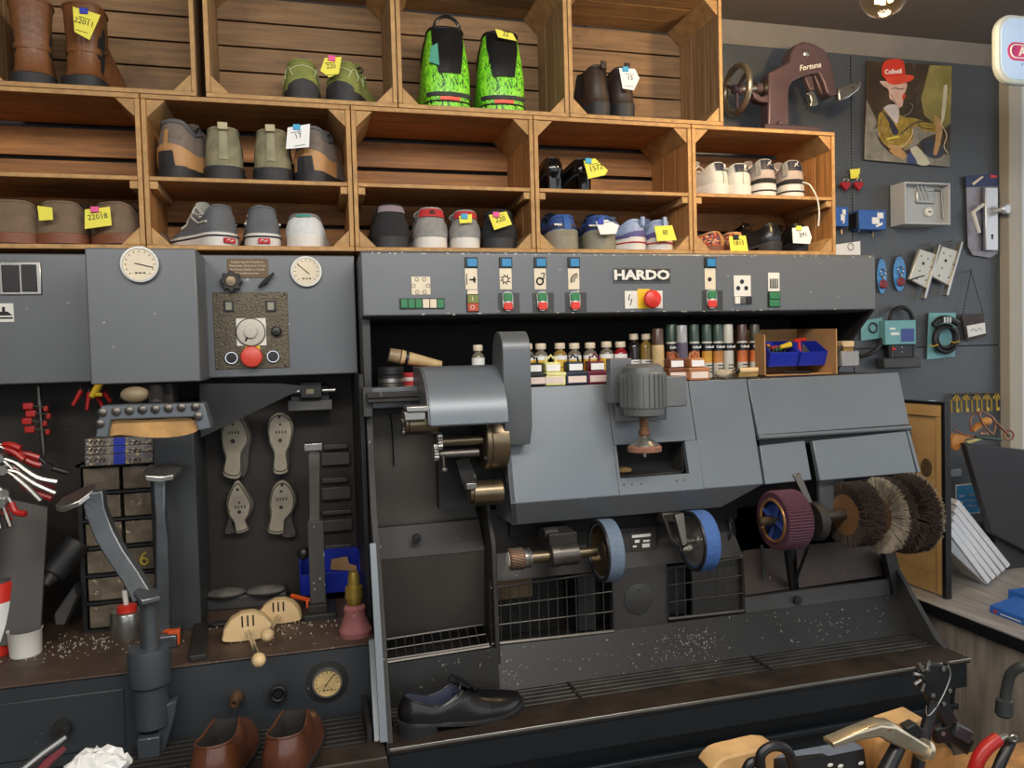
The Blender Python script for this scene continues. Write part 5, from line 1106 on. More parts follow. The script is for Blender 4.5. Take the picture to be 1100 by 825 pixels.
# shoe trees
m_beech = M('beech_wood', (222,190,140), .55, 0, .14, 8, stretch=(1,6,1), bump=.06)
def tree_(label, c0, hd, rz, k=1.0):
    t = thing('shoe_tree', label, 'shoe tree', (*c0, WT), rz, 'wooden shoe trees on the worktop')
    V, F = [], []; n = 14; secs = [(0,.010,.010),(.012,.028,.024),(.035,.040,.034),(.06,.047,.044),(.085,.049,.050),(.092,.047,.048)]
    for y, w_, h in secs:
        for i in range(n): a = 2*math.pi*i/n; x = math.cos(a)*w_; z = math.sin(a); z = h*(z if z > 0 else z*.12)+.008; V.append(Vector((x*k, -y*k*1.25, z*k)))
    for q in range(len(secs)-1):
        for i in range(n): F.append((q*n+i, q*n+(i+1) % n, (q+1)*n+(i+1) % n, (q+1)*n+i))
    F += [tuple(range(n)), tuple(range((len(secs)-1)*n, len(secs)*n))]
    obj('forepart', (V, F), m_beech, t, world=False, smooth=50)
    obj('vent_slots', join(*[box(x-.0017, x+.0017, -.1165*k, -.113*k, .030*k, .051*k) for x in (-.012, 0, .012)]), m_dark, t, world=False)
    obj('rod', cyl((0,-.105*k,.02*k), (hd[0],hd[1],.030), .0055, None, 12), m_chrome, t, world=False); obj('heel_ball', sphere((hd[0]*1.05,hd[1]*1.03,.030), .0145, 16, 10, (1,1.3,1)), m_beech, t, world=False)
tree_('beech shoe tree nearer the worktop edge, its ball overhanging', (-.165,2.005), (.02,-.335), R(4), 1.2)
tree_('beech shoe tree lying farther back on the worktop', (-.082,2.09), (-.008,-.275), R(-4), 1.1)
tr_ = thing('sole_tray', 'black tray with dark rubber soles at the back of the worktop', 'tray', PZ(265,640,WT))
b0 = [PZ(222,657,WT), PZ(308,650,WT), PZ(306,632,WT), PZ(224,639,WT)]
obj('base', slab(b0, .035, (0,0,1)), M('grey_black_plastic', (62,62,62), .5, 0, .15, 8), tr_, bev=.004)
for x, y in ((243,646), (286,643)): p = PZ(x, y-6, WT+.035); obj('rubber_sole', sphere(Vector((p.x, p.y, WT+.042)), .050, 20, 8, (1, .6, .26)), M('dusty_black_rubber', (96,92,86), .7, 0, .3, 30), tr_)
def crumbs(nm, lab, x, y, Yz, n, sp_, seed, sy=.012, s1=.003, mat=None):
    rr = random.Random(seed); g = []
    c = PZ(x, y, Yz)
    for k in range(n):
        p = c+Vector((rr.gauss(0, sp_), max(-.1, min(.12, rr.gauss(0, sy))), 0)); s_ = rr.uniform(s1*.35, s1); p.z = Yz+s_+(abs(rr.gauss(0, .003)) if mat is None else 0); g.append(box(p.x-s_, p.x+s_, p.y-s_, p.y+s_, p.z-s_, p.z+s_))
    o = obj(nm, join(*g), mat or M('cork_crumbs', (196,166,104), .9, 0, .2, 60), None, smooth=0); tag(o, lab, 'crumbs'); o['kind'] = 'stuff'
crumbs('cork_crumbs', 'pale cork crumbs scattered at the back of the worktop', 265, 624, WT+.036, 240, .045, 4)
crumbs('glue_chips', 'pale glue and leather chips scattered over the left worktop', 100, 690, WT, 220, .11, 9, .05, .0017, M('pale_chips', (176,166,150), .9, 0, .15, 60))
crumbs('leather_chips', 'pale chips scattered on the right half of the worktop', 310, 675, WT, 110, .07, 12, .05, .0017, M('pale_chips', (0,0,0)))
def clip(label, x0, y0, x1, y1):
    a, b = PZ(x0, y0, WT+.02), PZ(x1, y1, WT+.02); t = thing('spring_clip', label, 'clip', a, group='orange clips on the worktop')
    obj('grip', hexa([a+Vector(v) for v in ((-.012,-.01,-.018),(.012,-.01,-.018),(.012,.01,-.018),(-.012,.01,-.018))], [a+Vector(v) for v in ((-.012,-.008,.016),(.014,-.008,.018),(.014,.008,.018),(-.012,.008,.016))]), M('orange_plastic', (226,92,34), .45), t, bev=.002)
    obj('bar', cyl(a+Vector((0,0,.012)), b+Vector((0,0,.012)), .006, None, 10), M('orange_plastic', (0,0,0)), t)
clip('orange clip beside the press column base', 334, 650, 314, 645); clip('orange clip near the tin can', 187, 684, 168, 683)
dsole = PZ(238,672,WT); single('black_sole_piece', mv(sphere((0,0,.006), .032, 18, 6, (1,.5,.18)), (dsole.x, dsole.y, WT)), rub_b, 'small black rubber sole piece lying left of the shoe trees', 'sole')
# tin, cup, can
def tin(nm, lab, x, y, h, r, mat, cap, capmat, cat='can', extra=None):
    p = PZ(x, y, WT); p.y += r; t = thing(nm, lab, cat, (p.x, p.y, WT))
    obj('body', lathe((p.x, p.y, WT), (0,0,1), [(0,r*.96),(.003,r),(h-.003,r),(h,r*.96),(h+.002,r*.9),(h+.001,.01)], 28), mat, t)
    if cap: obj('cap', lathe((p.x, p.y, WT+h), (0,0,1), cap, 20), capmat, t)
    return t, p
t, p = tin('glue_tin', 'small round metal tin with red cap and brush', 134, 690, .062, .038, m_steel, [(0,.022),(.014,.022),(.016,.018),(.017,0)], m_red)
obj('brush_handle', cyl(p+Vector((.0,.0,.06)), p+Vector((-.004,.0,.112)), .006, None, 10), m_white, t)
cp_ = PZ(22, 709, WT); cp_.y += .035
t = thing('plastic_cup', 'small white plastic cup on the worktop at far left', 'cup', (cp_.x, cp_.y, WT))
obj('wall', lathe((cp_.x, cp_.y, WT), (0,0,1), [(0,.030),(.002,.032),(.056,.0345),(.058,.036),(.056,.0325),(.008,.029)], 26, False), m_white, t); obj('base', cyl((cp_.x, cp_.y, WT), (cp_.x, cp_.y, WT+.006), .031), m_white, t)
cn = PZ(-14, 708, WT); cn.y += .04; hh = P(-10,622,cn.y).z-WT
t = thing('spray_can', 'red and white can at the left edge of the picture', 'can', (cn.x, cn.y, WT))
obj('body', lathe((cn.x, cn.y, WT), (0,0,1), [(0,.044),(.004,.046),(hh-.012,.046),(hh-.004,.042)], 28), m_red, t); obj('label', lathe((cn.x, cn.y, WT), (0,0,1), [(.03,.0465),(hh-.05,.0465)], 28, False), m_paper, t); obj('rim', lathe((cn.x, cn.y, WT+hh-.006), (0,0,1), [(0,.043),(.006,.043),(.008,.04),(.004,0)], 28), m_steel, t)
gt = thing('grease_gun', 'black cylindrical tool leaning behind the left plate', 'tool', PZ(75,668,WT))
a, b = P(56,618,2.02), P(84,582,2.06)
obj('barrel', cyl(a, b, .030, None, 18), m_black, gt, bev=.004); obj('nozzle', cyl(a+(a-b).normalized()*.025, a, .012, .02, 14), m_steelD, gt); obj('stand', join(slab([P(57,660,1.98), P(80,628,2.02), P(84,640,2.02), P(70,672,1.96), P(58,672,1.96)], .04)), m_black, gt, bev=.004)
# drawer cabinet
dcY = 2.06
dc = thing('drawer_cabinet', 'black small parts cabinet with clear drawers full of metal bits', 'cabinet', (P(125,650,dcY).x, dcY+.05, WT))
A = lambda x, y: P(x, y, dcY)
tl, tr2, bl, br = A(81,500), A(165,497), A(90,668), A(171,662)
obj('frame', join(box(tl.x, tl.x+.010, dcY, dcY+.12, WT, tl.z), box(tr2.x-.010, tr2.x, dcY, dcY+.12, WT, tl.z), box(tl.x, tr2.x, dcY, dcY+.12, tl.z-.006, tl.z), box(tl.x, tr2.x, dcY+.115, dcY+.12, WT, tl.z)), m_black, dc)
m_clear = M('clouded_clear_plastic', (112,100,84), .25, 0, .35, 25, specks=((176,164,136), 60, .64), coat=.4)
rows = 6; rh = (tl.z-.006-WT)/rows
for k in range(rows):
    z0 = WT+k*rh; obj('divider', box(tl.x+.010, tr2.x-.010, dcY-.003, dcY+.11, z0, z0+.006), m_black, dc)
    for j in range(2):
        x0 = tl.x+.014+j*.088; x1 = x0+.080
        if k == 0 and j == 1: continue
        d_ = obj('drawer', box(x0, x1, dcY+.004, dcY+.10, z0+.008, z0+rh-.004), m_clear, dc, bev=.002)
        if k == 2 and j == 1: text('drawer_number', '6', .05, M('yellow_paint', (206,176,60), .6), d_, ((x0+x1)/2, dcY+.002, z0+rh*.5))
m_tray = M('clear_organiser', (120,112,108), .25, 0, .3, 60, specks=((196,176,120), 90, .6), coat=.3)
for k, (y0, y1) in enumerate(((487,499), (478.5,487), (469.5,478.5))):
    o = thing('organiser_box', ('bottom', 'middle', 'top')[k]+' one of three flat clear organiser boxes with blue labels', 'organiser', (P(130,480,2.04).x, 2.07, P(130,y1,2.04).z), group='clear organiser boxes on the drawer cabinet')
    obj('case', bpx(91,y0+.4,165,y1,2.04,.10), m_tray, o, bev=.002); obj('blue_label', bpx(122,y0+.8,134.5,y1-.4,2.038,.003), m_bluebin, o)
    for q in range(6): c = P(95+q*5 if q < 4 else 118+q*6, (y0+y1)/2+1, 2.038); obj('small_part', torus(c, (0,1,.3), .005, .0012, 10, 4), m_brass if q % 2 else m_steel, o)
# pliers and hand tools
def pliers(label, jaw, h1, h2, Y, mats=(m_redgrip, m_redgrip), jm=m_steel, r=.007, group='pliers hanging on the left'):
    J = [P(x, y, Y) for x, y in jaw]; t = thing('pliers', label, 'pliers', J[0], group=group)
    obj('jaw', tube(spline(J, 4), [r*.5]+[r*.9]*(len(spline(J, 4))-1), 8), jm, t); obj('pivot', cyl(J[-1]+Vector((0,-.010,0)), J[-1]+Vector((0,.008,0)), .010, None, 14), jm, t)
    for h, m_ in zip((h1, h2), mats):
        H = [P(x, y, Y-.004*k) for k, (x, y) in enumerate(h)]; k = max(1, len(H)//2)
        obj('shank', tube(spline([J[-1]]+H[:k+1], 4), r*.65, 8), jm, t); obj('grip', tube(spline(H[k-1:] if k > 1 else H, 4), r, 8), m_, t)
    return t
pliers('chrome pliers with gold toned shanks and red grip at the left edge', [(-14,480),(0,492)], [(18,498),(40,513),(62,518)], [(14,505),(30,525),(56,535)], 1.86, (m_steel, m_redgrip))
pliers('black nosed pliers with red handles pointing right', [(74,508),(52,502)], [(44,500),(33,497),(16,487)], [(42,492),(28,488),(10,487)], 1.96, (m_redgrip, m_redgrip), m_black)
pliers('red handled cutters hanging below the other pliers', [(-8,520),(6,530)], [(12,540),(17,550),(28,552)], [(4,545),(6,552),(10,560)], 1.86)
pliers('pincers with dark red grip under the chrome pliers', [(12,500),(26,512)], [(36,516),(48,522),(58,526)], [(34,520),(42,530),(50,533)], 1.90, (M('dark_red_grip', (110,28,40), .4), m_steel))
pliers('long steel pincers with bare handles crossing the other pliers', [(-12,500),(4,505)], [(20,508),(38,520),(60,530)], [(16,512),(30,524),(44,538)], 1.84, (m_steel, m_steel), m_steel, .006)
pliers('small steel nippers hanging lowest at the left edge', [(-4,528),(2,540)], [(6,552),(8,558),(11,566)], [(-2,552),(-2,560),(0,568)], 1.85, (m_steelD, m_steelD), m_steel, .006)
pliers('red handled pliers half hidden at the left edge', [(-20,470),(-6,478)], [(6,482),(16,486),(26,494)], [(4,478),(12,478),(22,482)], 1.92)
tk = thing('tool_rack', 'dark steel rack post at the left edge that the pliers hang from', 'rack', (P(-26,700,1.90).x, 1.90, WT))
obj('post', box(P(-26,700,1.90).x-.012, P(-26,700,1.90).x+.012, 1.89, 1.91, WT, P(-26,462,1.90).z), m_soot_shade, tk, bev=.002); obj('bar', join(box(P(-26,700,1.90).x, P(6,490,1.90).x, 1.885, 1.895, P(0,497,1.9).z, P(0,488,1.9).z)), m_soot_shade, tk, bev=.001)
ht = thing('hanging_spool_rod', 'upright rod with red handled clamps hanging under the cabinet', 'clamp rack', P(42,410,2.12))
obj('rod', cyl(P(41,415,2.12), P(47,488,2.12), .006, None, 10), m_steelD, ht)
for k, (x, y) in enumerate(((24,433), (27,441), (23,449), (26,458))):
    obj('red_handle', bpx(x,y,x+11,y+7,2.10,.012), m_redgrip, ht, bev=.002); obj('red_handle', bpx(x+22,y+3,x+27,y+9,2.10,.012), m_redgrip, ht, bev=.002); obj('wire', tube([P(x+10,y+3,2.10), P(x+24,y+4,2.10)], .0016, 5), m_steel, ht)
for k, (x0, y0, x1, y1, m_) in enumerate(((87,420,78,436,m_redgrip), (96,422,93,441,m_redgrip), (104,424,110,437,m_redgrip), (112,422,119,432,m_redgrip))):
    t = thing('screwdriver', ('leftmost red handled tool', 'second red handled tool', 'third red handled tool', 'rightmost red handled tool')[k]+' hanging under the cabinet beside the yellow handle', 'tool', P(x0, y0, 2.08), group='small tools under the cabinet')
    obj('grip', cyl(P(x0,y0,2.08), P(x1,y1,2.06), .006, .004, 10), m_, t); obj('shank', cyl(P(x0,y0-8,2.09), P(x0,y0,2.08), .003, None, 8), m_steel, t)
t = thing('yellow_handled_tool', 'yellow handled tool hanging under the cabinet', 'tool', P(104,415,2.07)); obj('grip', tube([P(108,411,2.06), P(103,419,2.05), P(98,427,2.04)], [.008,.009,.006], 10), m_yel, t); obj('crossbar', tube([P(100,424,2.045), P(110,424,2.045)], .005, 8), m_yel, t)
# ---- shoes in front
s = Shoe('black leather brogue oxford lying on the machine tray', (P(436,795,1.62).x-.012, 1.612, .757), R(-79), .285, .092, .80, .078, .056, .074, .034, .46, .007, .024, .88, 'dress_shoe', group=None, toe=.8)
s.upper(bk_leather).lining(M('navy_lining', (46,50,70), .7), bk_leather, .002).sole(rub_b, 1.05, heel=(.29, rub_b)).patch('heel_counter', -.36, .36, 0, .95, bk_leather, .0015, top=lambda u: .92-1.7*abs(u)).tongue(bk_leather, .022, .012).laces(bk_leather, 4, .0018)
s.patch('toe_cap', .62, .995, 0, .96, bk_leather, .0012).patch('toe_cap', -.995, -.62, 0, .96, bk_leather, .0012)
for k in (-1, 1):
    for q in range(16):
        p = s.surf(k*lerp(.30, .52, q/15), .97-.40*abs(math.sin(q/15*2.2))); s.part('brogue_hole', sphere(p+Vector((k*.001, 0, .0006)), .0011, 6, 4), M('punched_grey', (120,122,130), .6))
def brownshoe(x, y, Y, rz, lab):
    p = P(x, y, Y); s = Shoe(lab, (p.x, Y, .757), rz, .265, .086, .90, .100, .090, .096, .045, .50, .008, .022, .86, 'dress_shoe', group='brown shoes on the press tray')
    s.upper(brn_dress).lining(lin_d, brn_dress, .0025).sole(rub_b, 1.05, heel=(.27, rub_b)).patch('heel_counter', -.3, .3, 0, .9, brn_dress, .0015, top=lambda u: .9-1.7*abs(u)).patch('back_strip', -.02, .02, .1, .98, brn_dress, .002)
    return s
brownshoe(222, 838, 1.455, R(-10), 'chestnut brown leather shoe, left one on the press tray')
brownshoe(300, 832, 1.45, R(-12), 'chestnut brown leather shoe, right one on the press tray')
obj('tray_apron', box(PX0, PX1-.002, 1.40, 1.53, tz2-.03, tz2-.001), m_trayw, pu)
# bottom left corner tools
t = thing('awl_tool', 'steel and red handled tool at the bottom left corner', 'tool', P(40,820,1.35))
obj('blade', tube([P(18,832,1.34), P(45,810,1.35), P(71,791,1.36)], [.006,.006,.004], 8), m_steel, t); obj('grip', tube([P(35,838,1.33), P(52,818,1.35), P(70,803,1.36)], [.007,.007,.004], 8), M('dark_red_grip', (0,0,0)), t)
rr = random.Random(5); c = P(104, 824, 1.37); g = sphere(c, .04, 18, 12, (1.25, .9, .62)); g = ([v+Vector((rr.uniform(-.006,.006), rr.uniform(-.006,.006), rr.uniform(-.006,.006))) for v in g[0]], g[1])
single('crumpled_tissue', g, m_paper, 'crumpled white paper tissue at the bottom left', 'tissue', smooth=0)
# ================================================================== GOODS ON THE MACHINE SHELF
SZ = 1.475
m_ydye = M('yellow_dye_label', (222,178,44), .5, 0, .08); m_capw = M('cream_cap', (226,208,180), .5, 0, .06)
m_bottle = M('smoky_bottle', (120,112,96), .15, 0, .1, 8, coat=.4)
def bottle(label, x, Y, captop, wpx, body, lab, capm=m_capw, neck=.5, labtop=.68):
    p = P(x, 400, Y); zt = P(x, captop, Y).z; h = zt-SZ; r = wpx/FPX*Y*.5
    t = thing('dye_bottle', label, 'bottle', (p.x, Y, SZ), group='dye bottles on the machine shelf')
    ch = .016; hb = h-ch
    obj('body', lathe((p.x, Y, SZ), (0,0,1), [(0,r*.92),(.003,r),(hb*.82,r),(hb*.90,r*.85),(hb*.95,r*neck),(hb,r*neck)], 20), body, t)
    obj('label', lathe((p.x, Y, SZ), (0,0,1), [(.006,r*1.02),(hb*labtop,r*1.02)], 20, False), lab, t)
    obj('label_header', lathe((p.x, Y, SZ), (0,0,1), [(hb*labtop,r*1.02),(hb*(labtop+.12),r*1.02)], 20, False), m_paper, t)
    obj('label_print', join(*[box(p.x-r*.6, p.x+r*.5, Y-r*1.06, Y-r*1.0, SZ+hb*(.2+.12*k), SZ+hb*(.2+.12*k)+.002) for k in range(3)]), m_ink, t)
    obj('cap', lathe((p.x, Y, zt-ch), (0,0,1), [(0,r*.72),(.002,r*.76),(ch-.002,r*.76),(ch,r*.7)], 20), capm, t)
amber = M('amber_bottle', (150,120,60), .15, 0, .15, 8, coat=.4); darkb = M('dark_bottle', (34,30,28), .15, 0, .1, 8, coat=.4); redb = M('red_bottle', (150,30,36), .15, 0, .1, 8, coat=.4); redl = M('red_label', (196,60,60), .5)
bottle('small dye bottle standing alone left of the tall belt guard', 514, 2.0, 370.5, 14, m_bottle, m_paper)
for k, (x, tp, b, l, d) in enumerate(((567,369,m_bottle,m_ydye,'leftmost yellow labelled bottle, half hidden by the belt guard'), (581.5,369,m_bottle,m_ydye,'yellow labelled bottle behind the cream jar'), (602,368.5,amber,m_ydye,'amber bottle between the cream and the navy jar'), (617.5,368.5,m_bottle,m_ydye,'smoky yellow labelled bottle behind the navy jar'), (634.5,368,m_bottle,m_ydye,'smoky yellow labelled bottle behind the maroon jar'), (652,367,m_bottle,m_ydye,'yellow labelled bottle left of the red dye bottle'), (667,367,redb,redl,'red dye bottle with white cap'), (681.5,358.7,darkb,m_ydye,'tall black dye bottle with white cap'), (694.5,358.7,amber,m_ydye,'tall narrow amber bottle beside the spray cans'))):
    bottle(d, x, 2.0, tp, 15.5 if x < 680 else 13.5, b, l, labtop=.68 if x < 680 else .38)
m_jarlab = M('jar_label', (226,206,196), .6, 0, .05)
def jar(label, x, Y, col, mat):
    p = P(x, 405, Y); t = thing('cream_jar', label, 'jar', (p.x, Y, SZ), group='square cream jars on the machine shelf'); w2 = .029
    z0 = SZ+.002
    obj('lower_box', box(p.x-w2, p.x+w2, Y-w2, Y+w2, z0-.002, z0+.030), mat, t, bev=.003); obj('lower_label', box(p.x-w2*.82, p.x+w2*.82, Y-w2-.001, Y-w2, z0+.004, z0+.020), m_jarlab, t); obj('rim', box(p.x-w2*1.04, p.x+w2*1.04, Y-w2*1.04, Y+w2*1.04, z0+.022, z0+.031), mat, t, bev=.002)
    obj('upper_box', box(p.x-w2*.7, p.x+w2*.7, Y-w2*.7, Y+w2*.7, z0+.031, z0+.056), mat, t, bev=.004); obj('upper_label', box(p.x-w2*.6, p.x+w2*.6, Y-w2*.7-.001, Y-w2*.7, z0+.034, z0+.050), m_paper, t)
    obj('hang_loop', tube([(p.x-.014, Y, z0+.055), (p.x-.012, Y, z0+.068), (p.x-.006, Y, z0+.066), (p.x, Y, z0+.074), (p.x+.006, Y, z0+.066), (p.x+.012, Y, z0+.068), (p.x+.014, Y, z0+.055)], .0028, 6), mat, t)
jar('nearly hidden black cream jar beside the belt guard', 572, 1.835, 0, m_blk)
jar('pale yellow square cream jar with loop', 592, 1.835, 0, M('pale_yellow_plastic', (226,222,150), .4)); jar('navy blue square cream jar with loop', 616, 1.835, 0, M('navy_plastic', (34,44,66), .4)); jar('maroon square cream jar with loop', 639, 1.835, 0, M('maroon_plastic', (110,30,54), .4))
jar('dark brown cream jar above the motor box', 724, 1.85, 0, M('brown_plastic', (120,72,48), .4)); jar('tan brown cream jar in front of the spray cans', 746, 1.83, 0, M('tan_plastic', (176,116,72), .4))
m_capgreen = M('dark_green_cap', (58,76,64), .3, 0, .05); m_capbrown = M('brown_cap', (84,60,50), .3, 0, .05); m_orange = M('orange_picture', (200,104,52), .5, 0, .3, 40); m_gold = M('golden_picture', (206,150,50), .5, 0, .3, 40); m_canw = M('can_white', (200,194,180), .4, 0, .06)
def spray(label, x, Y, top, wpx, capm, pic, base=m_canw, txt=True, band=m_blk):
    p = P(x, 390, Y); zt = P(x, top, Y).z; h = zt-SZ; r = wpx/FPX*Y*.5
    t = thing('spray_can', label, 'spray can', (p.x, Y, SZ), group='shoe care sprays on the machine shelf')
    obj('body', lathe((p.x, Y, SZ), (0,0,1), [(0,r*.94),(.003,r),(h*.66,r),(h*.68,r*.93)], 22), base, t)
    obj('brand_band', lathe((p.x, Y, SZ), (0,0,1), [(h*.50,r*1.01),(h*.645,r*1.01)], 22, False), band, t); obj('picture_band', lathe((p.x, Y, SZ), (0,0,1), [(h*.28,r*1.01),(h*.50,r*1.01)], 22, False), pic, t)
    obj('print_lines', join(*[box(p.x-r*.5, p.x+r*.6, Y-r*1.03, Y-r*.9, SZ+h*(.10+.06*k), SZ+h*(.10+.06*k)+.003) for k in range(3)]), m_ink, t)
    obj('cap', lathe((p.x, Y, SZ+h*.68), (0,0,1), [(0,r*.96),(h*.30,r*.93),(h*.32,r*.85),(h*.32,0)], 22), capm, t)
    if txt: text('brand_lettering', 'Collonil', r*.62, m_paper, t, (p.x, Y-r*1.03, SZ+h*.575), off=.0003, sx=.9)
spray('beige topped spray can with round emblem beside the amber bottle', 707, 1.93, 353, 14, m_capbrown, M('beige_can', (196,168,120), .5, 0, .2, 40), M('beige_can', (0,0,0)), False, M('beige_can', (0,0,0)))
spray('spray can with tall dark green cap, leftmost of the branded cans', 722, 1.96, 348.5, 14, m_capgreen, m_orange)
spray('purple grey spray can with clear cap', 733, 1.93, 349.5, 13, M('frosted_cap', (160,160,160), .2, 0, .05), M('purple_grey', (86,78,98), .5), M('purple_grey', (0,0,0)), False, M('purple_grey', (0,0,0)))
for x, cm, pic, d in ((746,m_capgreen,m_orange,'green capped can with red brown picture behind the tan jar'), (759.5,m_capgreen,m_gold,'green capped can with golden picture'), (771.5,m_capgreen,M('amber_picture', (190,124,56), .5, 0, .3, 40),'green capped can with amber picture left of the white one'), (782.5,m_canw,m_canw,'white capped spray can with pale picture'), (797.5,m_capbrown,m_orange,'brown capped spray can right of the white one'), (811,M('olive_cap', (70,66,54), .3),m_orange,'olive capped spray can next to the cardboard box')):
    spray(d, x, 1.96, 348.5, 12.4, cm, pic)
# cardboard box with two bins
m_card = M('brown_cardboard', (176,132,84), .8, 0, .12, 10)
cb = thing('cardboard_box', 'open cardboard box holding two blue bins on the shelf', 'box', (P(856,395,1.95).x, 1.95, SZ))
bx = bpx(821, 354, 893, 394, 1.90, .10); xa, xb, zb_, zt_ = bx[0][0].x, bx[0][1].x, SZ, bx[0][4].z
obj('back', box(xa, xb, 2.06, 2.064, zb_, zt_+.006), m_card, cb); obj('side', slab([(xa, 1.90, zb_), (xa, 1.90, zt_-.012), (xa, 2.06, zt_+.006), (xa, 2.06, zb_)], .004, (1,0,0)), m_card, cb); obj('side', slab([(xb, 1.88, zb_), (xb, 1.88, zt_), (xb, 2.06, zt_+.006), (xb, 2.06, zb_)], .004, (1,0,0)), m_card, cb); obj('floor', box(xa, xb, 1.90, 2.06, zb_, zb_+.003), m_card, cb)
obj('box_print', join(*[box(xa+.03+.05*k, xa+.06+.05*k, 2.0585, 2.0595, zt_-.010, zt_-.006) for k in range(2)]), m_ink, cb)
binA, ba = binbox('parts_bin', 'blue bin full of coloured marker tops', 824, 366, 856, 393.5, 1.93, .11, m_bluebin, 'blue bins in the cardboard box', .55)
binB, bb2 = binbox('parts_bin', 'blue bin holding a red handle and grey scraper', 857, 366, 887, 392.5, 1.93, .11, m_bluebin, 'blue bins in the cardboard box', .55)
cols = [(230,225,215), (40,42,60), (180,50,48), (46,90,60), (52,150,96), (30,30,34), (150,60,90), (60,60,130), (28,28,30), (210,120,60), (90,80,110), (200,60,60)]
rr = random.Random(11)
for k, cc_ in enumerate(cols):
    x = ba[0]+.010+(k % 6)*.0125; Yk = 1.955+(k//6)*.04; z = ba[2]+.006; hgt = .042+.008*(k//6)+rr.uniform(-.004, .006)
    mk = M('marker_%d' % k, cc_, .4)
    t = thing('marker_pen', ('white', 'navy', 'red', 'dark green', 'bright green', 'black', 'plum', 'violet', 'charcoal', 'orange', 'grey', 'coral')[k]+' topped marker standing in the left blue bin', 'marker', (x, Yk, z), group='markers in the blue bin')
    obj('barrel', cyl((x, Yk, z), (x, Yk, z+hgt), .0052, None, 10), m_blk, t); obj('cap', sphere((x, Yk, z+hgt), .0065, 10, 6), mk, t)
t = thing('yellow_marker', 'yellow tube lying across the marker bin', 'tube', P(846,371,1.95)); obj('barrel', cyl(P(838,373,1.94), P(849,370,1.94), .006, .009, 12), m_yel, t); obj('tip', cyl(P(849,370,1.94), P(852,369,1.94), .005, .003, 8), m_blk, t)
t = thing('scraper', 'red T-handled tool with grey blade in the right blue bin', 'tool', P(862,380,1.96)); obj('handle', join(tube([P(853,366,1.95), P(865,364.5,1.95)], .005, 8), tube([P(858,365,1.95), P(860,385,1.95)], .005, 8)), m_red, t); obj('blade', slab([P(862,368,1.955), P(872,380,1.955), P(862,381,1.955)], .003), m_steelD, t)
t = thing('block_brush', 'clear plastic block with wooden brush back at the shelf end', 'brush', (P(913,392,1.95).x, 1.95, SZ)); obj('clear_block', bpx(904,377,923,393.5,1.93,.05), M('cloudy_plastic', (140,140,138), .2, 0, .15, 20, coat=.4), t, bev=.003); obj('wood_back', bpx(905,366,918,373,1.93,.05), m_beech, t, bev=.003); obj('bristles', bpx(906,372,917,378,1.935,.04), M('straw_bristle', (0,0,0)), t); obj('lead', tube([P(893,384,1.94), P(905,371,1.93)], .003, 6), m_soot_shade, t)
t = thing('polish_brush', 'small wooden brush lying before the spray cans', 'brush', (P(803,401,1.82).x, 1.82, SZ)); obj('wood_back', bpx(795,395,815,399.5,1.81,.035), m_beech, t, bev=.002); obj('bristles', bpx(794,399.5,814,404.5,1.81,.033), M('straw_bristle', (0,0,0)), t); obj('handle', tube([P(779,407,1.80), P(792,398,1.81)], .003, 6), m_steel, t); obj('ferrule', sphere(P(792,398,1.81), .008, 10, 6), m_blk, t)
single('flat_file', tube([P(842,400.5,1.81), P(870,400,1.81)], .004, 6), m_blk, 'thin black file lying on the shelf edge before the cardboard box', 'file')
single('rag', sphere(Vector((P(778,404,1.84).x, 1.84, SZ+.012)), .024, 14, 8, (1.1,.8,.55)), M('linen_rag', (176,164,140), .9, 0, .2, 40), 'small bundled beige rag before the white spray can', 'rag')
# left end of the shelf
def polish(label, x, y0, y1, Y, mats, r):
    p = P(x, y1, Y); z0 = P(x, y1, Y).z; z1 = P(x, y0, Y).z
    t = thing('polish_tin', label, 'tin', (p.x, Y, z0), group='polish tins on the shelf'); h = z1-z0
    obj('base', lathe((p.x, Y, z0), (0,0,1), [(0,r*.97),(.002,r),(h*.45,r),(h*.46,r*.97)], 26), mats[0], t); obj('lid', lathe((p.x, Y, z0+h*.47), (0,0,1), [(0,r*1.02),(h*.45,r*1.02),(h*.53,r*.95),(h*.5,0)], 26), mats[1], t)
zz0 = SZ
for k in range(3):
    p = P(420, 405, 1.90); t = thing('polish_tin', ('bottom', 'middle', 'top')[k]+' tin of the three stacked at the left end of the shelf', 'tin', (p.x, 1.90, SZ+.0195*k), group='polish tins on the shelf')
    z0 = SZ+.0195*k; obj('base', lathe((p.x, 1.90, z0), (0,0,1), [(0,.030),(.001,.031),(.010,.031)], 26), m_steel if k < 2 else m_blk, t); obj('lid', lathe((p.x, 1.90, z0+.0102), (0,0,1), [(0,.0315),(.007,.0315),(.009,.029),(.0088,0)], 26), m_blk if k else m_steelD, t)
p = P(444, 405, 1.93)
for k in range(2):
    t = thing('polish_tin', ('lower', 'upper')[k]+' red and white tin behind the drum guard', 'tin', (p.x, 1.93, SZ+.021*k), group='polish tins on the shelf'); z0 = SZ+.021*k
    obj('base', lathe((p.x, 1.93, z0), (0,0,1), [(0,.029),(.010,.029)], 24), m_jarlab, t); obj('lid', lathe((p.x, 1.93, z0+.0102), (0,0,1), [(0,.030),(.009,.030),(.0105,.027),(.010,0)], 24), redsh, t)
t = thing('spray_can', 'beige spray can lying on top of the tins at the shelf left end', 'spray can', P(440,385,1.97))
a, b = P(418,381,1.96), P(474,392,1.96); d = (b-a)
obj('body', cyl(a+d*.22, b, .019, .010, 18), M('beige_can', (0,0,0)), t); obj('cap', cyl(a, a+d*.20, .017, .019, 18), M('tan_cap', (150,128,96), .4), t); obj('band', cyl(a+d*.30, a+d*.36, .0195, .019, 18), m_blk, t)
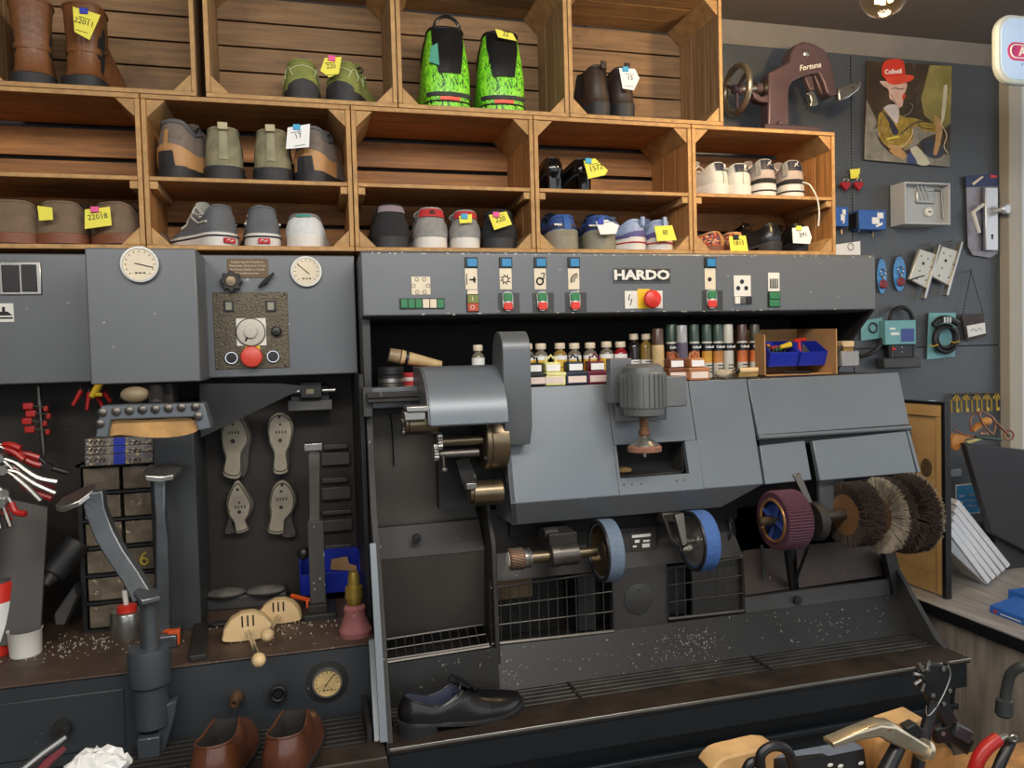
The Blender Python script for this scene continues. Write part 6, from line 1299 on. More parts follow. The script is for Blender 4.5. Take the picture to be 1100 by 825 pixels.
# ================================================================== PEGBOARD AND RIGHT SIDE
PGY = WY-.008
m_maroon = M('maroon_cast_iron', (88,70,74), .42, .3, .12, 8, bump=.05)
sm_ = thing('skiving_machine', 'old maroon cast iron sewing-type machine with handwheel on the right crate', 'sewing machine', (P(845,140,2.17).x, 2.19, MZ+CH))
def Z3(x, y, Y=2.165): return P(770+x/6.875, 30+y/6.875, Y)
body = [(380,725),(383,555),(385,330),(460,290),(540,250),(550,180),(580,125),(640,98),(720,115),(800,160),(840,230),(860,320),(880,400),(892,490),(850,505),(815,480),(790,400),(757,330),(720,335),(620,365),(560,395),(538,435),(532,500),(535,725)]
obj('frame', slab([Z3(*q) for q in body], .05), m_maroon, sm_, bev=.006, seg=3)
zb_ = MZ+CH
obj('base', box(Z3(338,740).x, Z3(755,740).x, 2.15, 2.27, zb_, Z3(500,724).z), m_maroon, sm_, bev=.004)
obj('base_boss', sphere(Z3(465,705,2.16), .008, 12, 8), m_maroon, sm_)
obj('side_bracket', slab([Z3(260,462), Z3(300,480), Z3(330,505), Z3(384,490), Z3(384,552), Z3(320,545), Z3(278,520)], .035), m_maroon, sm_, bev=.004)
cw = Z3(148,455,2.19); shx = Z3(385,400,2.19)
obj('handwheel', torus(cw, (1,.0,0), .072, .010, 40, 10), M('worn_nickel', (150,140,122), .3, .8, .15, 12), sm_)
for k in range(3):
    a = k*2*math.pi/3+.5; obj('wheel_spoke', tube([cw, cw+Vector((0, math.cos(a)*.072, math.sin(a)*.072))], .006, 8), m_maroon, sm_)
obj('wheel_hub', cyl(cw+Vector((-.014,0,0)), cw+Vector((.014,0,0)), .014), m_maroon, sm_)
obj('drive_shaft', cyl(cw, Vector((shx.x, cw.y, cw.z+.012)), .012), m_steel, sm_); obj('shaft_collar', cyl(Vector((shx.x-.028, cw.y, cw.z+.01)), Vector((shx.x-.014, cw.y, cw.z+.01)), .022), m_brass, sm_); obj('shaft_collar', cyl(Vector((shx.x-.050, cw.y, cw.z+.008)), Vector((shx.x-.030, cw.y, cw.z+.009)), .017), m_maroon, sm_)
c = Z3(655,190); obj('face_screw', lathe(c, (0,-1,0), [(0,.011),(.006,.011),(.008,.008),(.0085,0)], 18), m_steel, sm_); obj('small_screw', sphere(Z3(808,365), .004, 8, 6), m_steelD, sm_)
lt = text('brand_lettering', 'Fortuna', .026, M('silver_paint', (225,220,210), .4), sm_, Z3(692,285,2.162), right=(1,0,.22), up=(.12,0,1), off=.0004)
obj('presser_bar', slab([Z3(650,360,2.17), Z3(705,350,2.17), Z3(725,455,2.17), Z3(690,465,2.17)], .02), m_maroon, sm_, bev=.003)
obj('presser_arm', slab([Z3(715,340,2.185), Z3(760,335,2.185), Z3(815,490,2.185), Z3(775,490,2.185)], .02), m_maroon, sm_, bev=.003)
obj('presser_foot', slab([Z3(660,485,2.165), Z3(710,462,2.165), Z3(735,500,2.165), Z3(752,560,2.165), Z3(720,580,2.165), Z3(690,575,2.165), Z3(700,545,2.165), Z3(690,500,2.165)], .02), m_steel, sm_, bev=.002)
obj('horn_plate', slab([Z3(897,450,2.165), Z3(960,415,2.165), Z3(1040,390,2.165), Z3(1077,400,2.165), Z3(1050,455,2.165), Z3(980,510,2.165), Z3(905,540,2.165)], .022), m_steel, sm_, bev=.004)
for x, y in ((1003,440), (1015,465), (1040,405)): q = Z3(x, y, 2.164); obj('plate_hole', cyl(q, q+Vector((0,.001,0)), .003, None, 8), m_black, sm_)
# poster
def Z2(x, y, o=0): return P(920+x/6.6, 60+y/6.6, PGY-.012-o)
po = thing('tin_poster', 'glossy tin poster of a cobbler in a red cap on the pegboard', 'poster', Z2(350,780))
m_pbg = M('poster_brown', (74,62,48), .25, .2, .4, 9, coat=.4); m_pol = M('poster_olive', (150,138,80), .25, .2, .25, 10, coat=.4)
m_och = M('poster_ochre', (164,138,62), .25, .2, .3, 30, coat=.4); m_skin = M('poster_skin', (206,172,156), .3, 0, .15, 40, coat=.4); m_pred = M('poster_red', (206,58,40), .3, 0, .1, coat=.4); m_pgry = M('poster_grey', (128,124,112), .3, 0, .3, 30, coat=.4); m_pdk = M('poster_dark', (52,52,64), .3, 0, .3, 20, coat=.4)
obj('sheet', slab([Z2(75,35), Z2(680,70), Z2(662,788), Z2(55,738)], .004), m_pbg, po, bev=.001)
def pr_(nm, pts, mat, o): return obj(nm, slab([Z2(x, y, o) for x, y in pts] if nm in ('printed_wall', 'printed_ground') else spline([Z2(x, y, o) for x, y in pts+pts[:1]], 3)[:-1], .0004), mat, po, smooth=0)
pr_('printed_wall', [(520,65),(678,72),(668,480),(600,520),(480,420),(460,300)], m_pol, .0005); pr_('printed_light', [(620,215),(645,215),(625,430),(600,470)], M('poster_pale', (190,186,160), .3, coat=.4), .001)
pr_('printed_ground', [(72,310),(140,450),(170,620),(250,700),(660,700),(661,784),(57,735)], m_pgry, .0005)
pr_('printed_jacket', [(160,410),(230,370),(330,430),(400,440),(480,460),(560,470),(575,540),(480,560),(380,640),(300,660),(210,640),(160,560),(150,480)], m_och, .001)
pr_('printed_vest', [(180,390),(240,440),(300,540),(260,560),(230,470)], m_pdk, .0015); pr_('printed_collar', [(190,370),(235,345),(300,360),(290,480),(240,430)], M('poster_white', (196,186,186), .3, coat=.4), .002)
pr_('printed_face', [(215,180),(350,190),(352,240),(335,280),(328,350),(300,365),(262,320),(235,300),(228,240),(195,215),(165,180)], m_skin, .0025); pr_('printed_nose', [(330,270),(350,280),(335,310),(325,300)], m_pred, .003)
pr_('printed_cap', [(180,90),(200,40),(260,22),(330,35),(345,115),(330,165),(200,160)], m_pred, .003); pr_('printed_brim', [(205,155),(330,135),(400,140),(405,165),(350,190),(270,205),(225,190)], M('poster_red_light', (216,74,52), .3, coat=.4), .0035)
text('cap_lettering', 'Collonil', .023, m_paper, po, Z2(262,112,.0045), right=(1,0,.12), up=(-.1,0,1), off=.0006, sx=1.0, ext=.0002)
pr_('printed_arm', [(215,625),(280,640),(350,690),(335,735),(290,715),(240,680)], M('poster_tan', (176,136,84), .3, 0, .2, 30, coat=.4), .002); pr_('printed_boot', [(395,510),(440,500),(475,535),(570,545),(470,590),(420,640),(330,670),(400,600)], m_pgry, .002)
pr_('printed_hands', [(545,410),(590,450),(610,510),(600,600),(570,700),(545,690),(560,600),(560,500)], M('poster_tan', (0,0,0)), .002); pr_('printed_sole', [(460,600),(540,590),(620,650),(600,720),(520,720),(470,660)], m_pdk, .0015); pr_('printed_trousers', [(380,660),(430,640),(520,760),(440,770)], M('poster_pale', (0,0,0)), .0015); pr_('printed_blue', [(370,690),(385,680),(430,760),(360,755)], M('poster_blue', (58,66,110), .3, coat=.4), .002)
for nm, pts, r_, mm in (('printed_outline', [(150,480),(140,520),(160,590),(200,640),(240,660)], .0022, m_pdk), ('printed_outline', [(330,430),(380,400),(400,350),(370,340)], .0016, m_pgry), ('printed_highlight', [(215,590),(260,580),(300,575)], .003, m_yelp), ('printed_outline', [(310,560),(380,500),(450,465),(540,470)], .002, m_pdk), ('printed_outline', [(400,520),(390,570),(330,640),(260,640)], .0014, m_cream), ('printed_outline', [(570,545),(620,515),(665,480)], .0016, m_pgry), ('printed_eye', [(250,235),(275,225),(300,235),(340,230)], .0014, m_pdk), ('printed_cheek', [(245,270),(260,300),(290,350)], .0012, m_pgry), ('printed_fold', [(180,430),(175,520),(200,600)], .0014, m_pbg), ('printed_fold', [(240,470),(235,540),(260,600)], .0014, m_pbg), ('printed_thread', [(590,470),(640,560),(620,640),(650,690)], .0014, m_cream), ('printed_fold', [(440,480),(470,510),(540,520)], .0014, m_pbg)):
    obj(nm, tube(spline([Z2(x, y, .0035) for x, y in pts], 4), r_, 4), mm, po)
def wp(x, y, o=0): return P(x, y, PGY-o)
def hook(parent, x, y): obj('peg_hook', tube([wp(x,y,0), wp(x,y,.035), wp(x,y-1.5,.04)], .002, 6), m_chrome, parent)
# heart locks
for k, (x, y) in enumerate(((909,199), (923,199))):
    t = thing('heart_padlock', ('left', 'right')[k]+' red heart-shaped padlock hanging on the pegboard', 'padlock', wp(x, y+7, .02), group='heart padlocks')
    pts = []
    for i in range(28):
        a = 2*math.pi*i/28; pts.append(wp(x,y,.03)+Vector((16*math.sin(a)**3*.00112, 0, (13*math.cos(a)-5*math.cos(2*a)-2*math.cos(3*a)-math.cos(4*a))*.00112)))
    obj('heart_body', slab(pts, .012), M('red_heart', (170,32,40), .3, .2), t, bev=.002); obj('shackle', tube(arc(wp(x,y-5,.024), (1,0,0), (0,0,1), .009, 0, math.pi, 10), .0024, 6), m_steel, t); hook(t, x, y-10)
single('yellow_price_tag', slab([wp(913,182,.012), wp(924,181,.012), wp(923,191,.012), wp(914,192,.012)], .001), m_yelp, 'small yellow tag above the heart padlocks', 'tag')
# blue packs
m_bpack = M('blue_pack', (44,92,168), .4, 0, .08, 20)
for k, (x0, y0, x1, y1, d) in enumerate(((896,222,911.5,243,'blue cylinder lock pack half hidden by the crate'), (923,225.5,952,246.5,'blue cylinder lock pack in full view on the pegboard'))):
    t = thing('lock_pack', d, 'pack', wp((x0+x1)/2, y1, .03), group='blue lock packs'); obj('box', bpx(x0,y0,x1,y1,PGY-.05,.045), m_bpack, t, bev=.002)
    w_ = x1-x0; obj('printed_logo', bpx(x1-w_*.22-3,y0+3,x1-3,y0+9,PGY-.051,.0008), m_paper, t); obj('printed_lock', bpx(x0+w_*.48,y0+8,x0+w_*.75,y0+15,PGY-.051,.0008), m_paper, t); obj('printed_key', slab([P(x0+w_*.6,y1-4,PGY-.051), P(x1-4,y1-8,PGY-.051), P(x1-4,y1-5,PGY-.051), P(x0+w_*.65,y1-2.5,PGY-.051)], .0005), m_paper, t)
    if k: obj('side_flap', bpx(920,228,923,245,PGY-.045,.04), m_blk, t)
    hook(t, (x0+x1)/2, y1+3); obj('sample_cylinder', tube([wp((x0+x1)/2,y1+2,.03), wp((x0+x1)/2+.5,y1+9,.035)], .003, 6), m_brass, t)
t = thing('white_card', 'white leaflet card partly behind the machine hood', 'card', wp(910,270,.015)); obj('sheet', slab([wp(895,263,.015), wp(924,259,.015), wp(924.5,285,.015), wp(895,285,.015)], .002), m_paper, t); obj('printed_key', torus(wp(914,265,.017), (0,1,0), .012, .0015, 16, 4), m_pgry, t); hook(t, 923, 248)
# grey lock set box
t = thing('lock_set_box', 'open grey box with mortice lock parts behind clear film', 'box', wp(994,244,.03))
bx = bpx(972,196,1021,241,PGY-.075,.070); xa, xb, za, zb2 = bx[0][0].x, bx[0][1].x, bx[0][0].z, bx[0][4].z; m_gbox = M('light_grey_card', (182,184,184), .5, 0, .05, 10)
Yb = PGY-.075
obj('back', box(xa, xb, PGY-.012, PGY-.006, za, zb2), m_gbox, t)
for nm, g in (('wall', box(xa, xa+.006, Yb, PGY-.012, za, zb2)), ('wall', box(xb-.006, xb, Yb, PGY-.012, za, zb2)), ('wall', box(xa+.006, xb-.006, Yb, PGY-.012, za, za+.006)), ('wall', box(xa+.006, xb-.006, Yb, PGY-.012, zb2-.006, zb2))): obj(nm, g, m_gbox, t, bev=.001)
obj('insert', box(xa+.006, xb-.006, Yb+.03, Yb+.034, za+.006, zb2-.006), M('grey_insert', (168,172,172), .35, .2, .06), t)
c = P(997, 228, Yb+.028); obj('rosette', lathe(c, (0,-1,0), [(0,.017),(.006,.017),(.008,.015),(.008,0)], 22), m_white, t); obj('key_slot', box(c.x-.006, c.x+.006, c.y-.0095, c.y-.008, c.z-.002, c.z+.002), m_blk, t)
obj('long_bar', tube([P(1003,204,Yb+.025), P(1011,205,Yb+.025), P(1013,235,Yb+.025)], .004, 8), m_steel, t); obj('keys', join(*[tube([P(985+k*4,198,Yb+.02), P(990+k*4,215,Yb+.02)], .003, 6) for k in range(3)]), m_steel, t)
obj('lock_case', box(c.x-.055, c.x+.02, Yb+.02, Yb+.03, c.z+.03, c.z+.075), m_steel, t, bev=.003)
# door plate pack
t = thing('door_plate_pack', 'bagged door handle with long silver plate and round knob', 'handle set', wp(1055,275,.02))
obj('backing_card', slab([wp(1038,190,.012), wp(1072,187,.012), wp(1072,272,.012), wp(1064,277,.012), wp(1045,274,.012), wp(1040,265,.012)], .003), M('bag_grey', (128,124,134), .3, 0, .2, 20, coat=.3), t); obj('header', slab([wp(1037,189,.014), wp(1072,186,.014), wp(1072,200,.014), wp(1038,201,.014)], .002), M('navy_header', (36,46,90), .4), t)
obj('header_stripe', slab([wp(1044,197,.016), wp(1055,189,.016), wp(1057,190,.016), wp(1046,199,.016)], .001), m_cream, t); obj('red_mark', bpx(1064,188,1071,191,PGY-.016,.001), m_red, t)
obj('lever', tube([wp(1056,220,.03), wp(1045,228,.034), wp(1052,250,.034)], [.007,.008,.006], 10), m_white, t)
obj('plate', bpx(1059,201,1072.5,269,PGY-.03,.012), M('satin_silver', (196,196,198), .3, .6, .04), t, bev=.003); obj('plate_edge', bpx(1056.5,201,1059,269,PGY-.026,.010), m_pdk, t)
c = wp(1073, 226, .03); obj('knob', lathe(c, (0,-1,0), [(0,.010),(.02,.010),(.022,.018),(.034,.019),(.038,.014),(.038,0)], 24), M('satin_silver', (0,0,0)), t); c = wp(1066, 253, .0305); obj('keyhole', join(cyl(c, c+Vector((0,-.0008,0)), .005, None, 12), box(c.x-.003, c.x+.003, c.y-.0008, c.y, c.z-.014, c.z)), m_blk, t)
# key ring cards
m_bcard = M('blue_oval_card', (66,140,206), .4, 0, .3, 12, coat=.3)
for k, (x, y) in enumerate(((947.5,296.5), (966.5,294))):
    t = thing('key_ring_card', ('left', 'right')[k]+' oval blue card with key ring and red charm', 'key ring', wp(x, y+22, .015), group='blue key ring cards'); w2, h2 = (.020 if k == 0 else .0265), .063
    c = wp(x, y, .012); obj('card', slab([c+Vector((math.cos(a)*w2, 0, math.sin(a)*h2)) for a in [2*math.pi*i/26 for i in range(26)]], .002), m_bcard, t)
    obj('ring', torus(c+Vector((0,-.006,.012)), (0,1,.2), .012, .0026, 20, 6), m_chrome, t); obj('clasp', tube([c+Vector((0,-.006,0)), c+Vector((.002,-.007,-.012))], .004, 8), m_steel, t); obj('charm', sphere(c+Vector((0,-.007,-.03)), .018, 12, 8, (1,.35,.9)), M('maroon_charm', (128,46,56), .5, 0, .3, 60), t); hook(t, x, y-19)
# mortice locks
m_lock = M('nickel_lock', (186,182,170), .35, .6, .1, 14)
for k, (x, y) in enumerate(((992,289), (1016,286))):
    t = thing('mortice_lock', ('left', 'right')[k]+' nickel mortice lock hanging at a slant', 'lock', wp(x, y+24, .02), group='mortice locks')
    q = [(x-4,y-22),(x+15,y-16),(x+3,y+21),(x-15,y+11)]; c = wp(x, y, .02)
    obj('case', slab([wp(a, b, .03) for a, b in q], .014), m_lock, t, bev=.003); obj('face_plate', slab([wp(x+17,y-27,.036), wp(x+19,y-26,.036), wp(x+3,y+32,.036), wp(x+1,y+31,.036)], .022), m_steel, t, bev=.001)
    for dx, dy, r in ((0,-6,.006), (5,-11,.003), (-4,2,.003), (-7,10,.004), (3,12,.003), (-2,-14,.003), (8,-2,.003)): p = wp(x+dx, y+dy, .0305); obj('lock_hole', cyl(p, p+Vector((0,.001,0)), r, None, 10), m_black, t)
    hook(t, x+8, y-27)
    if k == 0: obj('small_key', tube(spline([wp(x-14,y+12,.033), wp(x-6,y+9,.033), wp(x+1,y+7,.033)], 4), .0022, 6), m_blk, t)
# U lock
t = thing('u_lock', 'black U-shaped bicycle lock with teal card sleeve', 'bicycle lock', wp(968,397,.03))
c1_, c2_ = wp(956,345,.03), wp(980.5,345,.03)
obj('shackle', tube([wp(956.5,386,.03), wp(956,345,.03)]+arc((c1_+c2_)/2, (1,0,0), (0,0,1), (c2_-c1_).length/2, math.pi, 0, 14)+[wp(980.5,386,.03)], .008, 10), m_blk, t)
obj('crossbar', bpx(950,384,990,395.5,PGY-.05,.04), M('grey_black', (62,64,66), .5), t, bev=.005); ml = M('teal_card', (112,170,176), .5, 0, .08, 15)
sl = obj('card_sleeve', bpx(951,344,984,370,PGY-.045,.03), ml, t, bev=.002); obj('printed_lock', bpx(968,353,982,367,PGY-.0458,.0005), M('print_blue', (60,80,150), .5), sl); obj('printed_text', join(bpx(956,352,962,354,PGY-.0458,.0005), bpx(957,357,966,360,PGY-.0458,.0005)), m_paper, sl)
obj('mechanism', bpx(955,370,982,384,PGY-.035,.02), m_blk, t, bev=.002); obj('red_button', sphere(P(959.5,375,PGY-.036), .007, 10, 6), m_red, t)
for dx, dy in ((969,373), (969,378)): obj('white_dot', sphere(P(dx,dy,PGY-.036), .002, 6, 5), m_paper, t)
hook(t, 965, 330)
# coiled cable lock
t = thing('cable_lock', 'coiled black cable bicycle lock on a teal card', 'bicycle lock', wp(1016,388,.03)); obj('card', slab([wp(998,336,.012), wp(1027,336,.012), wp(1026,383,.012), wp(996,386,.012)], .003), ml, t)
cc_ = wp(1016, 364, .035)
for k, (r, o) in enumerate(((.049,0), (.044,.010), (.039,.002))): obj('cable_loop', torus(cc_+Vector((.002*k, o, .003*k)), (.05,1,.05*k), r, .0075, 36, 8), m_blk, t)
obj('lock_barrel', tube(spline([wp(1003,350,.05), wp(1010,343,.055), wp(1020,343,.055), wp(1028,347,.05)], 4), .012, 10), m_blk, t); obj('number_wheels', join(*[bpx(1014+k*3,340.5,1016+k*3,346.5,PGY-.069,.01) for k in range(3)]), m_steel, t)
for x, y in ((1003,372), (1026,368)): obj('cable_tie', tube([wp(x-5,y-1,.05), wp(x,y,.055), wp(x+5,y-2,.05)], .0016, 5), m_yel, t)
# pouch with cord
t = thing('neck_pouch', 'dark brown pouch with card window hanging on a cord', 'pouch', wp(1048,366,.02))
obj('pouch', slab([wp(1034,340,.02), wp(1057,338,.02), wp(1060,361,.02), wp(1039,367,.02)], .008), M('dark_brown_hide', (66,58,58), .7, 0, .2, 30), t, bev=.002); obj('flap', slab([wp(1033,338,.022), wp(1057,336.5,.022), wp(1057.5,343,.022), wp(1035,346,.022)], .003), M('dark_brown_hide', (0,0,0)), t); wn2 = obj('card_window', slab([wp(1038.5,350,.0225), wp(1058,346.5,.0225), wp(1059,358,.0225), wp(1040.5,362.5,.0225)], .001), m_paper, t)
obj('window_scribble', tube(spline([wp(1043,356,.024), wp(1046,353,.024), wp(1049,356,.024), wp(1052,352,.024), wp(1055,355,.024)], 4), .0008, 4), M('purple_fabric', (0,0,0)), wn2)
obj('cord', tube([wp(1034,338,.015), wp(1043,292,.012), wp(1056,337,.015)], .0015, 5), m_blk, t); hook(t, 1043, 291)
t = thing('cable_lock', 'second cable lock on teal card half hidden by the hood cheek', 'bicycle lock', wp(940,372,.02)); obj('card', slab([wp(925,345,.012), wp(948,341,.012), wp(948,363,.012), wp(925,366,.012)], .003), ml, t); obj('printed_loop', torus(wp(938,352,.016), (0,1,0), .017, .003, 20, 6), m_pdk, t); obj('cable', tube(spline([wp(946,364,.02), wp(944,372,.03), wp(934,380,.03), wp(924,383,.02)], 5), .008, 8), m_blk, t)
# key row
m_gold2 = M('gilt_key', (196,164,72), .35, .6, .15, 30)
for k in range(5):
    x = 1027.5+k*10.5+(1 if k > 1 else 0); t = thing('ornate_key', ('first', 'second', 'third', 'fourth', 'fifth')[k]+' gilt key from the left in the row of hanging keys', 'key', wp(x, 446, .02), group='gilt keys on the pegboard'); c = wp(x, 428.5-k*.4, .025)
    for a in (0, 90, 180): obj('bow_lobe', torus(c+Vector((math.cos(R(a))*.008, 0, math.sin(R(a))*.008)), (0,1,0), .006, .0025, 12, 5), m_gold2, t)
    obj('stem', cyl(c+Vector((0,0,-.006)), c+Vector((0,0,-.05)), .003, None, 8), m_gold2, t); obj('bit', box(c.x, c.x+.011, c.y-.0015, c.y+.0015, c.z-.05, c.z-.037), m_gold2, t)
    obj('rear_stem', cyl(c+Vector((-.012,.012,-.004)), c+Vector((-.011,.012,-.052)), .003, None, 8), m_gold2, t); hook(t, x, 424)
single('key_rail', tube([wp(1021,424,.012), wp(1072,421.5,.012)], .0025, 6), m_brass, 'thin brass rail the gilt keys hang from', 'rail')
for x, y in ((1034.5,383),): pass
# board leaning between machine and counter
bd = thing('framed_board', 'plywood board with black frame edge standing between machine and counter', 'board', (1.90, 2.14, .761))
zt_ = PX(1018, 432, 1.905).z
m_ply = M('plywood', (204,162,104), .6, 0, .16, 5, stretch=(1,1,4), dirt=(150,108,60), dscale=5)
obj('panel', box(1.893, 1.903, 1.952, 2.34, .765, zt_-.006), m_ply, bd); obj('frame_edge', join(box(1.885, 1.907, 1.937, 1.952, .761, zt_)), m_blk, bd, bev=.001); obj('frame_top', box(1.885, 1.907, 1.952, 2.34, zt_-.008, zt_), m_blk, bd)
obj('batten', box(1.887, 1.893, 1.953, 2.34, zt_-.045, zt_-.009), M('plywood_light', (206,164,106), .6, 0, .12, 5), bd); obj('batten', box(1.888, 1.893, 1.953, 1.975, .768, zt_-.046), M('plywood_light', (0,0,0)), bd); obj('stain', sphere((1.8925, 2.02, 1.16), .03, 14, 8, (.02,.8,1)), M('dark_stain', (96,74,50), .7, 0, .3, 40), bd)
t = thing('round_pad', 'pale blue rounded shield behind the plywood board', 'shield', (2.02, 2.30, 1.15)); c = P(1001, 448, 2.30); obj('disc', slab([c+Vector((a, 0, b)) for a, b in rrect(.105, .12, .05, 8)], .012), M('pale_blue_plastic', (150,186,222), .35), t, bev=.003); obj('stand', cyl(c+Vector((0,.006,-.05)), Vector((c.x, 2.306, .76)), .006), m_steel, t)
# black display wedge with leather motorbike
ds = thing('display_wedge', 'large black slanted display case on the counter', 'display case', (2.2, 2.0, .76))
DY = 2.10; pA, pB, pC, pD, pE = P(1037,476,DY), P(1140,487,DY), P(1140,612,DY), P(1103,592,DY), P(1065,573,DY)
m_bk = M('matt_black', (44,44,48), .5, 0, .06, 4)
obj('body', slab([pA, pB, pC, pE], .025), m_bk, ds, bev=.004); obj('foot', box(P(1078,600,DY).x, pB.x, DY+.03, DY+.13, .76, pE.z+.01), m_bk, ds, bev=.002)
mt = thing('leather_motorbike', 'small tan leather and wire chopper motorbike model on the black case', 'model', P(1050,480,2.14))
BYk = 2.14; m_cop = M('copper_wire', (150,104,84), .4, .6, .1); m_tanl = M('tan_hide_model', (192,132,66), .5, 0, .2, 30)
def K(x, y, o=0): return P(1010+x/11.79, 420+y/11.79, BYk-o)
obj('seat', slab(spline([K(150,640), K(190,560), K(280,550), K(400,560), K(440,590), K(330,610), K(290,680), K(230,750), K(165,735), K(150,640)], 3)[:-1], .04), m_tanl, mt, bev=.004, seg=2); obj('tank', sphere(K(585,385), .019, 14, 9, (1.15,.7,.8)), m_tanl, mt); obj('rear_fender', slab([K(430,490), K(520,400), K(560,440), K(440,520)], .02), m_tanl, mt)
w1 = K(868,562); obj('front_wheel', torus(w1, (.25,1,0), .017, .0035, 28, 8), m_cop, mt); obj('wheel_hub', sphere(w1, .006, 10, 6), m_steelD, mt); obj('fork', tube([K(660,350), K(760,450), w1], .004, 8), m_cop, mt)
obj('handlebar', tube(spline([K(395,500), K(380,400), K(410,310), K(490,280), K(520,260), K(610,300), K(680,360), K(700,450), K(670,550)], 4), .0032, 6), m_cop, mt); obj('handlebar_loop', tube(spline([K(500,270,.01), K(510,350,.012), K(560,450,.012), K(660,550,.01)], 4), .0036, 6), m_cop, mt); obj('engine', sphere(K(560,540), .016, 12, 8, (1.4,.8,.7)), M('mottled_engine', (140,116,104), .4, .4, .4, 60), mt)
obj('exhaust', cyl(K(450,580,.01), K(770,620,.01), .006, None, 10), M('dark_green_tube', (36,66,58), .3), mt); obj('foot_plates', slab([K(320,640,.012), K(480,595,.012), K(540,610,.012), K(370,665,.012)], .004), M('pale_brass', (206,190,120), .35, .6), mt); obj('backrest', tube([K(185,490), K(290,550), K(440,575)], .003, 6), m_cop, mt); obj('kickstand', tube([K(300,690), K(290,780)], .002, 5), m_steel, mt)
# blue card, plank stack, blue box, gooseneck
BCY = 2.30
t = thing('blue_card', 'blue handwritten card with white border behind the white planks', 'card', P(1038,553,BCY)); q = [(1027,521),(1047.5,519),(1053,551),(1027.5,553)]
obj('border', slab([P(x, y, BCY) for x, y in q], .003), m_paper, t); c = sum((P(x, y, BCY-.002) for x, y in q), Vector())/4; obj('field', slab([P(x, y, BCY-.0015).lerp(c, .07) for x, y in q], .001), M('sky_blue_print', (52,150,210), .5, 0, .15, 30), t)
rr = random.Random(8)
for k, (x0, x1, y) in enumerate(((1030,1036,533), (1041,1049,531.5), (1030,1035,540), (1037,1050,538), (1033,1037,545), (1039,1049,543.5))): obj('handwriting', tube([P(lerp(x0, x1, i/8), y+(-1.6 if i % 2 else 1.2), BCY-.004) for i in range(9)], .0011, 4), m_paper, t)
m_plank = M('white_plank', (214,216,220), .35, 0, .04, 6)
t = thing('white_plank_stack', 'leaning stack of white grooved panels on the counter', 'panels', PZ(1060,625,.76))
for k in range(5):
    f_ = k/4; a, b = P(lerp(1019,1026,f_), lerp(572,541,f_), 2.02+.03*k), P(lerp(1061,1082,f_), lerp(628,611,f_), 1.985+.03*k)
    w_ = 6.5; d = Vector((b.x-a.x, 0, b.z-a.z)).normalized(); nrm = Vector((-d.z, 0, d.x))
    obj('panel', hexa([a, b, b+nrm*.020, a+nrm*.020], [p+Vector((.02,.12,0)) for p in (a, b, b+nrm*.020, a+nrm*.020)]), m_plank, t, bev=.003)
obj('curved_cover', slab(spline([P(1019,572,2.01), P(1030,600,2.01), P(1045,617,2.0), P(1060,629,1.98)], 4)+[P(1019,590,2.0), P(1019,575,2.0)], .02), M('pale_grey_plastic', (176,178,182), .4), t)
t = thing('blue_box', 'flat blue carton on the counter at the right edge', 'box', (2.0, 1.70, .76)); obj('carton', hexa([PZ(1063,658,.76), PZ(1112,677,.76), PZ(1130,660,.76), PZ(1090,648,.76)], [v+Vector((0,0,.022)) for v in (PZ(1063,658,.76), PZ(1112,677,.76), PZ(1130,660,.76), PZ(1090,648,.76))]), M('carton_blue', (44,104,190), .4, 0, .05), t, bev=.0015)
a, b = PZ(1063,658,.76), PZ(1112,677,.76); obj('printed_strip', slab([a.lerp(b,.25)+Vector((-.001,-.001,.007)), a.lerp(b,.7)+Vector((-.001,-.001,.007)), a.lerp(b,.7)+Vector((-.001,-.001,.010)), a.lerp(b,.25)+Vector((-.001,-.001,.010))], .0006), m_paper, t); obj('printed_logo', slab([a.lerp(b,.1)+Vector((-.001,-.001,.006)), a.lerp(b,.17)+Vector((-.001,-.001,.006)), a.lerp(b,.17)+Vector((-.001,-.001,.014)), a.lerp(b,.1)+Vector((-.001,-.001,.014))], .0006), m_red, t)
t = thing('blue_box', 'second blue carton behind the flat one, cut by the right edge', 'box', (2.2, 1.75, .76)); obj('carton', box(PZ(1096,648,.76).x, PZ(1096,648,.76).x+.1, 1.81, 1.88, .76, .79), M('carton_blue', (0,0,0)), t, bev=.0015); obj('lid_edge', box(PZ(1096,648,.76).x, PZ(1096,648,.76).x+.1, 1.809, 1.8105, .783, .786), m_paper, t)
t = thing('clear_clip_rail', 'pale blue clear plastic clip on the lower pegboard', 'clip', wp(1026,508,.02)); obj('strip', bpx(1019,504.5,1033,512,PGY-.02,.018), M('pale_clear', (150,166,180), .2, 0, .05, coat=.3), t, bev=.002)
# pendant bulb
bu = thing('pendant_bulb', 'glowing clear globe bulb hanging at the top of the picture', 'lamp', P(950,-6,1.62)); bc = P(950, -7, 1.62)
m_bulbg = M('bulb_glass', (255,240,215), .02, 0, 0, trans=1); m_bulbg.node_tree.nodes['Principled BSDF'].inputs['IOR'].default_value = 1.12
obj('globe', sphere(bc, .056, 32, 20), m_bulbg, bu)
obj('filament', join(*[tube([bc+Vector((math.cos(a)*.010, math.sin(a)*.010, .022)), bc+Vector((math.cos(a)*.016, math.sin(a)*.016, -.016))], .0045, 6) for a in [i*math.pi/3 for i in range(6)]]), M('filament_glow', (255,196,110), .5, 0, 0, emit=110), bu)
obj('socket', lathe(bc+Vector((0,0,.052)), (0,0,1), [(0,.018),(.01,.022),(.05,.022),(.055,.008)], 20), m_brass, bu); obj('cord', cyl(bc+Vector((0,0,.105)), Vector((bc.x, bc.y, 2.655)), .003), m_blk, bu)
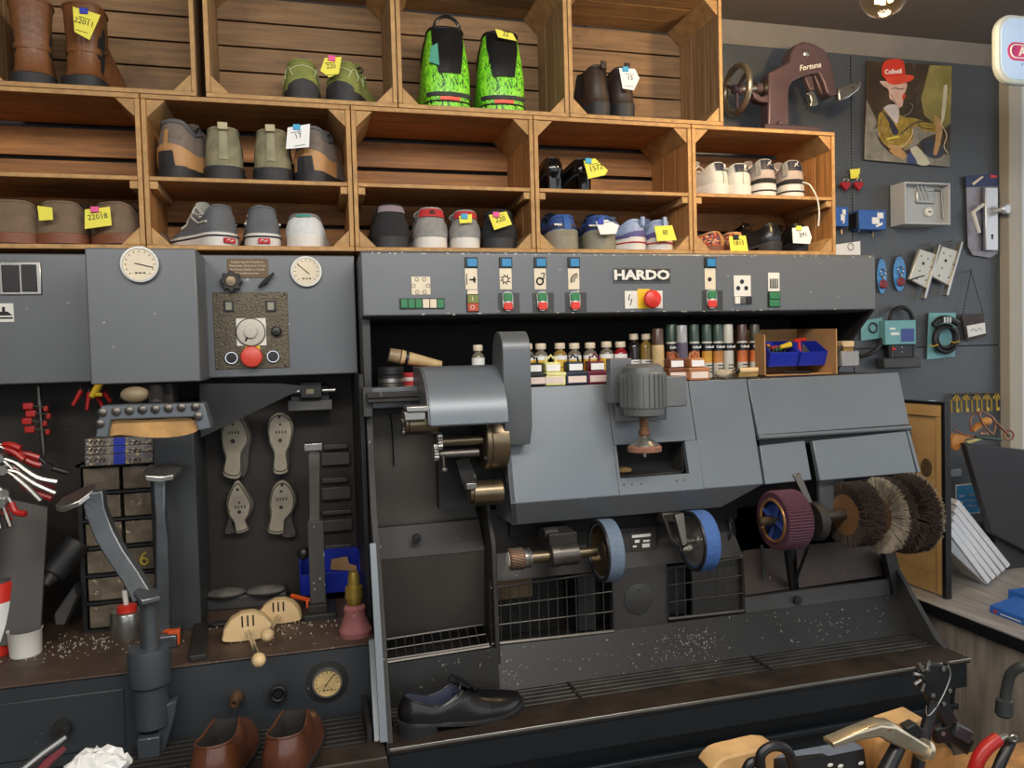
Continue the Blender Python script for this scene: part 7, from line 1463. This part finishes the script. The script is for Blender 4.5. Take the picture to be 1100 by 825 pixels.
pl = bpy.data.lights.new('bulb_light', 'POINT'); pl.energy = 15; pl.color = (1, .70, .36); pl.shadow_soft_size = .03; plo = bpy.data.objects.new('bulb_light', pl); C.objects.link(plo); plo.parent = bu; plo.location = (0, 0, -.07)
# sign
sg = thing('hanging_sign', 'pale blue rounded light sign with a pink oval logo at the upper right edge', 'sign', P(1090,92,1.75)); SY = 1.75
c = P(1070, 52, SY); hw, hh = .17, .096; cx, cz = P(1071.5,50,SY).x+hw, P(1085,52,SY).z
obj('rim', prism([(cx+a, cz+b) for a, b in rrect(hw*2, hh*2, .055, 8)], 'Y', SY, SY+.022), M('sign_rim', (196,206,204), .35), sg, bev=.006); obj('face', prism([(cx+a, cz+b) for a, b in rrect(hw*2-.024, hh*2-.024, .046, 8)], 'Y', SY-.002, SY+.002), M('sign_face', (172,196,226), .3, 0, .05, 8, emit=.3), sg)
ov = obj('logo_oval', prism([(cx+a, cz-.008+b) for a, b in rrect(.275, .050, .0249, 8)], 'Y', SY-.004, SY-.002), M('logo_pink', (206,70,128), .4), sg); obj('logo_ring', tube([Vector((cx+a, SY-.005, cz-.008+b)) for a, b in rrect(.258, .036, .0178, 8)], .002, 5, closed=True), m_paper, ov)
text('logo_letter', 'A', .036, m_paper, ov, (P(1097,57,SY).x, SY-.0045, cz-.008), off=.001); text('small_print', 'S', .011, m_sky, sg, (P(1097,72,SY).x, SY-.003, cz-.043))
obj('hanger', cyl((cx, SY+.02, cz+hh), (cx, SY+.02, 2.655), .004), m_steel, sg)
# ================================================================== FOREGROUND TOOLS
GX = lambda x, y, Y: P(x, y, Y)
m_bench = M('tool_block_wood', (176,128,72), .55, 0, .3, 8, stretch=(3,3,1), bump=.2, bscale=30, dirt=(104,70,36), dscale=12)
tb = thing('tool_block', 'worn tan wooden block holding hand tools in the foreground', 'tool holder', P(960,840,1.02))
obj('block', slab(spline([P(942,840,1.04), P(943,800,1.04), P(960,792,1.04), P(1000,795,1.04), P(1024,806,1.04), P(1030,840,1.04)], 3), .06), m_bench, tb, bev=.006)
obj('rear_block', slab([P(958,782,1.12), P(992,771,1.12), P(1002,800,1.12), P(958,800,1.12)], .05), M('pale_bench_wood', (206,166,112), .6, 0, .2, 20), tb, bev=.004)
bt = thing('bench_board', 'tan wooden bench edge at the bottom of the picture', 'bench', P(800,830,1.10)); obj('board', slab(spline([P(764,830,1.12), P(776,816,1.12), P(800,809,1.12), P(835,804,1.12), P(862,830,1.12)], 3), .05), M('pale_bench_wood', (0,0,0)), bt, bev=.004)
obj('top', box(P(700,825,1.12).x, P(1150,825,1.12).x, .95, 1.16, .74, .78), m_bench, bt)
st = thing('tool_pouch', 'grey and black curved tool pouch behind the hammer', 'pouch', P(880,830,1.06))
obj('rim', slab([P(835,812,1.10), P(850,807,1.10), P(890,804,1.10), P(920,797,1.10), P(945,790,1.10), P(972,784,1.10), P(972,794,1.07), P(945,800,1.07), P(920,806,1.07), P(890,812,1.07), P(835,818,1.07)], .012, (0,.3,-1)), M('grey_blue_fabric', (108,118,134), .7, 0, .1, 60, bump=.2, bscale=300), st)
obj('front', slab([P(835,818,1.07), P(890,812,1.07), P(945,801,1.07), P(945,840,1.06), P(835,840,1.06)], .01), m_blk, st)
for x, y in ((892,822), (903,823), (925,820)): obj('white_mark', sphere(P(x, y, 1.062), .004, 8, 5, (1.4,.3,.8)), m_paper, st)
sc_ = thing('scissors', 'black handled scissors standing in the foreground, only one loop in view', 'scissors', P(835,835,1.04)); obj('finger_loop', tube(spline([P(818,830,1.04), P(817,812,1.04), P(826,803,1.04), P(838,802,1.04), P(848,810,1.04), P(855,832,1.04)], 5), .008, 10), m_blk, sc_); obj('second_loop', tube(spline([P(800,832,1.05), P(806,820,1.05), P(816,818,1.05)], 5), .008, 10), m_blk, sc_)
hm = thing('cobbler_hammer', 'steel cobbler hammer with long flat peen and dark handle', 'hammer', P(960,830,1.0)); HYh = .99
m_ham = M('hammer_steel', (202,190,164), .28, .85, .12, 20)
secs = [((890,797),.0035,.012), ((915,788),.0065,.012), ((940,781),.011,.014), ((952,784),.015,.016), ((968,793),.013,.015), ((984,801),.010,.012), ((990,804),.010,.012)]
V, F = [], []
for k, ((x, y), h, w_) in enumerate(secs):
    c = P(x, y, HYh); n_ = P(secs[min(k+1,6)][0][0], secs[min(k+1,6)][0][1], HYh)-P(secs[max(k-1,0)][0][0], secs[max(k-1,0)][0][1], HYh); n_.normalize(); u = Vector((-n_.z, 0, n_.x))
    for a, b in rrect(2*w_, 2*h, min(w_, h)*.5, 3): V.append(c+Vector((0, a, 0))+u*b)
n = 16
for k in range(6):
    for i in range(n): F.append((k*n+i, k*n+(i+1) % n, (k+1)*n+(i+1) % n, (k+1)*n+i))
F += [tuple(range(n)), tuple(range(6*n, 7*n))]
obj('head', (V, F), m_ham, hm, smooth=45); a, b = P(990,804,HYh), P(998,808,HYh); obj('striking_face', lathe(a, b-a, [(0,.013),(.002,.017),(.010,.017),(.012,.015)], 20), m_ham, hm)
obj('eye_wedge', sphere(P(955,783,HYh-.012), .008, 12, 6, (1.3,.5,.45)), M('rust_wood', (120,84,60), .7), hm)
obj('handle', tube([P(974,787,HYh+.004), P(966,800,HYh), P(952,828,HYh-.01), P(942,850,HYh-.02)], [.010,.011,.0125,.013], 12), m_blk, hm); obj('handle_tip', slab([P(974,783,HYh-.006), P(985,777,HYh-.006), P(994,786,HYh-.006), P(984,794,HYh-.006)], .018), m_blk, hm, bev=.002)
# revolving punch pliers
pn = thing('punch_pliers', 'black revolving leather punch pliers standing upright', 'pliers', P(1005,810,1.0)); PYp = 1.03
obj('upper_plate', slab([P(986,722,PYp), P(995,714,PYp), P(1012,714,PYp), P(1022,718,PYp), P(1022,740,PYp), P(1020,758,PYp), P(1030,775,PYp), P(1018,782,PYp), P(1004,760,PYp), P(994,745,PYp)], .012), m_blk, pn, bev=.002)
c = P(995, 726, PYp-.004); obj('punch_wheel', cyl(c+Vector((0,-.008,0)), c+Vector((0,.012,0)), .012, None, 6), m_blk, pn)
for a in (75, 120, 165, 205, 250): d = Vector((math.cos(R(a)), 0, math.sin(R(a)))); obj('punch_tube', cyl(c+d*.010, c+d*.026, .0028, None, 8), m_steel, pn)
obj('lower_jaw', slab([P(1018,714,PYp+.008), P(1021,712,PYp+.008), P(1024,735,PYp+.008), P(1018,748,PYp+.008)], .01), m_blk, pn); obj('spring_wire', tube(spline([P(1018,714,PYp-.006), P(1021,725,PYp-.008), P(1014,745,PYp-.008), P(1004,762,PYp-.008), P(996,769,PYp-.006), P(995,758,PYp-.006)], 4), .0012, 5), m_steel, pn)
for x, y in ((1013,719), (1002,747), (1013.5,756), (1020,742), (1013,788)): c = P(x, y, PYp-.001); obj('rivet', lathe(c, (0,-1,0), [(0,.004),(.002,.0036),(.0025,.0015)], 10), m_steel, pn)
obj('handle', tube([P(1003,752,PYp), P(996,780,PYp), P(990,800,PYp-.005), P(985,828,PYp-.01)], [.009,.010,.010,.010], 10), m_blk, pn); obj('handle', slab([P(1005,784,PYp+.004), P(1030,776,PYp+.004), P(1048,797,PYp+.004), P(1040,812,PYp+.004), P(1022,798,PYp+.004), P(1008,800,PYp+.004)], .014), m_blk, pn, bev=.003); obj('handle_link', slab([P(1030,778,PYp-.004), P(1048,787,PYp-.004), P(1042,800,PYp-.004), P(1026,792,PYp-.004)], .016), M('satin_black', (54,54,56), .3), pn, bev=.003)
rp = thing('red_pliers', 'red gripped pliers with steel tip at the bottom right corner', 'pliers', P(1050,830,1.0)); obj('red_grip', tube(spline([P(1044,840,1.0), P(1050,818,1.0), P(1060,803,1.0), P(1072,794,1.0)], 5), .011, 12), m_redgrip, rp); obj('tip', cyl(P(1072,794,1.0), P(1081,790,1.0), .005, .004, 10), m_steel, rp); obj('dark_grip', tube([P(1086,797,1.01), P(1078,812,1.0), P(1066,840,1.0)], [.008,.009,.009], 10), m_blk, rp); obj('spring', torus(P(1089,793,1.0), (.4,1,0), .005, .0014, 14, 5), m_steel, rp); obj('cross_link', tube([P(1080,791,1.0), P(1086,796,1.0)], .004, 8), m_steelD, rp)
gn = thing('gooseneck', 'black bent pipe with capped end before the laminate counter side', 'pipe', P(1078,770,1.45)); obj('pipe', tube(spline([P(1115,715,1.40), P(1098,716,1.42), P(1086,724,1.44), P(1081,742,1.45), P(1080,752,1.45)], 5), .012, 12), M('grey_pipe', (74,78,78), .4, .3), gn); c = P(1079, 751, 1.45); obj('cap', lathe(c, (-.06,0,-1), [(0,.014),(.002,.018),(.036,.019),(.042,.014)], 18), M('grey_pipe', (0,0,0)), gn)
# toolbox edge along the very bottom
